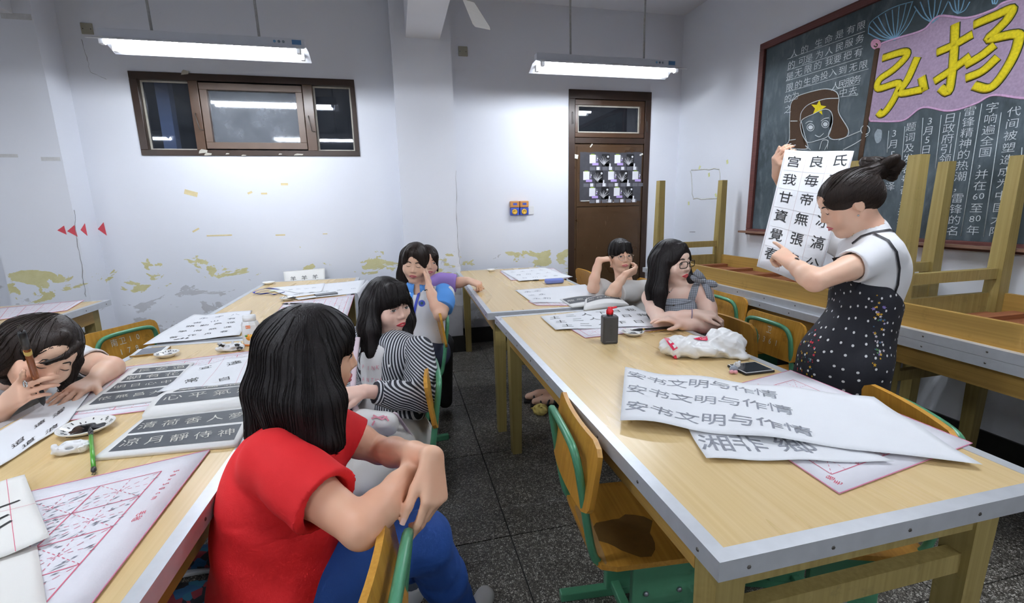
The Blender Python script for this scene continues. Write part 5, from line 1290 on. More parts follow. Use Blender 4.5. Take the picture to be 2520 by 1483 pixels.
    def flower(px, py, r, ci):
        p, n = Dr.hit(CAMP, ray(px, py), .0018); s1 = n.orthogonal().normalized(); s2 = n.cross(s1); V, Fc = VF[ci]; o = len(V); V.append(p)
        for k in range(15): w = 2 * PI * k / 15; q = r * (.65 + .35 * math.cos(5 * w)); V.append(p + s1 * (q * math.cos(w)) + s2 * (q * math.sin(w)))
        Fc += [(o, o + 1 + k, o + 1 + (k + 1) % 15) for k in range(15)]
    for _ in range(46): flower(rg.uniform(2150, 2178) - (rg.random() ** 2) * 6, rg.uniform(725, 900), rg.uniform(.003, .008), rg.choice((1, 1, 2, 3, 4, 4, 5)))
    for _ in range(60):
        y = rg.uniform(780, 960); flower(rg.uniform(1965, 2010) + (870 - y) * .18 * (1 if y < 870 else .5), y, rg.uniform(.003, .0075), rg.choice((0, 0, 0, 1, 2, 5)))
    for (V, Fc), m in zip(VF, cols):
        if V: wparent(mesh_obj('flower_print', V, Fc, m, None), t)
    wparent(tube('hair_tie_bracelet', [lerp(nw, ne, .10) + imgvec(1955, 655, .022 * math.cos(w) * .6, .028 * math.sin(w) , .028 * math.cos(w)) for w in np.linspace(0, 2 * PI, 17)], .0026, M_BLACK, None, 6), t)
    nk = [f.hit(CAMP, ray(*p), .003)[0] for p in ((2192, 515), (2190, 535))]
    button(f, 2112, 530, .004, plain('silver', (.7, .7, .7), .2, 1), 'earring', t)
    ck = [S.hit(CAMP, ray(*p), .003)[0] for p in ((2128, 552), (2115, 560), (2102, 575), (2098, 582))]; wparent(tube('necklace', ck, .0011, plain('gold', (.75, .6, .35), .25, 1), None, 5), t)
    # legs and shoes below the hem
    L = Field((hip.x - .35, hip.y - .35, -.01), (hip.x + .35, hip.y + .35, .5), .009)
    for sgn in (-1, 1): L.chain([Vector((hip.x - .02, hip.y + .09 * sgn, .48)), Vector((hip.x, hip.y + .08 * sgn, .28)), Vector((hip.x, hip.y + .08 * sgn, .05))], [.058, .052, .036], .02); L.cone(Vector((hip.x, hip.y + .08 * sgn, .045)), Vector((hip.x - .14, hip.y + .08 * sgn, .035)), .038, .03, .02)
    L.cut((0, 0, .0), (0, 0, -1)); L.obj('legs', M_SKIN, t)
    return t

# ---------------------------------------------------------------- girl bent over her writing (left edge)
def girl_writing():
    t = person('girl in white t-shirt bent over the table writing with a brush', (-1.35, 1.8, 0))
    hc = at(108, 872, 1.47); fw_ = imgvec(108, 872, .12, -.62, .78); up = imgvec(108, 872, .48, .66, .42); M = head_frame(hc, fw_, up, 1.0); P = lambda *p: M @ Vector(p)
    nb = at(20, 930, 1.62); ls, le, lw = at(215, 905, 1.80), at(272, 905, 1.78), at(232, 938, 1.66); rs, re_, rw = at(-60, 985, 1.60), at(-60, 1075, 1.40), at(18, 994, 1.41)
    ch, pel = at(10, 1010, 1.80), Vector((-1.50, 1.85, .48))
    ls = at(190, 885, 1.86)
    f = Field(*fit([hc, nb, ls, le, lw, at(190, 985, 1.55), rs, re_, rw, ch, pel], .14), .0048)
    sculpt_head(f, M); f.chain([P(0, -.03, -.05), nb, ch, pel], [.05, .055, .09, .09], .03); f.cone(rs, nb, .05, .05, .03); f.cone(ls, nb, .045, .05, .03)
    f.chain([ls, lerp(ls, le, .5), le], [.045, .044, .042], .015); f.chain([le, lerp(le, lw, .4), lw], [.042, .038, .028], .015); f.chain([rs, re_, lerp(re_, rw, .4), rw], [.045, .038, .036, .026], .015)
    tips = sculpt_hand(f, lw, at(178, 962, 1.565) - lw, imgvec(200, 950, .1, .85, .5), -1, [(.28, .22, .12), (.25, .2, .1), (.25, .2, .1), (.25, .2, .1)], dict(out=.75, down=.15, bend=(.1, .1)), 1.0, .16)
    # writing hand: index up along the brush, others folded round it
    tips2 = sculpt_hand(f, rw, at(60, 958, 1.38) - rw, imgvec(50, 965, -.35, .25, .9), -1, [(-.15, -.25, .2), (.55, .8, .5), (.75, .8, .5), (.85, .9, .5)], dict(out=.25, down=.55, bend=(.3, .3)), 1.0, .06)
    f.obj('body', M_SKIN, t); add_nails(t, tips[:4]); face_parts(f, M, t, 1.0, 'closed', (0, 0), M_LIP)
    H = Field(*fit([hc, at(0, 900, 1.55), at(210, 940, 1.55)], .13), .0048); cap_hair(H, M, 1.0, (.066, .078, .112), (0, .106, -.022)); H.ell(P(0, -.05, .02), (.084, .072, .082), R3(M), .03)
    H.cone(P(.01, .045, .100), P(.068, .04, .03), .014, .010, .015); H.cone(P(.01, .048, .100), P(-.066, .05, .03), .012, .008, .015)
    H.chain([P(-.066, .05, .02), P(-.072, .06, -.04), P(-.068, .055, -.09)], [.014, .012, .005], .01); H.chain([P(-.035, .062, .088), P(-.002, .090, .058), P(.030, .096, .034), P(.052, .084, .018)], [.012, .008, .006, .002], .006)
    H.chain([P(.06, -.03, .02), P(.075, -.02, -.06), at(30, 925, 1.52)], [.04, .034, .03], .03); H.chain([P(.05, -.07, .02), at(0, 900, 1.58)], [.05, .035], .03)
    hair = H.obj('hair', M_HAIRB, t); crown = P(-.01, -.06, .085)
    def fl(p): d = p - np.array(crown); return d / (np.linalg.norm(d, axis=1, keepdims=True) + 1e-6) + np.array((P(0, .0, -1) - P(0, 0, 0)) * .3)
    strands(H, hair, hair, 320, M_HAIRB, fl, None, .20, 16, .0010, seed=9)
    pass
    ax = (ls - rs).normalized(); R = torso_R(Vector((ax.x, ax.y, 0)))
    S = Field(*fit([nb, ls, rs, ch, pel, le], .17), .0058); S.ell(ch, (.16, .13, .15), R, .05); S.cone(ch, pel, .14, .15, .05); S.cone(ls, nb, .054, .06, .04); S.cone(rs, nb, .056, .06, .04); S.cone(nb, ch, .06, .11, .05)
    d = (le - ls).normalized(); c = lerp(ls, le, .55); S.cone(ls, lerp(ls, le, .75), .056, .060, .03); S.cut(c, d, c - Vector((.08,) * 3) + d * .06, c + Vector((.08,) * 3) + d * .06); S.cone(c - d * .02, c + d * .08, .050, .055, .002, True)
    d = (re_ - rs).normalized(); S.cone(rs, lerp(rs, re_, .6), .056, .062, .03); S.cone(nb + (P(0, -.03, -.05) - nb) * .4, P(0, -.03, -.05), .052, .055, .004, True); S.disp(wrinkle(.003, 36, 26, 1.2))
    S.obj('t_shirt', cloth('white_jersey', (.78, .78, .80)), t)
    J = Field((-1.75, 1.35, .0), (-.60, 2.15, .62), .009); J.ell(pel, (.15, .16, .10), None, .03)
    for sgn in (-1, 1):
        k_ = Vector((-1.08, 1.80 + sgn * .1, .50)); J.chain([pel + Vector((0, .08 * sgn, 0)), k_, Vector((k_.x + .18, k_.y - .04, .10))], [.10, .07, .05], .03)
    J.obj('trousers', cloth('black_cotton', (.015, .015, .018)), t)
    for sgn in (-1, 1):      # dark canvas shoes with blue and red pattern and white soles
        c = Vector((-.80, 1.76 + sgn * .1, 0)); K = Field(c - Vector((.2, .12, .01)), c + Vector((.2, .12, .14)), .005); K.chain([c + Vector((-.09, 0, .06)), c + Vector((.02, 0, .045)), c + Vector((.10, 0, .034))], [.044, .042, .034], .02); K.cut(c + Vector((0, 0, .02)), (0, 0, -1)); K.cut(c + Vector((0, 0, .085)), (0, 0, 1))
        bb = NB('patterned_canvas'); vv = bb.n('ShaderNodeTexVoronoi'); vv.inputs['Scale'].default_value = 38; bb.l(bb.coord(), vv.inputs['Vector']); sc_ = bb.n('ShaderNodeSeparateColor'); bb.l(vv.outputs['Color'], sc_.inputs[0])
        bb.set(Base_Color=bb.ramp(sc_.outputs[0], [(0, (.012, .013, .02)), (.55, (.02, .09, .2)), (.75, (.22, .02, .03)), (.88, (.02, .12, .2))], 'CONSTANT'), Roughness=.8); K.obj('canvas_shoe', bb.m, t)
        K = Field(c - Vector((.2, .12, .01)), c + Vector((.2, .12, .14)), .005); K.chain([c + Vector((-.09, 0, .02)), c + Vector((.02, 0, .02)), c + Vector((.105, 0, .02))], [.047, .045, .038], .02); K.cut(c + Vector((0, 0, .022)), (0, 0, 1)); K.cut(c + Vector((0, 0, .002)), (0, 0, -1)); K.obj('shoe_sole', M_WHITEP, t)
    wparent(tube('finger_ring', [at(62, 944, 1.365) + imgvec(62, 942, .003 * math.cos(w), .0095 * math.sin(w), .0095 * math.cos(w)) for w in np.linspace(0, 2 * PI, 15)], .0024, plain('silver', (.7, .7, .7), .2, 1), None, 6), t)
    # the brush she holds
    tip, top = atz(108, 998, .790), at(52, 812, 1.25)
    br = thing('writing_brush', 'brown wooden writing brush held upright by the writing girl', 'brush', tip); d = (top - tip)
    def seg(n, a, b_, ra, rb, m, k=3): return wparent(tube(n, [tip + d * (a + (b_ - a) * i / k) for i in range(k + 1)], [ra + (rb - ra) * i / k for i in range(k + 1)], m, None, 12), br)
    wparent(tube('bristles', [tip, tip + d * .05, tip + d * .15, tip + d * .27], [.0006, .006, .0105, .0085], M_INK, None, 12), br)
    seg('ferrule', .26, .30, .0092, .0095, M_BLACK); seg('handle', .30, .80, .0085, .0080, plain('brown_lacquer', srgb('8a4a1c'), .25)); seg('end_cap', .80, .98, .0095, .0085, M_BLACK); seg('handle_label', .72, .765, .0087, .0087, plain('gold_label', srgb('d8b860'), .4))
    wparent(tube('hanging_loop', [tip + d * .98, tip + d * 1.03 + Vector((.006, 0, 0)), tip + d * 1.06, tip + d * 1.03 - Vector((.006, 0, 0)), tip + d * .98], .0012, M_SCREW, None, 5), br)
    return t
pass
for _g in (girl_striped, girl_polo, girl_purple, girl_round, girl_bow, teacher, girl_writing): _g()

# ---------------------------------------------------------------- chairs in place
CH.location = (.662, 1.18, 0); CH.rotation_euler = (0, 0, -PI / 2 - .10)
chair(-.27, .76, PI / 2 - .15, 'school chair the red-shirted girl leans over, backrest toward aisle')
chair(-.12, 1.80, PI / 2, 'school chair under the girl in striped shirt')
chair(.0, 2.78, PI / 2 + .15, 'school chair under the girl in polo shirt')
chair(-1.66, 2.99, 1.07, 'school chair with stencilled number 178 behind the writing girl')
chair(1.48, 2.06, PI / 2, 'school chair under the girl with dark-framed glasses')
chair(1.47, 4.02, PI / 2, 'school chair standing empty just in front of the brown door')
chair(2.29, 2.65, -PI / 2, 'school chair with green tube showing beyond the bow-strap girl')
chair(2.10, 2.02, -PI / 2, 'school chair with stencilled number 0361 beside the teacher')
chair(1.255, 1.045, 1.22, 'school chair pushed in at the right edge of the near table')
chair(-1.48, 1.85, -PI / 2, 'school chair hidden under the writing girl at left')
chair(1.72, 3.28, PI / 2, 'school chair under the girl with round glasses')
# ================================================================ blackboard on the right wall
BX = R_WALL - .012
bb = thing('blackboard', 'framed blackboard with chalk drawings and yellow title on right wall', 'blackboard', (R_WALL - .012, 2.2, 1.1))
BY0, BY1, BZ0, BZ1 = .45, 3.45, 1.15, 2.56
def slate():
    b = NB('slate'); v = b.coord((1, 1, 1)); n = b.noise(v, 2.6, 6, .65, .6); n2 = b.noise(b.coord((1, 9, 3), rot=(.5, 0, 0)), 2.0, 5, .6)
    c = b.mix(b.ramp(n, [(.35, 0), (.75, 1)]), srgb('2f3b40'), srgb('56636a')); c = b.mix(b.ramp(n2, [(.5, 0), (.8, .45)]), c, srgb('84909a')); b.set(Base_Color=c, Roughness=.7); return b.m
o = wparent(box('board_surface', (BX - .006, BY0, BZ0), (BX, BY1, BZ1), slate()), bb)
M_FRAME = wood('reddish_frame', srgb('6b3a34'), srgb('46231f'), (0, 1, 0), .5, 1.0, .4)
for lo, hi in (((BX - .030, BY0 - .05, BZ1), (BX + .012, BY1 + .05, BZ1 + .05)), ((BX - .030, BY0 - .05, BZ0 - .05), (BX + .012, BY1 + .05, BZ0)), ((BX - .030, BY1, BZ0), (BX + .012, BY1 + .05, BZ1)), ((BX - .030, BY0 - .05, BZ0), (BX + .012, BY0, BZ1))):
    wparent(box('frame_rail', lo, hi, M_FRAME, None, .004), bb)
wparent(box('chalk_ledge', (BX - .075, BY0 - .06, BZ0 - .035), (BX - .031, BY1 + .09, BZ0 - .018), wood('ledge_wood', srgb('8a6a58'), srgb('6a4a3c'), (0, 1, 0), .6), None, .003), bb)
ZX = BX - .0068
def bp(X, Y, lift=0.0):                     # board point from detail-sheet coordinates
    p = atx(1840 + X / 2.3176, Y / 2.3176, ZX); return Vector((ZX - lift, p.y, p.z))
def chalkm(n, c, a=.9): return plain('chalk_' + n, srgb(c), .95, 0, .3, 90)
CW, CY, CP, CB, CBR, CG = chalkm('white', 'cfd6da'), chalkm('yellow', 'e3cf1e'), chalkm('pink', 'a893ac'), chalkm('blue', '86b4d2'), chalkm('brown', '4a3626'), chalkm('outline', '3a4a22')
def stroke(name, pts, r, mat, lift=.0, n=6):
    P = [bp(x, y, lift) for x, y in pts]; P = smooth_path(P, n) if len(P) > 2 else P
    return wparent(tube(name, P, r, mat, None, 6, .12, (1, 0, 0)), bb)
def strokes(name, lst, r, mat, lift=.0):
    return wparent(tubes(name, [smooth_path([bp(x, y, lift) for x, y in l], 6) if len(l) > 2 else [bp(x, y, lift) for x, y in l] for l in lst], r, mat, None, 5, .15, (1, 0, 0)), bb)
def fillpoly(name, pts, mat, lift=.0, n=4):
    P = [bp(x, y, lift) for x, y in pts]; P = smooth_path(P + [P[0]], n)[:-1]
    bm = bmesh.new(); vs = [bm.verts.new(p) for p in P]; f_ = bm.faces.new(vs); bmesh.ops.triangulate(bm, faces=[f_]); return wparent(bm_obj(name, bm, mat), bb)
cloud = [(700, 690), (690, 640), (712, 460), (738, 275), (770, 245), (860, 215), (1000, 170), (1090, 92), (1250, 102), (1400, 55), (1460, 15), (1600, -20), (1800, -40), (1830, 300), (1800, 560), (1576, 560), (1400, 542), (1300, 590), (1150, 632), (1000, 612), (900, 680), (820, 692)]
fillpoly('pink_cloud', cloud, CP, .0004)
stroke('cloud_outline', cloud + [cloud[0]], .006, chalkm('pinkline', 'd0a8cc'), .0008)
for pts in ([(770, 332), (885, 297), (908, 318), (835, 395), (752, 455), (750, 505), (862, 475), (845, 545), (800, 620), (765, 652), (745, 638)], [(970, 325), (915, 450), (870, 530), (1000, 510)], [(993, 438), (1010, 520)],
            [(1185, 135), (1178, 300), (1165, 430), (1145, 525), (1100, 500)], [(1080, 300), (1180, 255), (1285, 195)], [(1065, 465), (1170, 395), (1272, 318)],
            [(1290, 142), (1400, 95), (1505, 52), (1482, 110), (1420, 175), (1378, 222), (1530, 195), (1545, 240), (1505, 345), (1430, 460), (1370, 505), (1290, 488)], [(1412, 255), (1330, 320), (1242, 372)], [(1428, 325), (1340, 405), (1245, 447)]):
    stroke('title_outline', pts, .0245, CG, .0008, 5); stroke('title_stroke', pts, .0205, CY, .0030, 5)
stroke('flag_pole', [(740, 275), (690, 600), (640, 920)], .017, CBR, .0012)
fillpoly('pole_ball', [(733 + 30 * math.cos(a), 252 + 30 * math.sin(a)) for a in np.linspace(0, 2 * PI, 12)[:-1]], chalkm('ball', 'd29ab4'), .0022); strokes('pole_ball_swirl', [[(722, 262), (735, 268), (742, 255), (733, 248)]], .003, CG, .0036)
for (cx, cy), ends in (((842, 228), [(690, 190), (695, 150), (715, 120), (745, 95), (785, 75), (825, 55), (865, 35), (905, 20), (940, 12), (965, 50)]), ((1056, 130), [(950, 35), (985, 10), (1030, 0), (1070, -10), (1105, 0), (1145, 5)]), ((1200, 78), [(1150, 10), (1180, 0), (1205, -10), (1235, 0), (1268, 10)]), ((1405, 20), [(1392, -10), (1410, -14), (1430, -10)])):
    strokes('chalk_fan', [[(cx, cy), ((cx + e[0]) / 2 + (e[0] - cx) * .06, (cy + e[1]) / 2 + 14), e] for e in ends], .0035, CB, .0006)
strokes('chalk_fan_edge', [[(688, 192), (700, 130), (770, 75), (850, 35), (945, 8)]], .003, CB, .0006)
# soldier drawing
hat = [(255, 575), (300, 542), (430, 508), (500, 520), (522, 560), (520, 640), (575, 738), (560, 782), (490, 795), (462, 770), (485, 700), (478, 640), (440, 622), (380, 648), (306, 690), (310, 760), (342, 822), (330, 850), (212, 838), (238, 800), (240, 690), (245, 605)]
for pc in ([(255, 575), (300, 542), (430, 508), (500, 520), (522, 560), (520, 640), (478, 640), (440, 622), (380, 648), (306, 690), (240, 690), (245, 605)], [(240, 690), (306, 690), (310, 760), (342, 822), (330, 850), (212, 838), (238, 800)], [(478, 640), (520, 640), (575, 738), (560, 782), (490, 795), (462, 770), (485, 700)]): fillpoly('drawn_hat', pc, CBR, .0006, 1)
star = []
for k in range(10):
    a = -PI / 2 + k * PI / 5 + .12; rr = 46 if k % 2 == 0 else 20; star.append((405 + rr * math.cos(a), 615 + rr * math.sin(a)))
P = [bp(x, y, .0016) for x, y in star]; wparent(mesh_obj('drawn_star', P + [bp(405, 615, .0016)], [(k, (k + 1) % 10, 10) for k in range(10)], CY, None), bb)
ol = [hat + [hat[0]], [(300, 690), (308, 640), (350, 595), (440, 565), (520, 560)], [(306, 690), (330, 780), (345, 812), (400, 800), (460, 775), (485, 700)], [(330, 705), (350, 692), (372, 694)], [(420, 690), (440, 676), (465, 672)], [(385, 770), (410, 780), (436, 760)], [(520, 800), (590, 770), (650, 745)], [(545, 855), (620, 815), (690, 768)], [(330, 830), (360, 855)], [(410, 855), (425, 805), (450, 798), (460, 812), (440, 855)], [(460, 800), (455, 850)], [(235, 800), (275, 795)], [(245, 690), (285, 690)]]
for c, r in (((360, 726), 20), ((444, 708), 20), ((672, 740), 25)): ol.append([(c[0] + r * math.cos(a), c[1] + r * math.sin(a)) for a in np.linspace(0, 2 * PI, 14)])
for c in ((360, 726), (444, 708)): fillpoly('drawn_eye', [(c[0] + 14 * math.cos(a), c[1] + 12 * math.sin(a)) for a in np.linspace(0, 2 * PI, 9)[:-1]], CW, .0016)
strokes('drawn_outline', ol, .0032, CW, .0018)
# written rows and columns
def bchar(ch, X, Y, size=48, slant=.0):
    c = bp(X, Y, .0006); e1 = bp(X + 10, Y, .0006); 
    sc = size / 2.3176 / 1152 * (c - Vector((0, 0, HC))).dot(_fw)
    put_glyph('chalk_character', ch, lambda u, v: c + Vector((0, -u * sc * 1.15, v * sc)), CW, bb, -.006, True)
for txt, pos in (('人的生命是有限', [(265, 305), (325, 282), (405, 245), (462, 222), (525, 195), (590, 168), (648, 145)]), ('的可是为人民服务', [(250, 370), (310, 345), (350, 332), (410, 310), (465, 290), (525, 266), (578, 245), (640, 222)]),
                 ('是无限的我要把有', [(240, 435), (290, 412), (345, 392), (400, 372), (465, 348), (512, 335), (570, 316), (632, 300)]), ('限的生命投入到无限', [(240, 497), (290, 481), (340, 465), (388, 450), (437, 430), (487, 412), (542, 398), (602, 382), (660, 368)]),
                 ('的为', [(230, 562), (272, 545)]), ('人民服务', [(500, 490), (540, 478), (582, 464), (624, 452)]), ('之', [(230, 622)]), ('中去。', [(545, 527), (600, 517), (640, 520)])):
    for ch, (X, Y) in zip(txt, pos): bchar(ch, X, Y)
strokes('chalk_underline', [[(225, 338), (670, 178)], [(225, 402), (650, 262)], [(220, 462), (640, 332)], [(215, 527), (690, 392)], [(215, 582), (285, 562)], [(490, 512), (640, 478)], [(525, 553), (630, 540)]], .0018, CW, .0006)
for seq, a, b in ((['代', '间', '被', '塑', '造', '成', '为', '中', '国', '大', '陆'], (1520, 635), (1415, 1320)), (['字', '响', '遍', '全', '国', '，', '并', '在', '60', '至', '80', '年'], (1395, 612), (1285, 1312)), (['雷', '锋', '精', '神', '的', '热', '潮', '，', '雷', '锋', '的', '名'], (1268, 632), (1170, 1315)), (['日', '政', '府', '引', '领', '一'], (1155, 672), (1118, 965)),
                  (['3', '月', '5', '日', '宣'], (1040, 690), (1010, 905)), (['题', '词', '及', '发', '表', '号', '召', '，', '并', '把'], (932, 722), (880, 1262)), (['3', '月', '5', '日', '毛', '泽'], (836, 760), (812, 1062))):
    for i, s in enumerate(seq):
        w = i / (len(seq) - 1); X, Y = a[0] + (b[0] - a[0]) * w, a[1] + (b[1] - a[1]) * w
        if len(s) == 2:
            bchar(s[0], X - 16, Y, 50); bchar(s[1], X + 20, Y - 4, 50)
        else: bchar(s, X, Y, 58 if X > 1100 else 52)
strokes('chalk_rule', [[(1565, 840), (1535, 1335)], [(1447, 640), (1345, 1350)], [(1336, 590), (1215, 1345)], [(1213, 640), (1110, 1345)], [(1105, 655), (1070, 960)], [(1000, 672), (985, 900)], [(897, 720), (872, 1000)], [(805, 745), (795, 870)]], .0020, CW, .0006)
fillpoly('chalk_smear', [(740, 735), (765, 745), (760, 800), (735, 815), (722, 770)], chalkm('smear', '95a0a8'), .0004)
# faint torn-paper ghost on the wall beside the board
gh = [(1700, 420), (1770, 415), (1772, 470), (1765, 490), (1705, 488)]
P = [atx(x, y, R_WALL) for x, y in gh]; wparent(tubes('tape_ghost', [[P[i].lerp(P[(i + 1) % 5], k / 6) + Vector((-.0004, random.uniform(-.01, .01), random.uniform(-.008, .008))) for k in range(7)] for i in range(5)], .006, plain('ghost_glue', (.70, .70, .66), .9, 0, .1, 40), None, 4, .1, (1, 0, 0)), wr)
for x, y in ((1790, 398), (1722, 412), (1745, 430), (1695, 500), (1762, 480), (1780, 452)):
    c = atx(x, y, R_WALL); o = wparent(box('tape_remnant', (-.0008, -.012, -.018), (0, .012, .018), plain('lime_tape', srgb('d9dca0'), .7), None), wr); o.location = c + Vector((-.0003, 0, 0)); o.rotation_euler = (random.uniform(-.6, .6), 0, 0)
# fan blades
p1, p2 = atz(1188, 70, 2.715), atz(1128, -45, 2.715); d = (p2 - p1); d.z = 0; d.normalize(); hub = p1 + d * .60
fan.location = (hub.x, hub.y, CEIL); a0 = math.atan2(-d.y, -d.x)
for k in range(3):
    a = a0 + k * 2 * PI / 3; V = []; n = 8
    for s in (0, 1):
        for i in range(n + 1):
            w = i / n; rr = .10 + .50 * w; hw = (.040 + .028 * w) * (1 if w < .96 else .85)
            for e in (-1, 1): V.append(Vector((rr * math.cos(a) - e * hw * math.sin(a), rr * math.sin(a) + e * hw * math.cos(a), -.515 + e * .014 + s * .004)))
    m = 2 * (n + 1); Fc = []
    for i in range(n): Fc += [(2 * i, 2 * i + 1, 2 * i + 3, 2 * i + 2)[::-1], (m + 2 * i, m + 2 * i + 1, m + 2 * i + 3, m + 2 * i + 2), (2 * i, 2 * i + 2, m + 2 * i + 2, m + 2 * i), (2 * i + 1, m + 2 * i + 1, m + 2 * i + 3, 2 * i + 3)]
    Fc += [(0, m, m + 1, 1), (2 * n, 2 * n + 1, m + 2 * n + 1, m + 2 * n)]
    mesh_obj('fan_blade', V, Fc, M_FAN, fan)
# ================================================================ sheets, mats and books
TZ = .7818                                    # working surface
def quadmap(c):                               # bilinear map from (u right, v away from viewer) to table points
    tl, tr, br_, bl = c
    return lambda u, v: (bl * (1 - u) + br_ * u) * (1 - v) + (tl * (1 - u) + tr * u) * v
def sheet_geo(m, dz, thick=.0006, nu=18, nv=14, rag=None):
    V, Fc = [], []
    for s in (0, 1):
        for i in range(nu + 1):
            for k in range(nv + 1):
                u, v = i / nu, k / nv; p = m(u, v).copy(); p.z += dz(u, v) - (thick if s else 0); V.append(p)
    st = (nu + 1) * (nv + 1); I = lambda s, i, k: s * st + i * (nv + 1) + k
    for i in range(nu):
        for k in range(nv):
            Fc.append((I(0, i, k), I(0, i + 1, k), I(0, i + 1, k + 1), I(0, i, k + 1))); Fc.append((I(1, i, k), I(1, i, k + 1), I(1, i + 1, k + 1), I(1, i + 1, k)))
    rim = [(i, 0) for i in range(nu + 1)] + [(nu, k) for k in range(1, nv + 1)] + [(i, nv) for i in range(nu - 1, -1, -1)] + [(0, k) for k in range(nv - 1, 0, -1)]
    for a in range(len(rim)):
        x, y = rim[a], rim[(a + 1) % len(rim)]; Fc.append((I(0, *x), I(1, *x), I(1, *y), I(0, *y)))
    return V, Fc
class Sheet:
    def __init__(s, name, label, cat, px, z=TZ, wave=.002, mat=None, thick=.0006, dz=None, freq=(2.2, 1.6), ph=0.0, group=None, pts=None, nu=18, nv=14):
        C = pts or [atz(x, y, z) for x, y in px]; s.m = quadmap(C); c = sum(C, Vector()) / 4
        s.o = thing(name, label, cat, (c.x, c.y, z - thick), 0, group)
        s.dz = dz or (lambda u, v: thick + wave * (1 + math.sin(freq[0] * 2 * PI * u + ph + 1.3 * v) * math.cos(freq[1] * PI * v + ph)) )
        V, Fc = sheet_geo(s.m, s.dz, thick, nu, nv); s.mesh = wparent(mesh_obj('sheet', V, Fc, mat or M_PAPER, None, True), s.o)
    def P(s, u, v, lift=.0008):
        p = s.m(u, v).copy(); p.z += s.dz(min(1, max(0, u)), min(1, max(0, v))) + lift; return p
    def char(s, ch, u, v, size=.05, mat=None, rot=0.0, off=.012, lift=.0009, name='character', sq=1.0):
        e = .02; du = (s.m(u + e, v) - s.m(u - e, v)).length / (2 * e); dv = (s.m(u, v + e) - s.m(u, v - e)).length / (2 * e); cr, sr = math.cos(rot), math.sin(rot)
        return put_glyph(name, ch, lambda x, y: s.P(u + (x * cr - y * sr) * size / du * sq, v + (x * sr + y * cr) * size / dv, lift), mat or M_INK, s.o, off, True)
    def line(s, pts, r, mat, name='printed_line', lift=.0006, n=8):
        Q = []
        for a, b in zip(pts[:-1], pts[1:]): Q += [s.P(a[0] + (b[0] - a[0]) * k / n, a[1] + (b[1] - a[1]) * k / n, lift) for k in range(n)]
        Q.append(s.P(*pts[-1], lift)); return (Q, [r] * len(Q))
    def lines(s, lst, r, mat, name='printed_grid', lift=.0006, n=8):     # flat printed ribbons
        V, Q = [], []
        for l in lst:
            pts = []
            for a, b in zip(l[:-1], l[1:]): pts += [s.P(a[0] + (b[0] - a[0]) * k / n, a[1] + (b[1] - a[1]) * k / n, lift) for k in range(n)]
            pts.append(s.P(*l[-1], lift)); d = pts[-1] - pts[0]; sd = Vector((-d.y, d.x, 0)).normalized() * r; o = len(V)
            for p in pts: V += [p + sd, p - sd]
            Q += [(o + 2 * i, o + 2 * i + 1, o + 2 * i + 3, o + 2 * i + 2) for i in range(len(pts) - 1)]
        return wparent(quad_obj(name, np.array([tuple(v) for v in V]), np.array(Q), mat, None), s.o)
    def patch(s, u0, u1, v0, v1, mat, name='printed_panel', lift=.0005, n=8):
        V = [s.P(u0 + (u1 - u0) * i / n, v0 + (v1 - v0) * k / n, lift) for i in range(n + 1) for k in range(n + 1)]; q = n + 1
        return wparent(mesh_obj(name, V, [(i * q + k, (i + 1) * q + k, (i + 1) * q + k + 1, i * q + k + 1) for i in range(n) for k in range(n)], mat, None, True), s.o)
def dashed(a, b, n=12): return [[(a[0] + (b[0] - a[0]) * (k / n), a[1] + (b[1] - a[1]) * (k / n)), (a[0] + (b[0] - a[0]) * ((k + .55) / n), a[1] + (b[1] - a[1]) * ((k + .55) / n))] for k in range(n)]
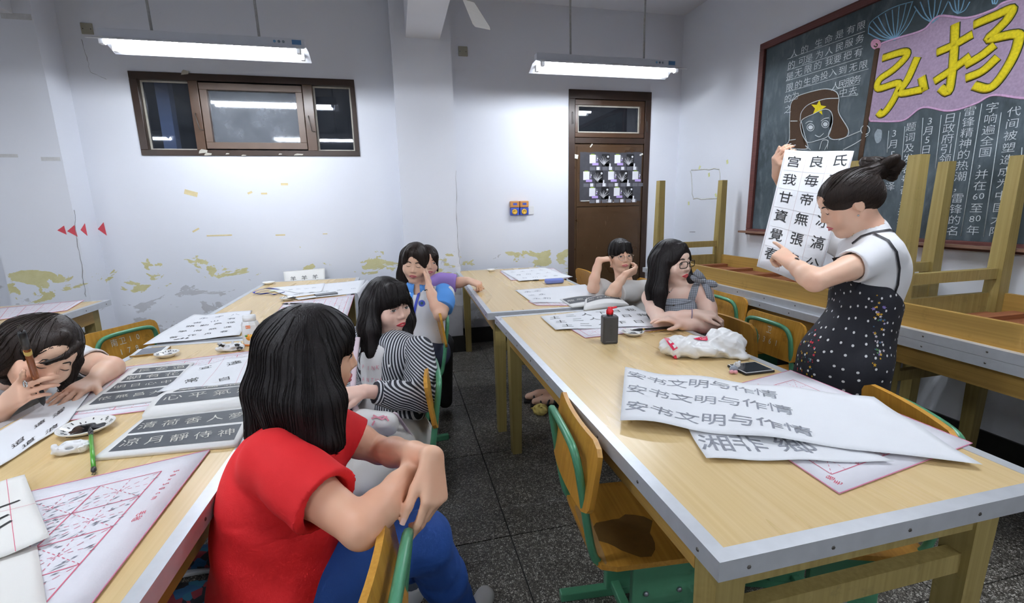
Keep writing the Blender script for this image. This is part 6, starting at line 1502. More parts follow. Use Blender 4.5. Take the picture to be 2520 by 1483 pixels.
def felt(label, px, nu, nv, u0=.08, u1=.92, v0=.08, v1=.92, specks=0, pts=None, seed=0, z=TZ - .001, lw=.0011, text=None):
    S = Sheet('felt_mat', label, 'felt mat', px, z, .0, M_FELT, .002, lambda u, v: .0022, group='felt writing mats', pts=pts, nu=10, nv=10)
    sol, das = [], []
    for i in range(nu + 1): u = u0 + (u1 - u0) * i / nu; sol.append([(u, v0), (u, v1)])
    for k in range(nv + 1): v = v0 + (v1 - v0) * k / nv; sol.append([(u0, v), (u1, v)])
    for i in range(nu):
        for k in range(nv):
            a, b, c, d_ = u0 + (u1 - u0) * i / nu, u0 + (u1 - u0) * (i + 1) / nu, v0 + (v1 - v0) * k / nv, v0 + (v1 - v0) * (k + 1) / nv
            das += dashed((a, c), (b, d_), 9) + dashed((b, c), (a, d_), 9) + dashed(((a + b) / 2, c), ((a + b) / 2, d_), 8) + dashed((a, (c + d_) / 2), (b, (c + d_) / 2), 8)
    S.lines(sol, lw, M_REDPRINT, 'printed_grid', n=4); S.lines(das, lw * .55, M_REDPRINT, 'dashed_guides', n=1)
    ring = [S.P(*q, .0) for a, b in (((0, 0), (1, 0)), ((1, 0), (1, 1)), ((1, 1), (0, 1)), ((0, 1), (0, 0))) for q in [(a[0] + (b[0] - a[0]) * k / 20, a[1] + (b[1] - a[1]) * k / 20) for k in range(20)]]
    wparent(tube('stitched_edge', ring + [ring[0]], .0013, M_PINKEDGE, None, 5), S.o)
    if specks:
        rg = random.Random(seed); V, Fc = [], []
        for _ in range(specks):
            u, v = u0 + (u1 - u0) * min(1, max(0, rg.gauss(.45, .26))), v0 + (v1 - v0) * min(1, max(0, rg.gauss(.5, .25))); a = rg.uniform(.3, 1.0); L, w = rg.uniform(.002, .011), rg.uniform(.0008, .0022); o = len(V); p = S.P(u, v, .0009); dx = Vector((math.cos(a), math.sin(a), 0)); dy = Vector((-dx.y, dx.x, 0))
            V += [p - dx * L, p + dy * w, p + dx * L, p - dy * w]; Fc.append((o, o + 1, o + 2, o + 3))
        st_ = wparent(mesh_obj('ink_stains', V, Fc, plain('faded_ink', (.22, .22, .26), .9, 0, .7, 40), None), S.o); st_['kind'] = 'stuff'
    return S

# ---------------------------------------------------------------- left near table
S = felt('felt mat with red grid and ink stains in the left foreground', None, 4, 4, .05, .86, .07, .88, 620, [Vector((-1.04, 1.10, TZ)), atz(517, 1108, TZ), atz(217, 1500, TZ) , Vector((-1.02, .60, TZ))], 3, lw=.0013)
for k, ch in enumerate('50×50cm'): S.char(ch, .925, .84 - .036 * k, .016, M_REDPRINT2, -PI / 2, .01)
for k, ch in enumerate('毛毡'): S.char(ch, .925, .52 - .035 * k, .016, M_REDPRINT2, -PI / 2, .02)
S = Sheet('practice_sheet', 'folded white practice sheet lying over the near felt mat at left', 'paper', None, TZ + .006, .004, M_PAPERW, .0009, pts=[Vector((-1.06, 1.13, TZ + .006)), atz(62, 1172, TZ + .012), atz(125, 1330, TZ + .012), Vector((-.95, .80, TZ + .008))])
for u, v, w in ((.55, .80, .02), (.86, .60, .06), (.80, .42, .05), (.82, .33, .04), (.75, .1, .04)): S.lines([[(u - w, v - .03), (u + w, v + .03)]], .0030, M_INK, 'brush_stroke', .0012)
S.lines([[(.86, 0), (.86, 1)], [(0, .5), (1, .52)]], .0005, M_REDPRINT, 'printed_grid')
S2 = Sheet('practice_sheet', 'blank lower fold of white sheet at the bottom left corner', 'paper', None, TZ + .0035, .0015, M_PAPERW, .0009, pts=[Vector((-.93, .90, TZ + .0035)), atz(92, 1345, TZ + .0035), atz(118, 1500, TZ + .0035), Vector((-.85, .62, TZ + .0035))])
S2.lines([[(.35, .3), (.30, .55)]], .003, M_INK, 'brush_stroke', .0012); S2.lines([[(.7, 0), (.7, 1)]], .0005, M_REDPRINT, 'printed_grid')
# mat under the copybooks and the writer's long sheet
S = felt('felt mat with red border under the copybooks beside the writing girl', [(300, 905), (668, 858), (640, 975), (135, 1040)], 5, 4, .06, .94, .08, .94, 160, None, 5)
S = Sheet('writing_sheet', 'long white sheet with fresh black characters under the writing girl\'s hand', 'paper', None, TZ + .003, .0012, M_PAPER, .0007, pts=[atz(-40, 1085, TZ + .003), atz(268, 900, TZ + .003), atz(168, 1040, TZ + .003), atz(-50, 1180, TZ + .003)])
for ch, u, v, sz in (('漫', .66, .42, .062), ('浪', .72, .10, .055), ('遠', .46, .45, .05), ('迢', .30, .30, .05), ('无', .86, .60, .045), ('道', .45, .12, .05)): S.char(ch, u, v, sz, M_INK, .3, .02)
M_RUB = plain('rubbing_black', (.045, .05, .058), .55, 0, .35, 70); M_PAGE = plain('book_page', (.80, .79, .77), .6, 0, .03)
M_GLY = plain('rubbing_white', (.62, .60, .54), .7, 0, .2, 60)
def page(par, C, prof, panels, zb=TZ - .0005, nu=20, nv=8):
    """solid page block: C far-left, far-right, near-right, near-left on the table; prof(u,v) = height of its top"""
    m = quadmap(C); V, Fc = [], []
    for s in (0, 1):
        for i in range(nu + 1):
            for k in range(nv + 1):
                p = m(i / nu, k / nv).copy(); p.z = zb + (prof(i / nu, k / nv) if s == 0 else 0); V.append(p)
    st = (nu + 1) * (nv + 1); I = lambda s, i, k: s * st + i * (nv + 1) + k
    for i in range(nu):
        for k in range(nv): Fc += [(I(0, i, k), I(0, i + 1, k), I(0, i + 1, k + 1), I(0, i, k + 1)), (I(1, i, k), I(1, i, k + 1), I(1, i + 1, k + 1), I(1, i + 1, k))]
    rim = [(i, 0) for i in range(nu + 1)] + [(nu, k) for k in range(1, nv + 1)] + [(i, nv) for i in range(nu - 1, -1, -1)] + [(0, k) for k in range(nv - 1, 0, -1)]
    for a in range(len(rim)): x, y = rim[a], rim[(a + 1) % len(rim)]; Fc.append((I(0, *x), I(1, *x), I(1, *y), I(0, *y)))
    pg = wparent(mesh_obj('page_block', V, Fc, M_PAGE, None, True), par)
    def P(u, v, lift=.0008): p = m(u, v).copy(); p.z = zb + prof(min(1, max(0, u)), min(1, max(0, v))) + lift; return p
    for (u0, u1, v0, v1, chars, rot, mat) in panels:
        n = 12; Vp = [P(u0 + (u1 - u0) * i / n, v0 + (v1 - v0) * k / 4, .0006) for i in range(n + 1) for k in range(5)]
        wparent(mesh_obj('printed_panel', Vp, [(i * 5 + k, (i + 1) * 5 + k, (i + 1) * 5 + k + 1, i * 5 + k + 1) for i in range(n) for k in range(4)], mat or M_RUB, None, True), par)
        for j, ch in enumerate(chars):
            w = (j + .5) / len(chars); uc, vc = u0 + (u1 - u0) * w, (v0 + v1) / 2; e = .02
            du = (m(uc + e, vc) - m(uc - e, vc)).length / (2 * e); dv = (m(uc, vc + e) - m(uc, vc - e)).length / (2 * e); sz = min((v1 - v0) * dv * .82, (u1 - u0) * du / len(chars) * .8); cr, sr = math.cos(rot), math.sin(rot)
            put_glyph('printed_character', ch, lambda x, y: P(uc + (x * cr - y * sr) * sz / du, vc + (x * sr + y * cr) * sz / dv, .0013), M_GLY if mat is None else M_INK, par, -.004, True)
    return P
bk = thing('copybook', 'open copybook of white-on-black rubbings nearest the ink dish', 'book', tuple(atz(450, 1050, TZ - .0005)))
z = TZ + .004
page(bk, [atz(352, 1036, z), atz(628, 1004, z), atz(585, 1096, z), atz(232, 1130, z)], lambda u, v: .010 + .004 * v, [(.04, .97, .55, .93, '清荷香人夢', .2, None), (.06, .96, .10, .49, '凉月靜侍神', .2, None)])
page(bk, [atz(425, 948, z + .012), atz(668, 925, z + .012), atz(628, 1004, z), atz(352, 1036, z)], lambda u, v: .014 + .020 * math.sin(PI * min(1, .15 + v)) , [(.10, .97, .62, .88, '尋遇通達', .2, None), (.06, .97, .18, .55, '心平氣和', .2, None)])
bk2 = thing('copybook', 'copybook page of black rubbings lying open beside the writing girl', 'book', tuple(atz(330, 950, TZ)))
page(bk2, [atz(330, 905, z), atz(478, 893, z), atz(392, 985, z), atz(188, 1012, z)], lambda u, v: .006, [(.08, .96, .08, .30, '依無昌大', .25, None), (.09, .96, .34, .55, '明日心中', .25, None), (.10, .96, .59, .74, '朝有花', .25, None), (.12, .96, .79, .93, '長安道', .25, None)], zb=TZ + .002)
S = Sheet('practice_sheet', 'thin sheet with brushed characters overlapping the two copybooks', 'paper', [(470, 905), (672, 862), (652, 958), (388, 968)], TZ + .010, .004, M_PAPER, .0006, ph=.8)
for ch, u, v, sz in (('常', .22, .32, .05), ('宜', .22, .80, .045), ('自', .55, .30, .048), ('達', .55, .78, .055), ('達', .88, .26, .055), ('車', .82, .62, .035)): S.char(ch, u, v, sz, M_INK, .25, -.002)
S.lines([[(.38, 0), (.38, 1)], [(.70, 0), (.70, 1)]], .0003, M_REDPRINT, 'fold_line')

# ---------------------------------------------------------------- left far table
S = Sheet('calligraphy_sheet', 'large sheet of black characters curling at its left end beside apricot bottle', 'paper', [(478, 778), (620, 764), (590, 826), (352, 850)], TZ + .003, .003, M_PAPER, .0006, dz=lambda u, v: .002 + .004 * (1 + math.sin(9 * u + 2 * v)) * .5 + .035 * max(0, .18 - u) ** 1 * (1 if v > .3 else v / .3))
rg = random.Random(4)
for r_, (v, row) in enumerate(((.84, '永字八'), (.66, '書山有'), (.50, '路勤為徑'), (.33, '學海無涯'), (.15, '苦作舟春'))):
    for k, ch in enumerate(row): S.char(ch, .16 + .74 * (k + .4) / len(row), v + rg.uniform(-.02, .02), .046 - .002 * r_, M_INK if r_ > 1 else M_INKGREY, .2, .0)
S.lines([[(.28, .05), (.33, .07)], [(.35, .06), (.36, .10)], [(.40, .06), (.41, .10)]], .004, M_INK, 'brush_stroke', .0014)
S = felt('felt mat with red characters on the table by the flaking wall', [(700, 745), (872, 726), (848, 800), (628, 838)], 5, 4, .10, .92, .08, .94, 40, None, 8)
for k, ch in enumerate('毛毡書法'): S.char(ch, .045, .80 - .16 * k, .035, M_REDPRINT2, .2, .02)
S = Sheet('practice_sheet', 'white sheet with few strokes over the farther felt mat', 'paper', [(712, 770), (835, 752), (822, 812), (660, 826)], TZ + .003, .0015, M_PAPER)
for ch, u, v in (('山', .10, .30), ('水', .05, .10), ('同', .70, .85), ('風', .35, .85)): S.char(ch, u, v, .05, M_INK, .15, -.004)
S = Sheet('long_sheet', 'long white sheet hanging over the aisle edge of the far left table', 'paper', None, TZ + .002, .002, M_PAPER, .0006, pts=[atz(662, 712, TZ + .002), atz(898, 688, TZ + .002), atz(884, 720, TZ + .002), atz(735, 738, TZ + .002)], dz=lambda u, v: .002 + .002 * math.sin(6 * u))
for k, ch in enumerate('新年快樂也'): S.char(ch, .12 + .19 * k, .35, .045, M_INKGREY, .1, -.004)
# the drop over the edge
e0, e1 = atz(900, 690, TZ + .002), atz(872, 722, TZ + .002)
V = []
for k in range(7):
    w = k / 6
    for e in (e0, e1): V.append(Vector((e.x + .010 + .035 * math.sin(w * PI / 2), e.y, TZ + .004 - (.012 * w if w < .2 else .002 + .20 * (w - .2)))))
wparent(mesh_obj('sheet_drop', V, [(2 * i, 2 * i + 1, 2 * i + 3, 2 * i + 2) for i in range(6)], M_PAPER, None, True), S.o)
# sheet propped against the wall
A, B = aty(697, 668, 4.60), aty(799, 659, 4.60); A2, B2 = aty(703, 712, 4.46), aty(800, 704, 4.46)
S = Sheet('propped_sheet', 'small cream sheet with three characters propped up against the wall', 'paper', None, A2.z, .001, M_PAPERW, .0006, pts=[A, B, B2, A2], dz=lambda u, v: .0)
for k in range(3):
    V_, F_ = glyph('羊', .0); c = .22 + .27 * k; up = (A - A2).normalized(); rt = (B2 - A2).normalized(); nn = rt.cross(up)
    if nn.y > 0: nn = -nn
    base = S.m(c, .55) + nn * .0015; wparent(mesh_obj('character', [base + rt * (x * .055) + up * (y * .055) for x, y in V_], F_, M_INK, None), S.o)
S = Sheet('practice_sheet', 'narrow sheet with small script in front of the propped sheet', 'paper', [(668, 708), (800, 697), (792, 718), (735, 722)], TZ + .006, .002, M_PAPER)
for k, ch in enumerate('春風化雨'): S.char(ch, .15 + .2 * k, .5, .035, M_INKGREY, .1, -.004)
# mat on the far-left table
S = felt('felt mat with faint grid on the table at the far left edge', None, 5, 5, .06, .94, .06, .94, 60, [atz(-40, 762, TZ), atz(207, 739, TZ), atz(165, 764, TZ), atz(-60, 795, TZ)], 11)

# ---------------------------------------------------------------- right far table
S = felt('felt mat with red edge under a sheet in front of the brown door', [(1230, 668), (1362, 660), (1402, 684), (1258, 690)], 4, 4, .08, .92, .08, .92, 20, None, 12)
S = Sheet('practice_sheet', 'practice sheet lying on the mat in front of the brown door', 'paper', [(1232, 666), (1340, 658), (1410, 682), (1278, 692)], TZ + .0035, .002, M_PAPER)
for i in range(4):
    for k in range(3): S.char('日月山川田木水火土金人大'[i * 3 + k], .18 + .2 * i, .2 + .28 * k, .05, M_INKGREY, -.2, -.004)
S = Sheet('practice_sheet', 'white sheet with three small rows near the purple pencil case', 'paper', [(1268, 714), (1440, 700), (1500, 742), (1310, 745)], TZ + .002, .0015, M_PAPER)
for i, row in enumerate(('永永', '之永', '永和')):
    for k, ch in enumerate(row): S.char(ch, .12 + .14 * k, .78 - .26 * i, .055, M_INKGREY, -.2, -.004)
felt('felt mat peeking out under white sheet and open book', [(1300, 742), (1420, 732), (1450, 752), (1322, 752)], 4, 2, .06, .94, .1, .9, 10, None, 13, TZ - .0012)
bk3 = thing('copybook', 'open book with arched pages by the elbow of round-glasses girl', 'book', tuple(atz(1455, 750, TZ - .0005)))
zz = TZ + .004
page(bk3, [atz(1378, 737, zz), atz(1470, 727, zz), atz(1510, 748, zz), atz(1408, 756, zz)], lambda u, v: .008 + .008 * math.sin(PI * u), [(.04, .98, .30, .92, '龍鳳虎鶴', -.2, None)])
page(bk3, [atz(1440, 742, zz), atz(1520, 730, zz), atz(1548, 752, zz), atz(1436, 765, zz)], lambda u, v: .012 + .022 * math.sin(PI * min(1, u * .9 + .1)), [(.06, .96, .50, .95, '松竹梅蘭', -.2, None)])

# ---------------------------------------------------------------- right near table
S = felt('felt mat under the sheet of thick strokes beside the ink bottle', [(1372, 790), (1560, 765), (1672, 806), (1440, 832)], 4, 3, .06, .94, .08, .92, 30, None, 14)
S = Sheet('calligraphy_sheet', 'white sheet of bold brush strokes in rows behind the ink bottle', 'paper', [(1330, 779), (1558, 752), (1668, 800), (1367, 812)], TZ + .003, .002, M_PAPER)
for i in range(6):
    for k in range(3): S.char('土二人下日我'[i], .11 + .155 * i + .01 * k, .80 - .29 * k, .062, M_INK, -.18, .018)
S = felt('felt mat with red border under the large pale-inked sheets', [(1880, 925), (2120, 918), (2392, 1090), (2065, 1216)], 4, 4, .09, .86, .10, .88, 40, [atz(1705, 975, TZ - .001), atz(1945, 912, TZ - .001), atz(2392, 1092, TZ - .001), atz(2065, 1216, TZ - .001)], 15)
for k, ch in enumerate('50×50cm'): S.char(ch, .25 + .05 * k, .93, .02, M_REDPRINT2, 0, .01)
for k, ch in enumerate('毛毡'): S.char(ch, .06, .05 + .035 * k, .018, M_REDPRINT2, .2, .02)
lowS = Sheet('calligraphy_sheet', 'pale-inked sheet half hidden under the larger one on near table', 'paper', [(1688, 1048), (2030, 1060), (2200, 1140), (1738, 1131)], TZ + .004, .003, M_PAPER, ph=.6)
for ch, u in (('湘', .12), ('非', .32), ('鄉', .60)): lowS.char(ch, u, .45, .085, M_INKGREY, -.12, .004)
big = Sheet('calligraphy_sheet', 'large wavy sheet with three rows of pale grey characters on near table', 'paper', None, TZ + .008, .006, M_PAPER, .0006, freq=(2.5, .8), pts=[atz(1538, 914, TZ + .010), atz(2150, 980, TZ + .006), atz(2417, 1148, TZ + .006), atz(1526, 1042, TZ + .010)], nu=36, nv=14,
            dz=lambda u, v: .002 + .008 * (1 + math.sin(17 * u + 1.5 * v)) * (1 - u) ** .7 + .004 * math.sin(6 * v + 8 * u) ** 2)
for r_, v in enumerate((.82, .52, .20)):
    for k, ch in enumerate('安书文明与作情'): big.char(ch, .055 + .087 * k, v, .068, M_INKGREY, -.16 - .01 * k, -.002 if r_ < 2 else .004)

# ---------------------------------------------------------------- the sheet the teacher shows
C = [at(1932, 368, 1.93), at(2100, 373, 1.98), at(2012, 712, 1.80), at(1862, 655, 1.84)]
SH = Sheet('calligraphy_sheet', 'tall sheet of bold black characters held up by the teacher', 'paper', None, C[3].z, .0, M_PAPER, .0006, pts=C, dz=lambda u, v: .0)
up = (C[0] - C[3]).normalized(); rt = (C[2] - C[3]).normalized(); nrm = rt.cross(up)
if nrm.dot(Vector((0, 0, HC)) - C[0]) < 0: nrm = -nrm
def shp(u, v, lift=0.0): return SH.m(u, v) + nrm * (.006 * math.sin(5 * u + 3 * v) + lift)
me = SH.mesh.data; nu, nv = 18, 14
for s in (0, 1):
    for i in range(nu + 1):
        for k in range(nv + 1): me.vertices[s * (nu + 1) * (nv + 1) + i * (nv + 1) + k].co = shp(i / nu, k / nv, -.0006 * s)
rows = ['宫良氏', '我毎王', '甘帝青', '資無冰', '覺張滈', '春寬公']; gx = (SH.m(1, .5) - SH.m(0, .5)).length; gy = (SH.m(.5, 1) - SH.m(.5, 0)).length
for r_, row in enumerate(rows):
    for k, ch in enumerate(row):
        uc, vc = .17 + .33 * k, .90 - .155 * r_ + .012 * k
        put_glyph('character', ch, lambda x, y: shp(uc + x * .060 / gx, vc + y * .060 / gy, .0014), M_INK, SH.o, .014, True)
ln = []
for k in range(4): ln.append([shp(.02 + .32 * k, v, .0008) for v in np.linspace(.02, .98, 10)])
for k in range(7): ln.append([shp(u, .98 - .16 * k, .0008) for u in np.linspace(.02, .98, 8)])
wparent(tubes('printed_grid', ln, .0005, plain('faint_grid', srgb('d8c4c4'), .8), None, 4, .2), SH.o)
# ================================================================ brushes, dishes, bottles and other small things
M_WET = plain('wet_ink', (.008, .008, .010), .12)
def dish(label, px, py, r=.055, ink=.7, sx=1.0, rot=0.0, z=TZ - .0015):
    c = atz(px, py, z); t = thing('ink_dish', label, 'dish', tuple(c), rot, 'ink dishes')
    o = lathe('saucer', [(.0001, 0), (r * .55, 0), (r * .6, .003), (r * .95, .014), (r, .019), (r * .97, .020), (r * .9, .0165), (r * .55, .006), (.0001, .005)], M_CERAM, t, 28); o.scale = (sx, 1, 1)
    if ink:
        V = [(0, 0, .0072)]; n = 40
        for k in range(n):
            w = 2 * PI * k / n; q = r * ink * (.82 + .18 * math.sin(3 * w + px) + .10 * math.sin(7 * w + py)); V.append((q * math.cos(w) * sx, q * math.sin(w), .0066 + .010 * max(0, q / r - .5) ** 1.2))
        mesh_obj('ink_pool', V, [(0, 1 + k, 1 + (k + 1) % n) for k in range(n)], M_WET, t, True)
        rg = random.Random(px); S_ = []
        for _ in range(22):
            w = rg.uniform(0, 6.28); a = rg.uniform(.62, .80); b = a + rg.uniform(.06, .14); S_.append([Vector((math.cos(w) * r * q * sx, math.sin(w) * r * q, .0072 + .0135 * max(0, q - .5) / .45)) for q in (a, (a + b) / 2, b)])
        tubes('ink_smear', S_, .0016, M_WET, t, 5, .4)['kind'] = 'stuff'
    return t
dish('oval ink dish full of black ink between tissue and open copybook', 215, 1060, .066, .82, 1.0, .3)
dish('small ink dish beside the white phone', 412, 877, .046, .62)
dish('ink dish holding a brush near the grey case on far table', 708, 738, .05, .55)
dish('clean white dish beside the lanyard near the wall', 662, 699, .05, 0)
dish('clean white dish alone on the table before the door', 1209, 667, .045, 0)
dish('ink dish with black streaks beside the ink bottle', 1557, 824, .052, .70)
M_BAMB = plain('bamboo', srgb('b08a4a'), .35, 0, .15, 20)
def brush(label, tip, end, m_handle, ferr=None, r=.0045, lb=.045, wet=M_INK, loop=True):
    tip, end = Vector(tip), Vector(end); d = (end - tip); L = d.length; d.normalize(); t = thing('writing_brush', label, 'brush', tuple(tip), 0, 'brushes lying about')
    P = lambda s: tip + d * s
    wparent(tube('bristles', [P(0), P(lb * .3), P(lb * .7), P(lb)], [.0006, r * .75, r * 1.25, r * 1.05], wet, None, 10), t)
    wparent(tube('ferrule', [P(lb), P(lb + .014)], [r * 1.1, r * 1.05], ferr or M_BLACK, None, 10), t)
    wparent(tube('handle', [P(lb + .014), P(L * .6), P(L - .018)], [r, r, r * .95], m_handle, None, 10), t)
    wparent(tube('end_cap', [P(L - .018), P(L - .006), P(L)], [r * 1.15, r * 1.2, r * .4], ferr or M_BLACK, None, 10), t)
    if loop: wparent(tube('hanging_loop', [P(L), P(L + .010) + Vector((.003, .003, 0)), P(L + .018), P(L + .010) - Vector((.003, .003, 0)), P(L)], .0007, M_BLACK, None, 5), t)
    return t
z = TZ
brush('green-handled brush lying from the ink dish toward the near mat', atz(222, 1050, z + .022), atz(231, 1160, z + .008), plain('green_handle', srgb('4f9a2e'), .3, 0, .2, 30), M_BLACK, .0048, .05)
brush('dark brush lying on the felt mat at the far left table', atz(693, 747, z + .008), atz(778, 746, z + .008), M_BLACK, plain('cream_band', (.7, .66, .6), .4))
brush('brush with brown handle resting in the far ink dish', atz(706, 734, z + .022), atz(782, 724, z + .010), M_BAMB, M_BLACK, .004, .05)
brush('black brush laid across the ink dish beside the ink bottle', atz(1553, 812, z + .024), atz(1666, 804, z + .012), M_BLACK, plain('brass', (.5, .36, .16), .3, .8), .0055, .06)
brush('thin brush beside the purple pencil case', atz(1310, 689, z + .005), atz(1395, 687, z + .005), M_BAMB, M_BLACK, .004, .04)
brush('brush with wooden handle lying along sheet edge by ink dish', atz(1590, 818, z + .006), atz(1660, 808, z + .006), M_BAMB, M_BAMB, .003, .03, M_BAMB)
# black ink bottle with red spout
c = atz(1499, 843, TZ - .0015); t = thing('ink_bottle', 'black square ink bottle with red spout on near table', 'bottle', tuple(c), -.15)
M_BOT = plain('bottle_grey', srgb('3f3f41'), .45, 0, .08)
box('bottle_body', (-.034, -.024, 0), (.034, .024, .125), M_BOT, t, .007)
lathe('bottle_neck', [(.0001, .124), (.014, .124), (.013, .132), (.0001, .132)], M_BOT, t, 16)
M_RCAP = plain('red_cap', srgb('d81c2a'), .35); lathe('cap', [(.0001, .131), (.0155, .131), (.0155, .148), (.010, .155), (.009, .162), (.0001, .163)], M_RCAP, t, 18)
tube('spout', [(.0, 0, .158), (.014, 0, .158), (.030, -.002, .161)], [.0055, .0048, .004], M_RCAP, t, 10)
box('label_line', (-.022, -.0252, .012), (.022, -.0242, .014), plain('bottle_grey_light', (.16, .16, .16), .5), t)
for k, ch in enumerate('一得阁墨汁'):
    V_, F_ = glyph(ch, -.005); mesh_obj('embossed_character', [(x * .012, -.0246, .098 - .016 * k + y * .013) for x, y in V_], F_, plain('bottle_emboss', (.035, .035, .037), .4), t)
# apricot drink bottle
c = atz(622, 846, TZ - .0015); t = thing('drink_bottle', 'white bottle with apricot picture standing by the crumpled inked tissue', 'bottle', tuple(c), .1)
V, Fc = lathe_geo([(.0001, 0), (.036, 0), (.038, .004), (.038, .095), (.033, .108), (.026, .113), (.026, .134), (.023, .137), (.0001, .137)], 8); mesh_obj('bottle_body', V, Fc, M_WHITEP, t)
lathe('base_band', [(.0001, .0005), (.0386, .0005), (.0386, .009), (.0001, .009)], plain('orange_band', srgb('e0843a'), .4), t, 8)
lathe('cap', [(.0001, .112), (.0275, .112), (.0275, .136), (.0001, .1375)], M_WHITEP, t, 20)
yy = -.0368
def disc(n, x, z_, r, m, off=0.0, sz=1.0):
    o = lathe(n, [(.0001, 0), (r, 0), (r, .0008), (.0001, .0008)], m, t, 18); o.location = (x, yy - off, z_); o.rotation_euler = (PI / 2, 0, 0); o.scale = (1, sz, 1)
disc('apricot_print', -.002, .042, .015, plain('apricot', srgb('f0a030'), .5)); disc('apricot_print', .010, .044, .011, plain('apricot2', srgb('f4b848'), .5), .0006); disc('leaf_print', -.015, .050, .006, plain('leaf', srgb('5a9a3a'), .5), .001, .6)
box('brand_square', (-.012, yy - .0012, .083), (.006, yy, .097), plain('orange_square', srgb('ea7a3a'), .5), t)
for k, ch in enumerate('杏汁'):
    V_, F_ = glyph(ch, 0); mesh_obj('label_character', [(-.0075 + .009 * k + x * .008, yy - .0016, .090 + y * .008) for x, y in V_], F_, M_WHITEP, t)
# crumpled tissues, yellow paper ball, plastic bag
def crumple(name, label, cat, c, r, mat, seed, h=.003, amp=.010, parts=()):
    t = thing(name, label, cat, tuple(c)); f = Field(c - Vector((r[0], r[1], 0)) * 1.5 - Vector((0, 0, .01)), c + Vector((r[0] * 1.5, r[1] * 1.5, r[2] * 2.6)), h); rg = np.random.default_rng(seed); z0 = c.z
    f.ell(c + Vector((0, 0, r[2] * .8)), r, None, .01)
    for _ in range(14):
        a, b = rg.uniform(-1, 1, 2); q = c + Vector((a * r[0] * .8, b * r[1] * .8, r[2] * rg.uniform(.4, 1.3))); R = np.linalg.qr(rg.normal(size=(3, 3)))[0]; f.ell(q, (r[0] * rg.uniform(.25, .5), r[2] * rg.uniform(.12, .3), r[2] * rg.uniform(.3, .7)), R, .004)
    for _ in range(10):
        a, b = rg.uniform(-1, 1, 2); q = c + Vector((a * r[0], b * r[1], r[2] * rg.uniform(.6, 1.8))); R = np.linalg.qr(rg.normal(size=(3, 3)))[0]; f.ell(q, (r[0] * .4, r[2] * .12, r[2] * .4), R, .004, True)
    f.disp(wrinkle(amp * .25, 170, 110, seed)); f.cut((0, 0, z0), (0, 0, -1)); f.obj('crumpled_body', mat, t, 1); return t, f
M_TIS = plain('tissue', (.82, .82, .83), .9, 0, .04, 30)
t, f = crumple('tissue', 'twisted white tissue beside the oval ink dish', 'tissue', atz(180, 1112, TZ - .001), (.042, .024, .016), M_TIS, 3)
t, f = crumple('tissue', 'crumpled tissue spotted with ink beside the apricot bottle', 'tissue', atz(568, 862, TZ - .001), (.06, .03, .018), M_TIS, 6)
for px, py in ((545, 849), (583, 848), (590, 855)): px_strip(f, [(px - 5, py + 2), (px, py), (px + 6, py + 2)], .006, M_INK, 'ink_spot', t, .002)
crumple('paper_ball', 'crumpled yellow paper ball on the floor under near table', 'paper ball', atz(1330, 1018, .0), (.052, .045, .04), plain('yellow_paper', srgb('d8c270'), .8, 0, .1, 20), 11, .004)
bc = atz(1722, 872, TZ - .0015); t = thing('plastic_bag', 'white plastic bag with red print lying on the near table', 'bag', tuple(bc)); f = Field(bc - Vector((.26, .24, .01)), bc + Vector((.26, .24, .17)), .0042)
a, b = atz(1650, 872, TZ), atz(1800, 878, TZ); bx = (b - a).normalized(); by = Vector((-bx.y, bx.x, 0)); Rb = torso_R(bx)
f.ell(lerp(a, b, .12) + Vector((0, 0, .035)), (.075, .062, .042), Rb, .03); f.ell(lerp(a, b, .5) + Vector((0, 0, .032)) + by * .01, (.12, .07, .040), Rb, .04); f.ell(lerp(a, b, .92) + Vector((0, 0, .045)) + by * .02, (.075, .06, .058), Rb, .03); f.ell(lerp(a, b, .80) + Vector((0, 0, .075)) + by * .03, (.04, .05, .03), Rb, .03); f.ell(lerp(a, b, 1.1) + Vector((0, 0, .012)), (.05, .05, .015), Rb, .02)
f.disp(lambda X, Y, Z: .004 * np.abs(np.sin(55 * X - 35 * Y + 2.5 * np.sin(45 * Z + 30 * Y))) + .0035 * np.sin(70 * X + 40 * Z + 3 * np.sin(50 * Y)) + .003 * np.sin(95 * Y - 60 * Z + 2 * np.sin(60 * X)) + .002 * np.abs(np.sin(140 * (X + Y) + 3 * np.sin(80 * Z)))); f.cut((0, 0, bc.z), (0, 0, -1))
b_ = NB('white_polythene'); b_.set(Base_Color=(.84, .84, .84), Roughness=.28); b_.bsdf.inputs['Transmission Weight'].default_value = .0; f.obj('bag_body', b_.m, t, 1)
M_BR = plain('bag_red', srgb('d0264e'), .35)
def bagpatch(pts, name='red_print', m=M_BR, n=7, off=.0028):
    (x0, y0), (x1, y1), (x2, y2), (x3, y3) = pts; V = []
    for i in range(n + 1):
        for k in range(n + 1):
            u, v = i / n, k / n; X = (x0 * (1 - u) + x1 * u) * (1 - v) + (x3 * (1 - u) + x2 * u) * v; Y = (y0 * (1 - u) + y1 * u) * (1 - v) + (y3 * (1 - u) + y2 * u) * v
            V.append(f.hit(CAMP, ray(X, Y), off)[0])
    q = n + 1; wparent(mesh_obj(name, V, [(i * q + k, (i + 1) * q + k, (i + 1) * q + k + 1, i * q + k + 1) for i in range(n) for k in range(n)], m, None, True), t)
bagpatch([(1632, 828), (1643, 829), (1668, 856), (1656, 862)]); bagpatch([(1650, 880), (1663, 872), (1668, 886), (1655, 888)]); bagpatch([(1705, 834), (1740, 826), (1742, 838), (1722, 838)])
bagpatch([(1645, 840), (1650, 838), (1655, 843), (1650, 846)], 'print_gap', M_WHITEP, 3, .004); bagpatch([(1655, 850), (1660, 848), (1664, 853), (1659, 857)], 'print_gap', M_WHITEP, 3, .004)
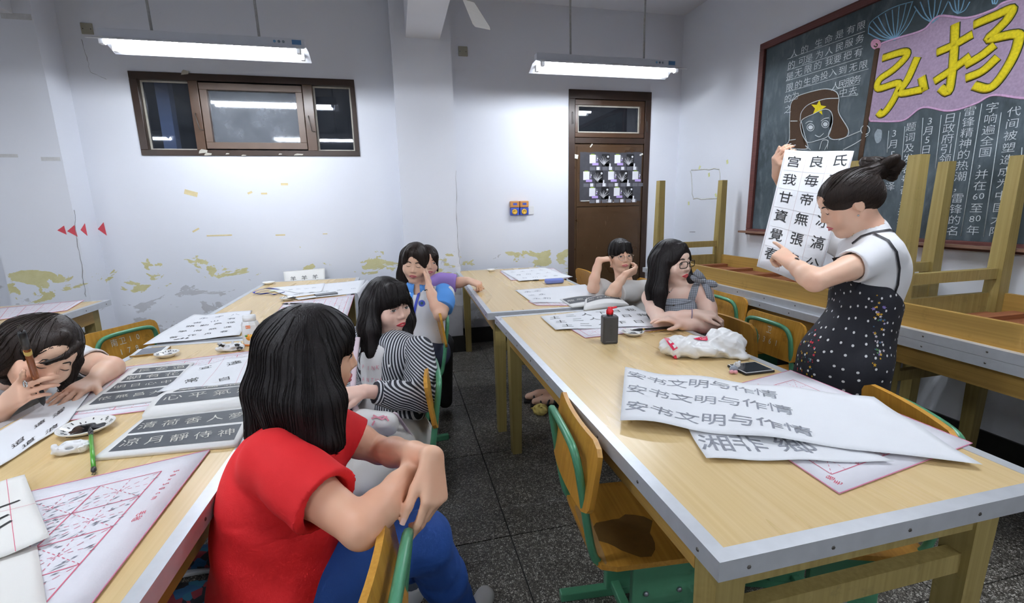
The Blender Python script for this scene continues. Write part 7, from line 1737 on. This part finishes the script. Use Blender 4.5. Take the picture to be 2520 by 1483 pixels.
for k, ch in enumerate('LOVE'):
    p, n_ = f.hit(CAMP, ray(1722 + 5 * k, 833 - k), .0045); u_ = Vector((0, 0, 1)); u_ = (u_ - n_ * u_.dot(n_)).normalized(); r_ = u_.cross(n_); put_glyph('print_letter', ch, lambda x, y: p + r_ * (x * .009) + u_ * (y * .011), M_WHITEP, t, .01, True)
# phones
def phone(label, corners, z, m_body, m_face, th=.008, case=None):
    C = [atz(x, y, z + th) for x, y in corners]; c = sum(C, Vector()) / 4; u = ((C[1] - C[0]) + (C[2] - C[3])).normalized(); W = ((C[1] - C[0]).length + (C[2] - C[3]).length) / 2; Hh = ((C[0] - C[3]).length + (C[1] - C[2]).length) / 2
    a = math.atan2(u.y, u.x); t = thing('phone', label, 'phone', (c.x, c.y, z), a); 
    box('phone_body', (-W / 2, -Hh / 2, 0), (W / 2, Hh / 2, th), m_body, t, .003); box('face_glass', (-W / 2 + .002, -Hh / 2 + .002, th), (W / 2 - .002, Hh / 2 - .002, th + .0006), m_face, t, .0002)
    return t, W, Hh
M_SCR = plain('screen_dark', (.02, .022, .028), .12)
t, W, Hh = phone('white-faced phone beside the small ink dish on the left table', [(345, 858), (422, 851), (402, 866), (312, 877)], TZ - .0015, plain('gold_body', srgb('b08a50'), .3, .6), M_WHITEP)
box('screen', (-W / 2 + .018, -Hh / 2 + .005, .0086), (W / 2 - .018, Hh / 2 - .005, .0091), plain('screen_grey', (.10, .11, .13), .2), t); o = lathe('home_button', [(.0001, 0), (.005, 0), (.005, .0004), (.0001, .0004)], plain('button_grey', (.6, .6, .6), .3), t, 14); o.location = (W / 2 - .009, 0, .0087)
t, W, Hh = phone('black phone with mouse charm lying near the plastic bag', [(1818, 897), (1868, 889), (1897, 910), (1806, 918)], TZ - .0015, M_BLACK, M_WHITEP, .009)
box('screen', (-W / 2 + .006, -Hh / 2 + .006, .0096), (W / 2 - .006, Hh / 2 - .006, .0101), M_SCR, t)
mc = atz(1802, 917, TZ - .0015); mt = thing('mouse_charm', 'grey rubber mouse charm with pink feet clipped to the black phone', 'charm', tuple(mc))
f = Field(mc - Vector((.04, .04, .002)), mc + Vector((.05, .05, .05)), .002); f.ell(mc + Vector((.008, .004, .013)), (.016, .012, .013), None, .004); f.cut((0, 0, mc.z), (0, 0, -1)); f.obj('mouse_body', plain('grey_rubber', srgb('8c949e'), .5), mt)
f = Field(mc - Vector((.04, .04, .002)), mc + Vector((.05, .05, .06)), .002); f.ell(mc + Vector((.022, .006, .026)), (.012, .011, .010), None, .004); f.ell(mc + Vector((.014, .0, .036)), (.006, .004, .006), None, .002); f.ell(mc + Vector((.033, .008, .035)), (.006, .004, .006), None, .002); f.obj('mouse_head', plain('pale_rubber', (.75, .75, .76), .5), mt)
for dx, dy in ((-.010, -.008), (.002, -.014)):
    f = Field(mc + Vector((dx - .015, dy - .015, -.001)), mc + Vector((dx + .015, dy + .015, .025)), .0018); f.ell(mc + Vector((dx, dy, .008)), (.009, .007, .007), None, .002); f.obj('mouse_foot', plain('pink_rubber', srgb('e0a0a8'), .5), mt)
# grey case, pencil case, lanyard, binder clip
A, B = atz(775, 730, TZ), atz(830, 723, TZ); c = (A + B) / 2; t = thing('spectacle_case', 'flat dark grey case near the far ink dish', 'case', (c.x, c.y, TZ - .0015), math.atan2(B.y - A.y, B.x - A.x)); box('case_body', (-.075, -.03, 0), (.075, .03, .012), plain('case_grey', srgb('6a6c70'), .4), t, .004); box('case_lid', (-.075, -.03, .0125), (.075, .03, .017), plain('case_grey2', srgb('7c7e82'), .4), t, .002)
A, B = atz(1341, 698, TZ), atz(1386, 695, TZ); c = (A + B) / 2; t = thing('pencil_case', 'periwinkle pencil case on the table before the door', 'pencil case', (c.x, c.y, TZ - .0015)); f = Field(c - Vector((.12, .08, .01)), c + Vector((.12, .08, .07)), .003); ax_ = (B - A).normalized(); f.slab(c + Vector((0, 0, .018)), torso_R(ax_), (.075, .032, .0195), .016, .003); f.disp(wrinkle(.0015, 50, 40)); f.cut((0, 0, TZ - .0015), (0, 0, -1)); f.obj('case_body', cloth('periwinkle', srgb('8090d8')), t); wparent(tube('zip', [c + Vector((0, 0, .038)) - ax_ * .065, c + Vector((0, 0, .039)), c + Vector((0, 0, .038)) + ax_ * .065], .0016, M_ALU, None, 6), t)
ly = thing('lanyard', 'royal blue lanyard with badge lying on the table by the wall', 'lanyard', tuple(atz(655, 718, TZ)))
M_LY = plain('royal_blue_ribbon', srgb('2038b0'), .5); Q = [atz(x, y, TZ + .004 + h) for x, y, h in ((690, 712, 0), (660, 709, .008), (635, 714, .012), (624, 720, .006), (640, 723, .0), (662, 721, .004), (675, 724, .0), (700, 718, .002))]
wparent(tube('ribbon', smooth_path(Q, 6), .009, M_LY, None, 6, .15, (0, .6, .8)), ly); c = atz(673, 716, TZ + .002); o = wparent(box('badge', (-.03, -.022, 0), (.03, .022, .004), plain('badge_cream', srgb('d8dcc0'), .5), None, .001), ly); o.location = c
c = atz(652, 823, TZ); t = thing('binder_clip', 'black binder clip gripping the sheet corner at the table joint', 'clip', (c.x, c.y, TZ - .0015)); V = [(-.012, -.012, 0), (.012, -.012, 0), (.012, .012, 0), (-.012, .012, 0), (-.012, 0, .014), (.012, 0, .014)]; mesh_obj('clip_body', V, [(0, 3, 2, 1), (0, 1, 5, 4), (2, 3, 4, 5), (0, 4, 3), (1, 2, 5)], M_BLACK, t); tubes('clip_handle', [[Vector((-.006, 0, .013)), Vector((-.007, -.01, .028)), Vector((.007, -.01, .028)), Vector((.006, 0, .013))]], .0012, M_ALU, t)
# stencilled numbers on two chairs
def stencil(ch_obj, rows, sz=.036):
    b = [c for c in ch_obj.children if c.name.startswith('backrest')][0]
    for r_, row in enumerate(rows):
        for k, c_ in enumerate(row):
            x0 = k - (len(row) - 1) / 2; X = x0 * sz * 1.15; Zz = .028 - .058 * r_
            V_, F_ = glyph(c_, .006); V2 = [(X + x * sz, -.018 * (1 - (X / .2) ** 2) - .0085, Zz + y * sz * 1.2) for x, y in V_]
            m = b.matrix_basis; mesh_obj('stencil_character', [m @ Vector(v) for v in V2], F_, plain('stencil_white', (.72, .70, .62), .8), ch_obj)
for o in list(bpy.data.objects):
    if o.name.startswith('school_chair') and 'number 178' in o.get('label', ''): stencil(o, ('南卫10', '178'))
    if o.name.startswith('school_chair') and 'number 0361' in o.get('label', ''): stencil(o, ('卫', '0361'))
# torn, stained veneer on the seat of the empty chair
rg = random.Random(3)
def blot(name, cx, cy, rx, ry, mat, z):
    V = [(cx, cy, z)]
    for k in range(22):
        w = 2 * PI * k / 22; q = 1 + .22 * math.sin(3 * w + 1) + rg.uniform(-.08, .08); V.append((cx + rx * q * math.cos(w), cy + ry * q * math.sin(w), z))
    mesh_obj(name, V, [(0, 1 + k, 1 + (k + 1) % 22) for k in range(22)], mat, CH)
blot('worn_patch', .07, -.05, .085, .09, plain('stained_ply', srgb('6e4f1e'), .6, 0, .3, 25), .4207)
blot('torn_edge', .02, -.155, .13, .018, plain('split_ply', srgb('a88450'), .8, 0, .2, 25), .4209)
bpy.data.scenes.remove(_TS)
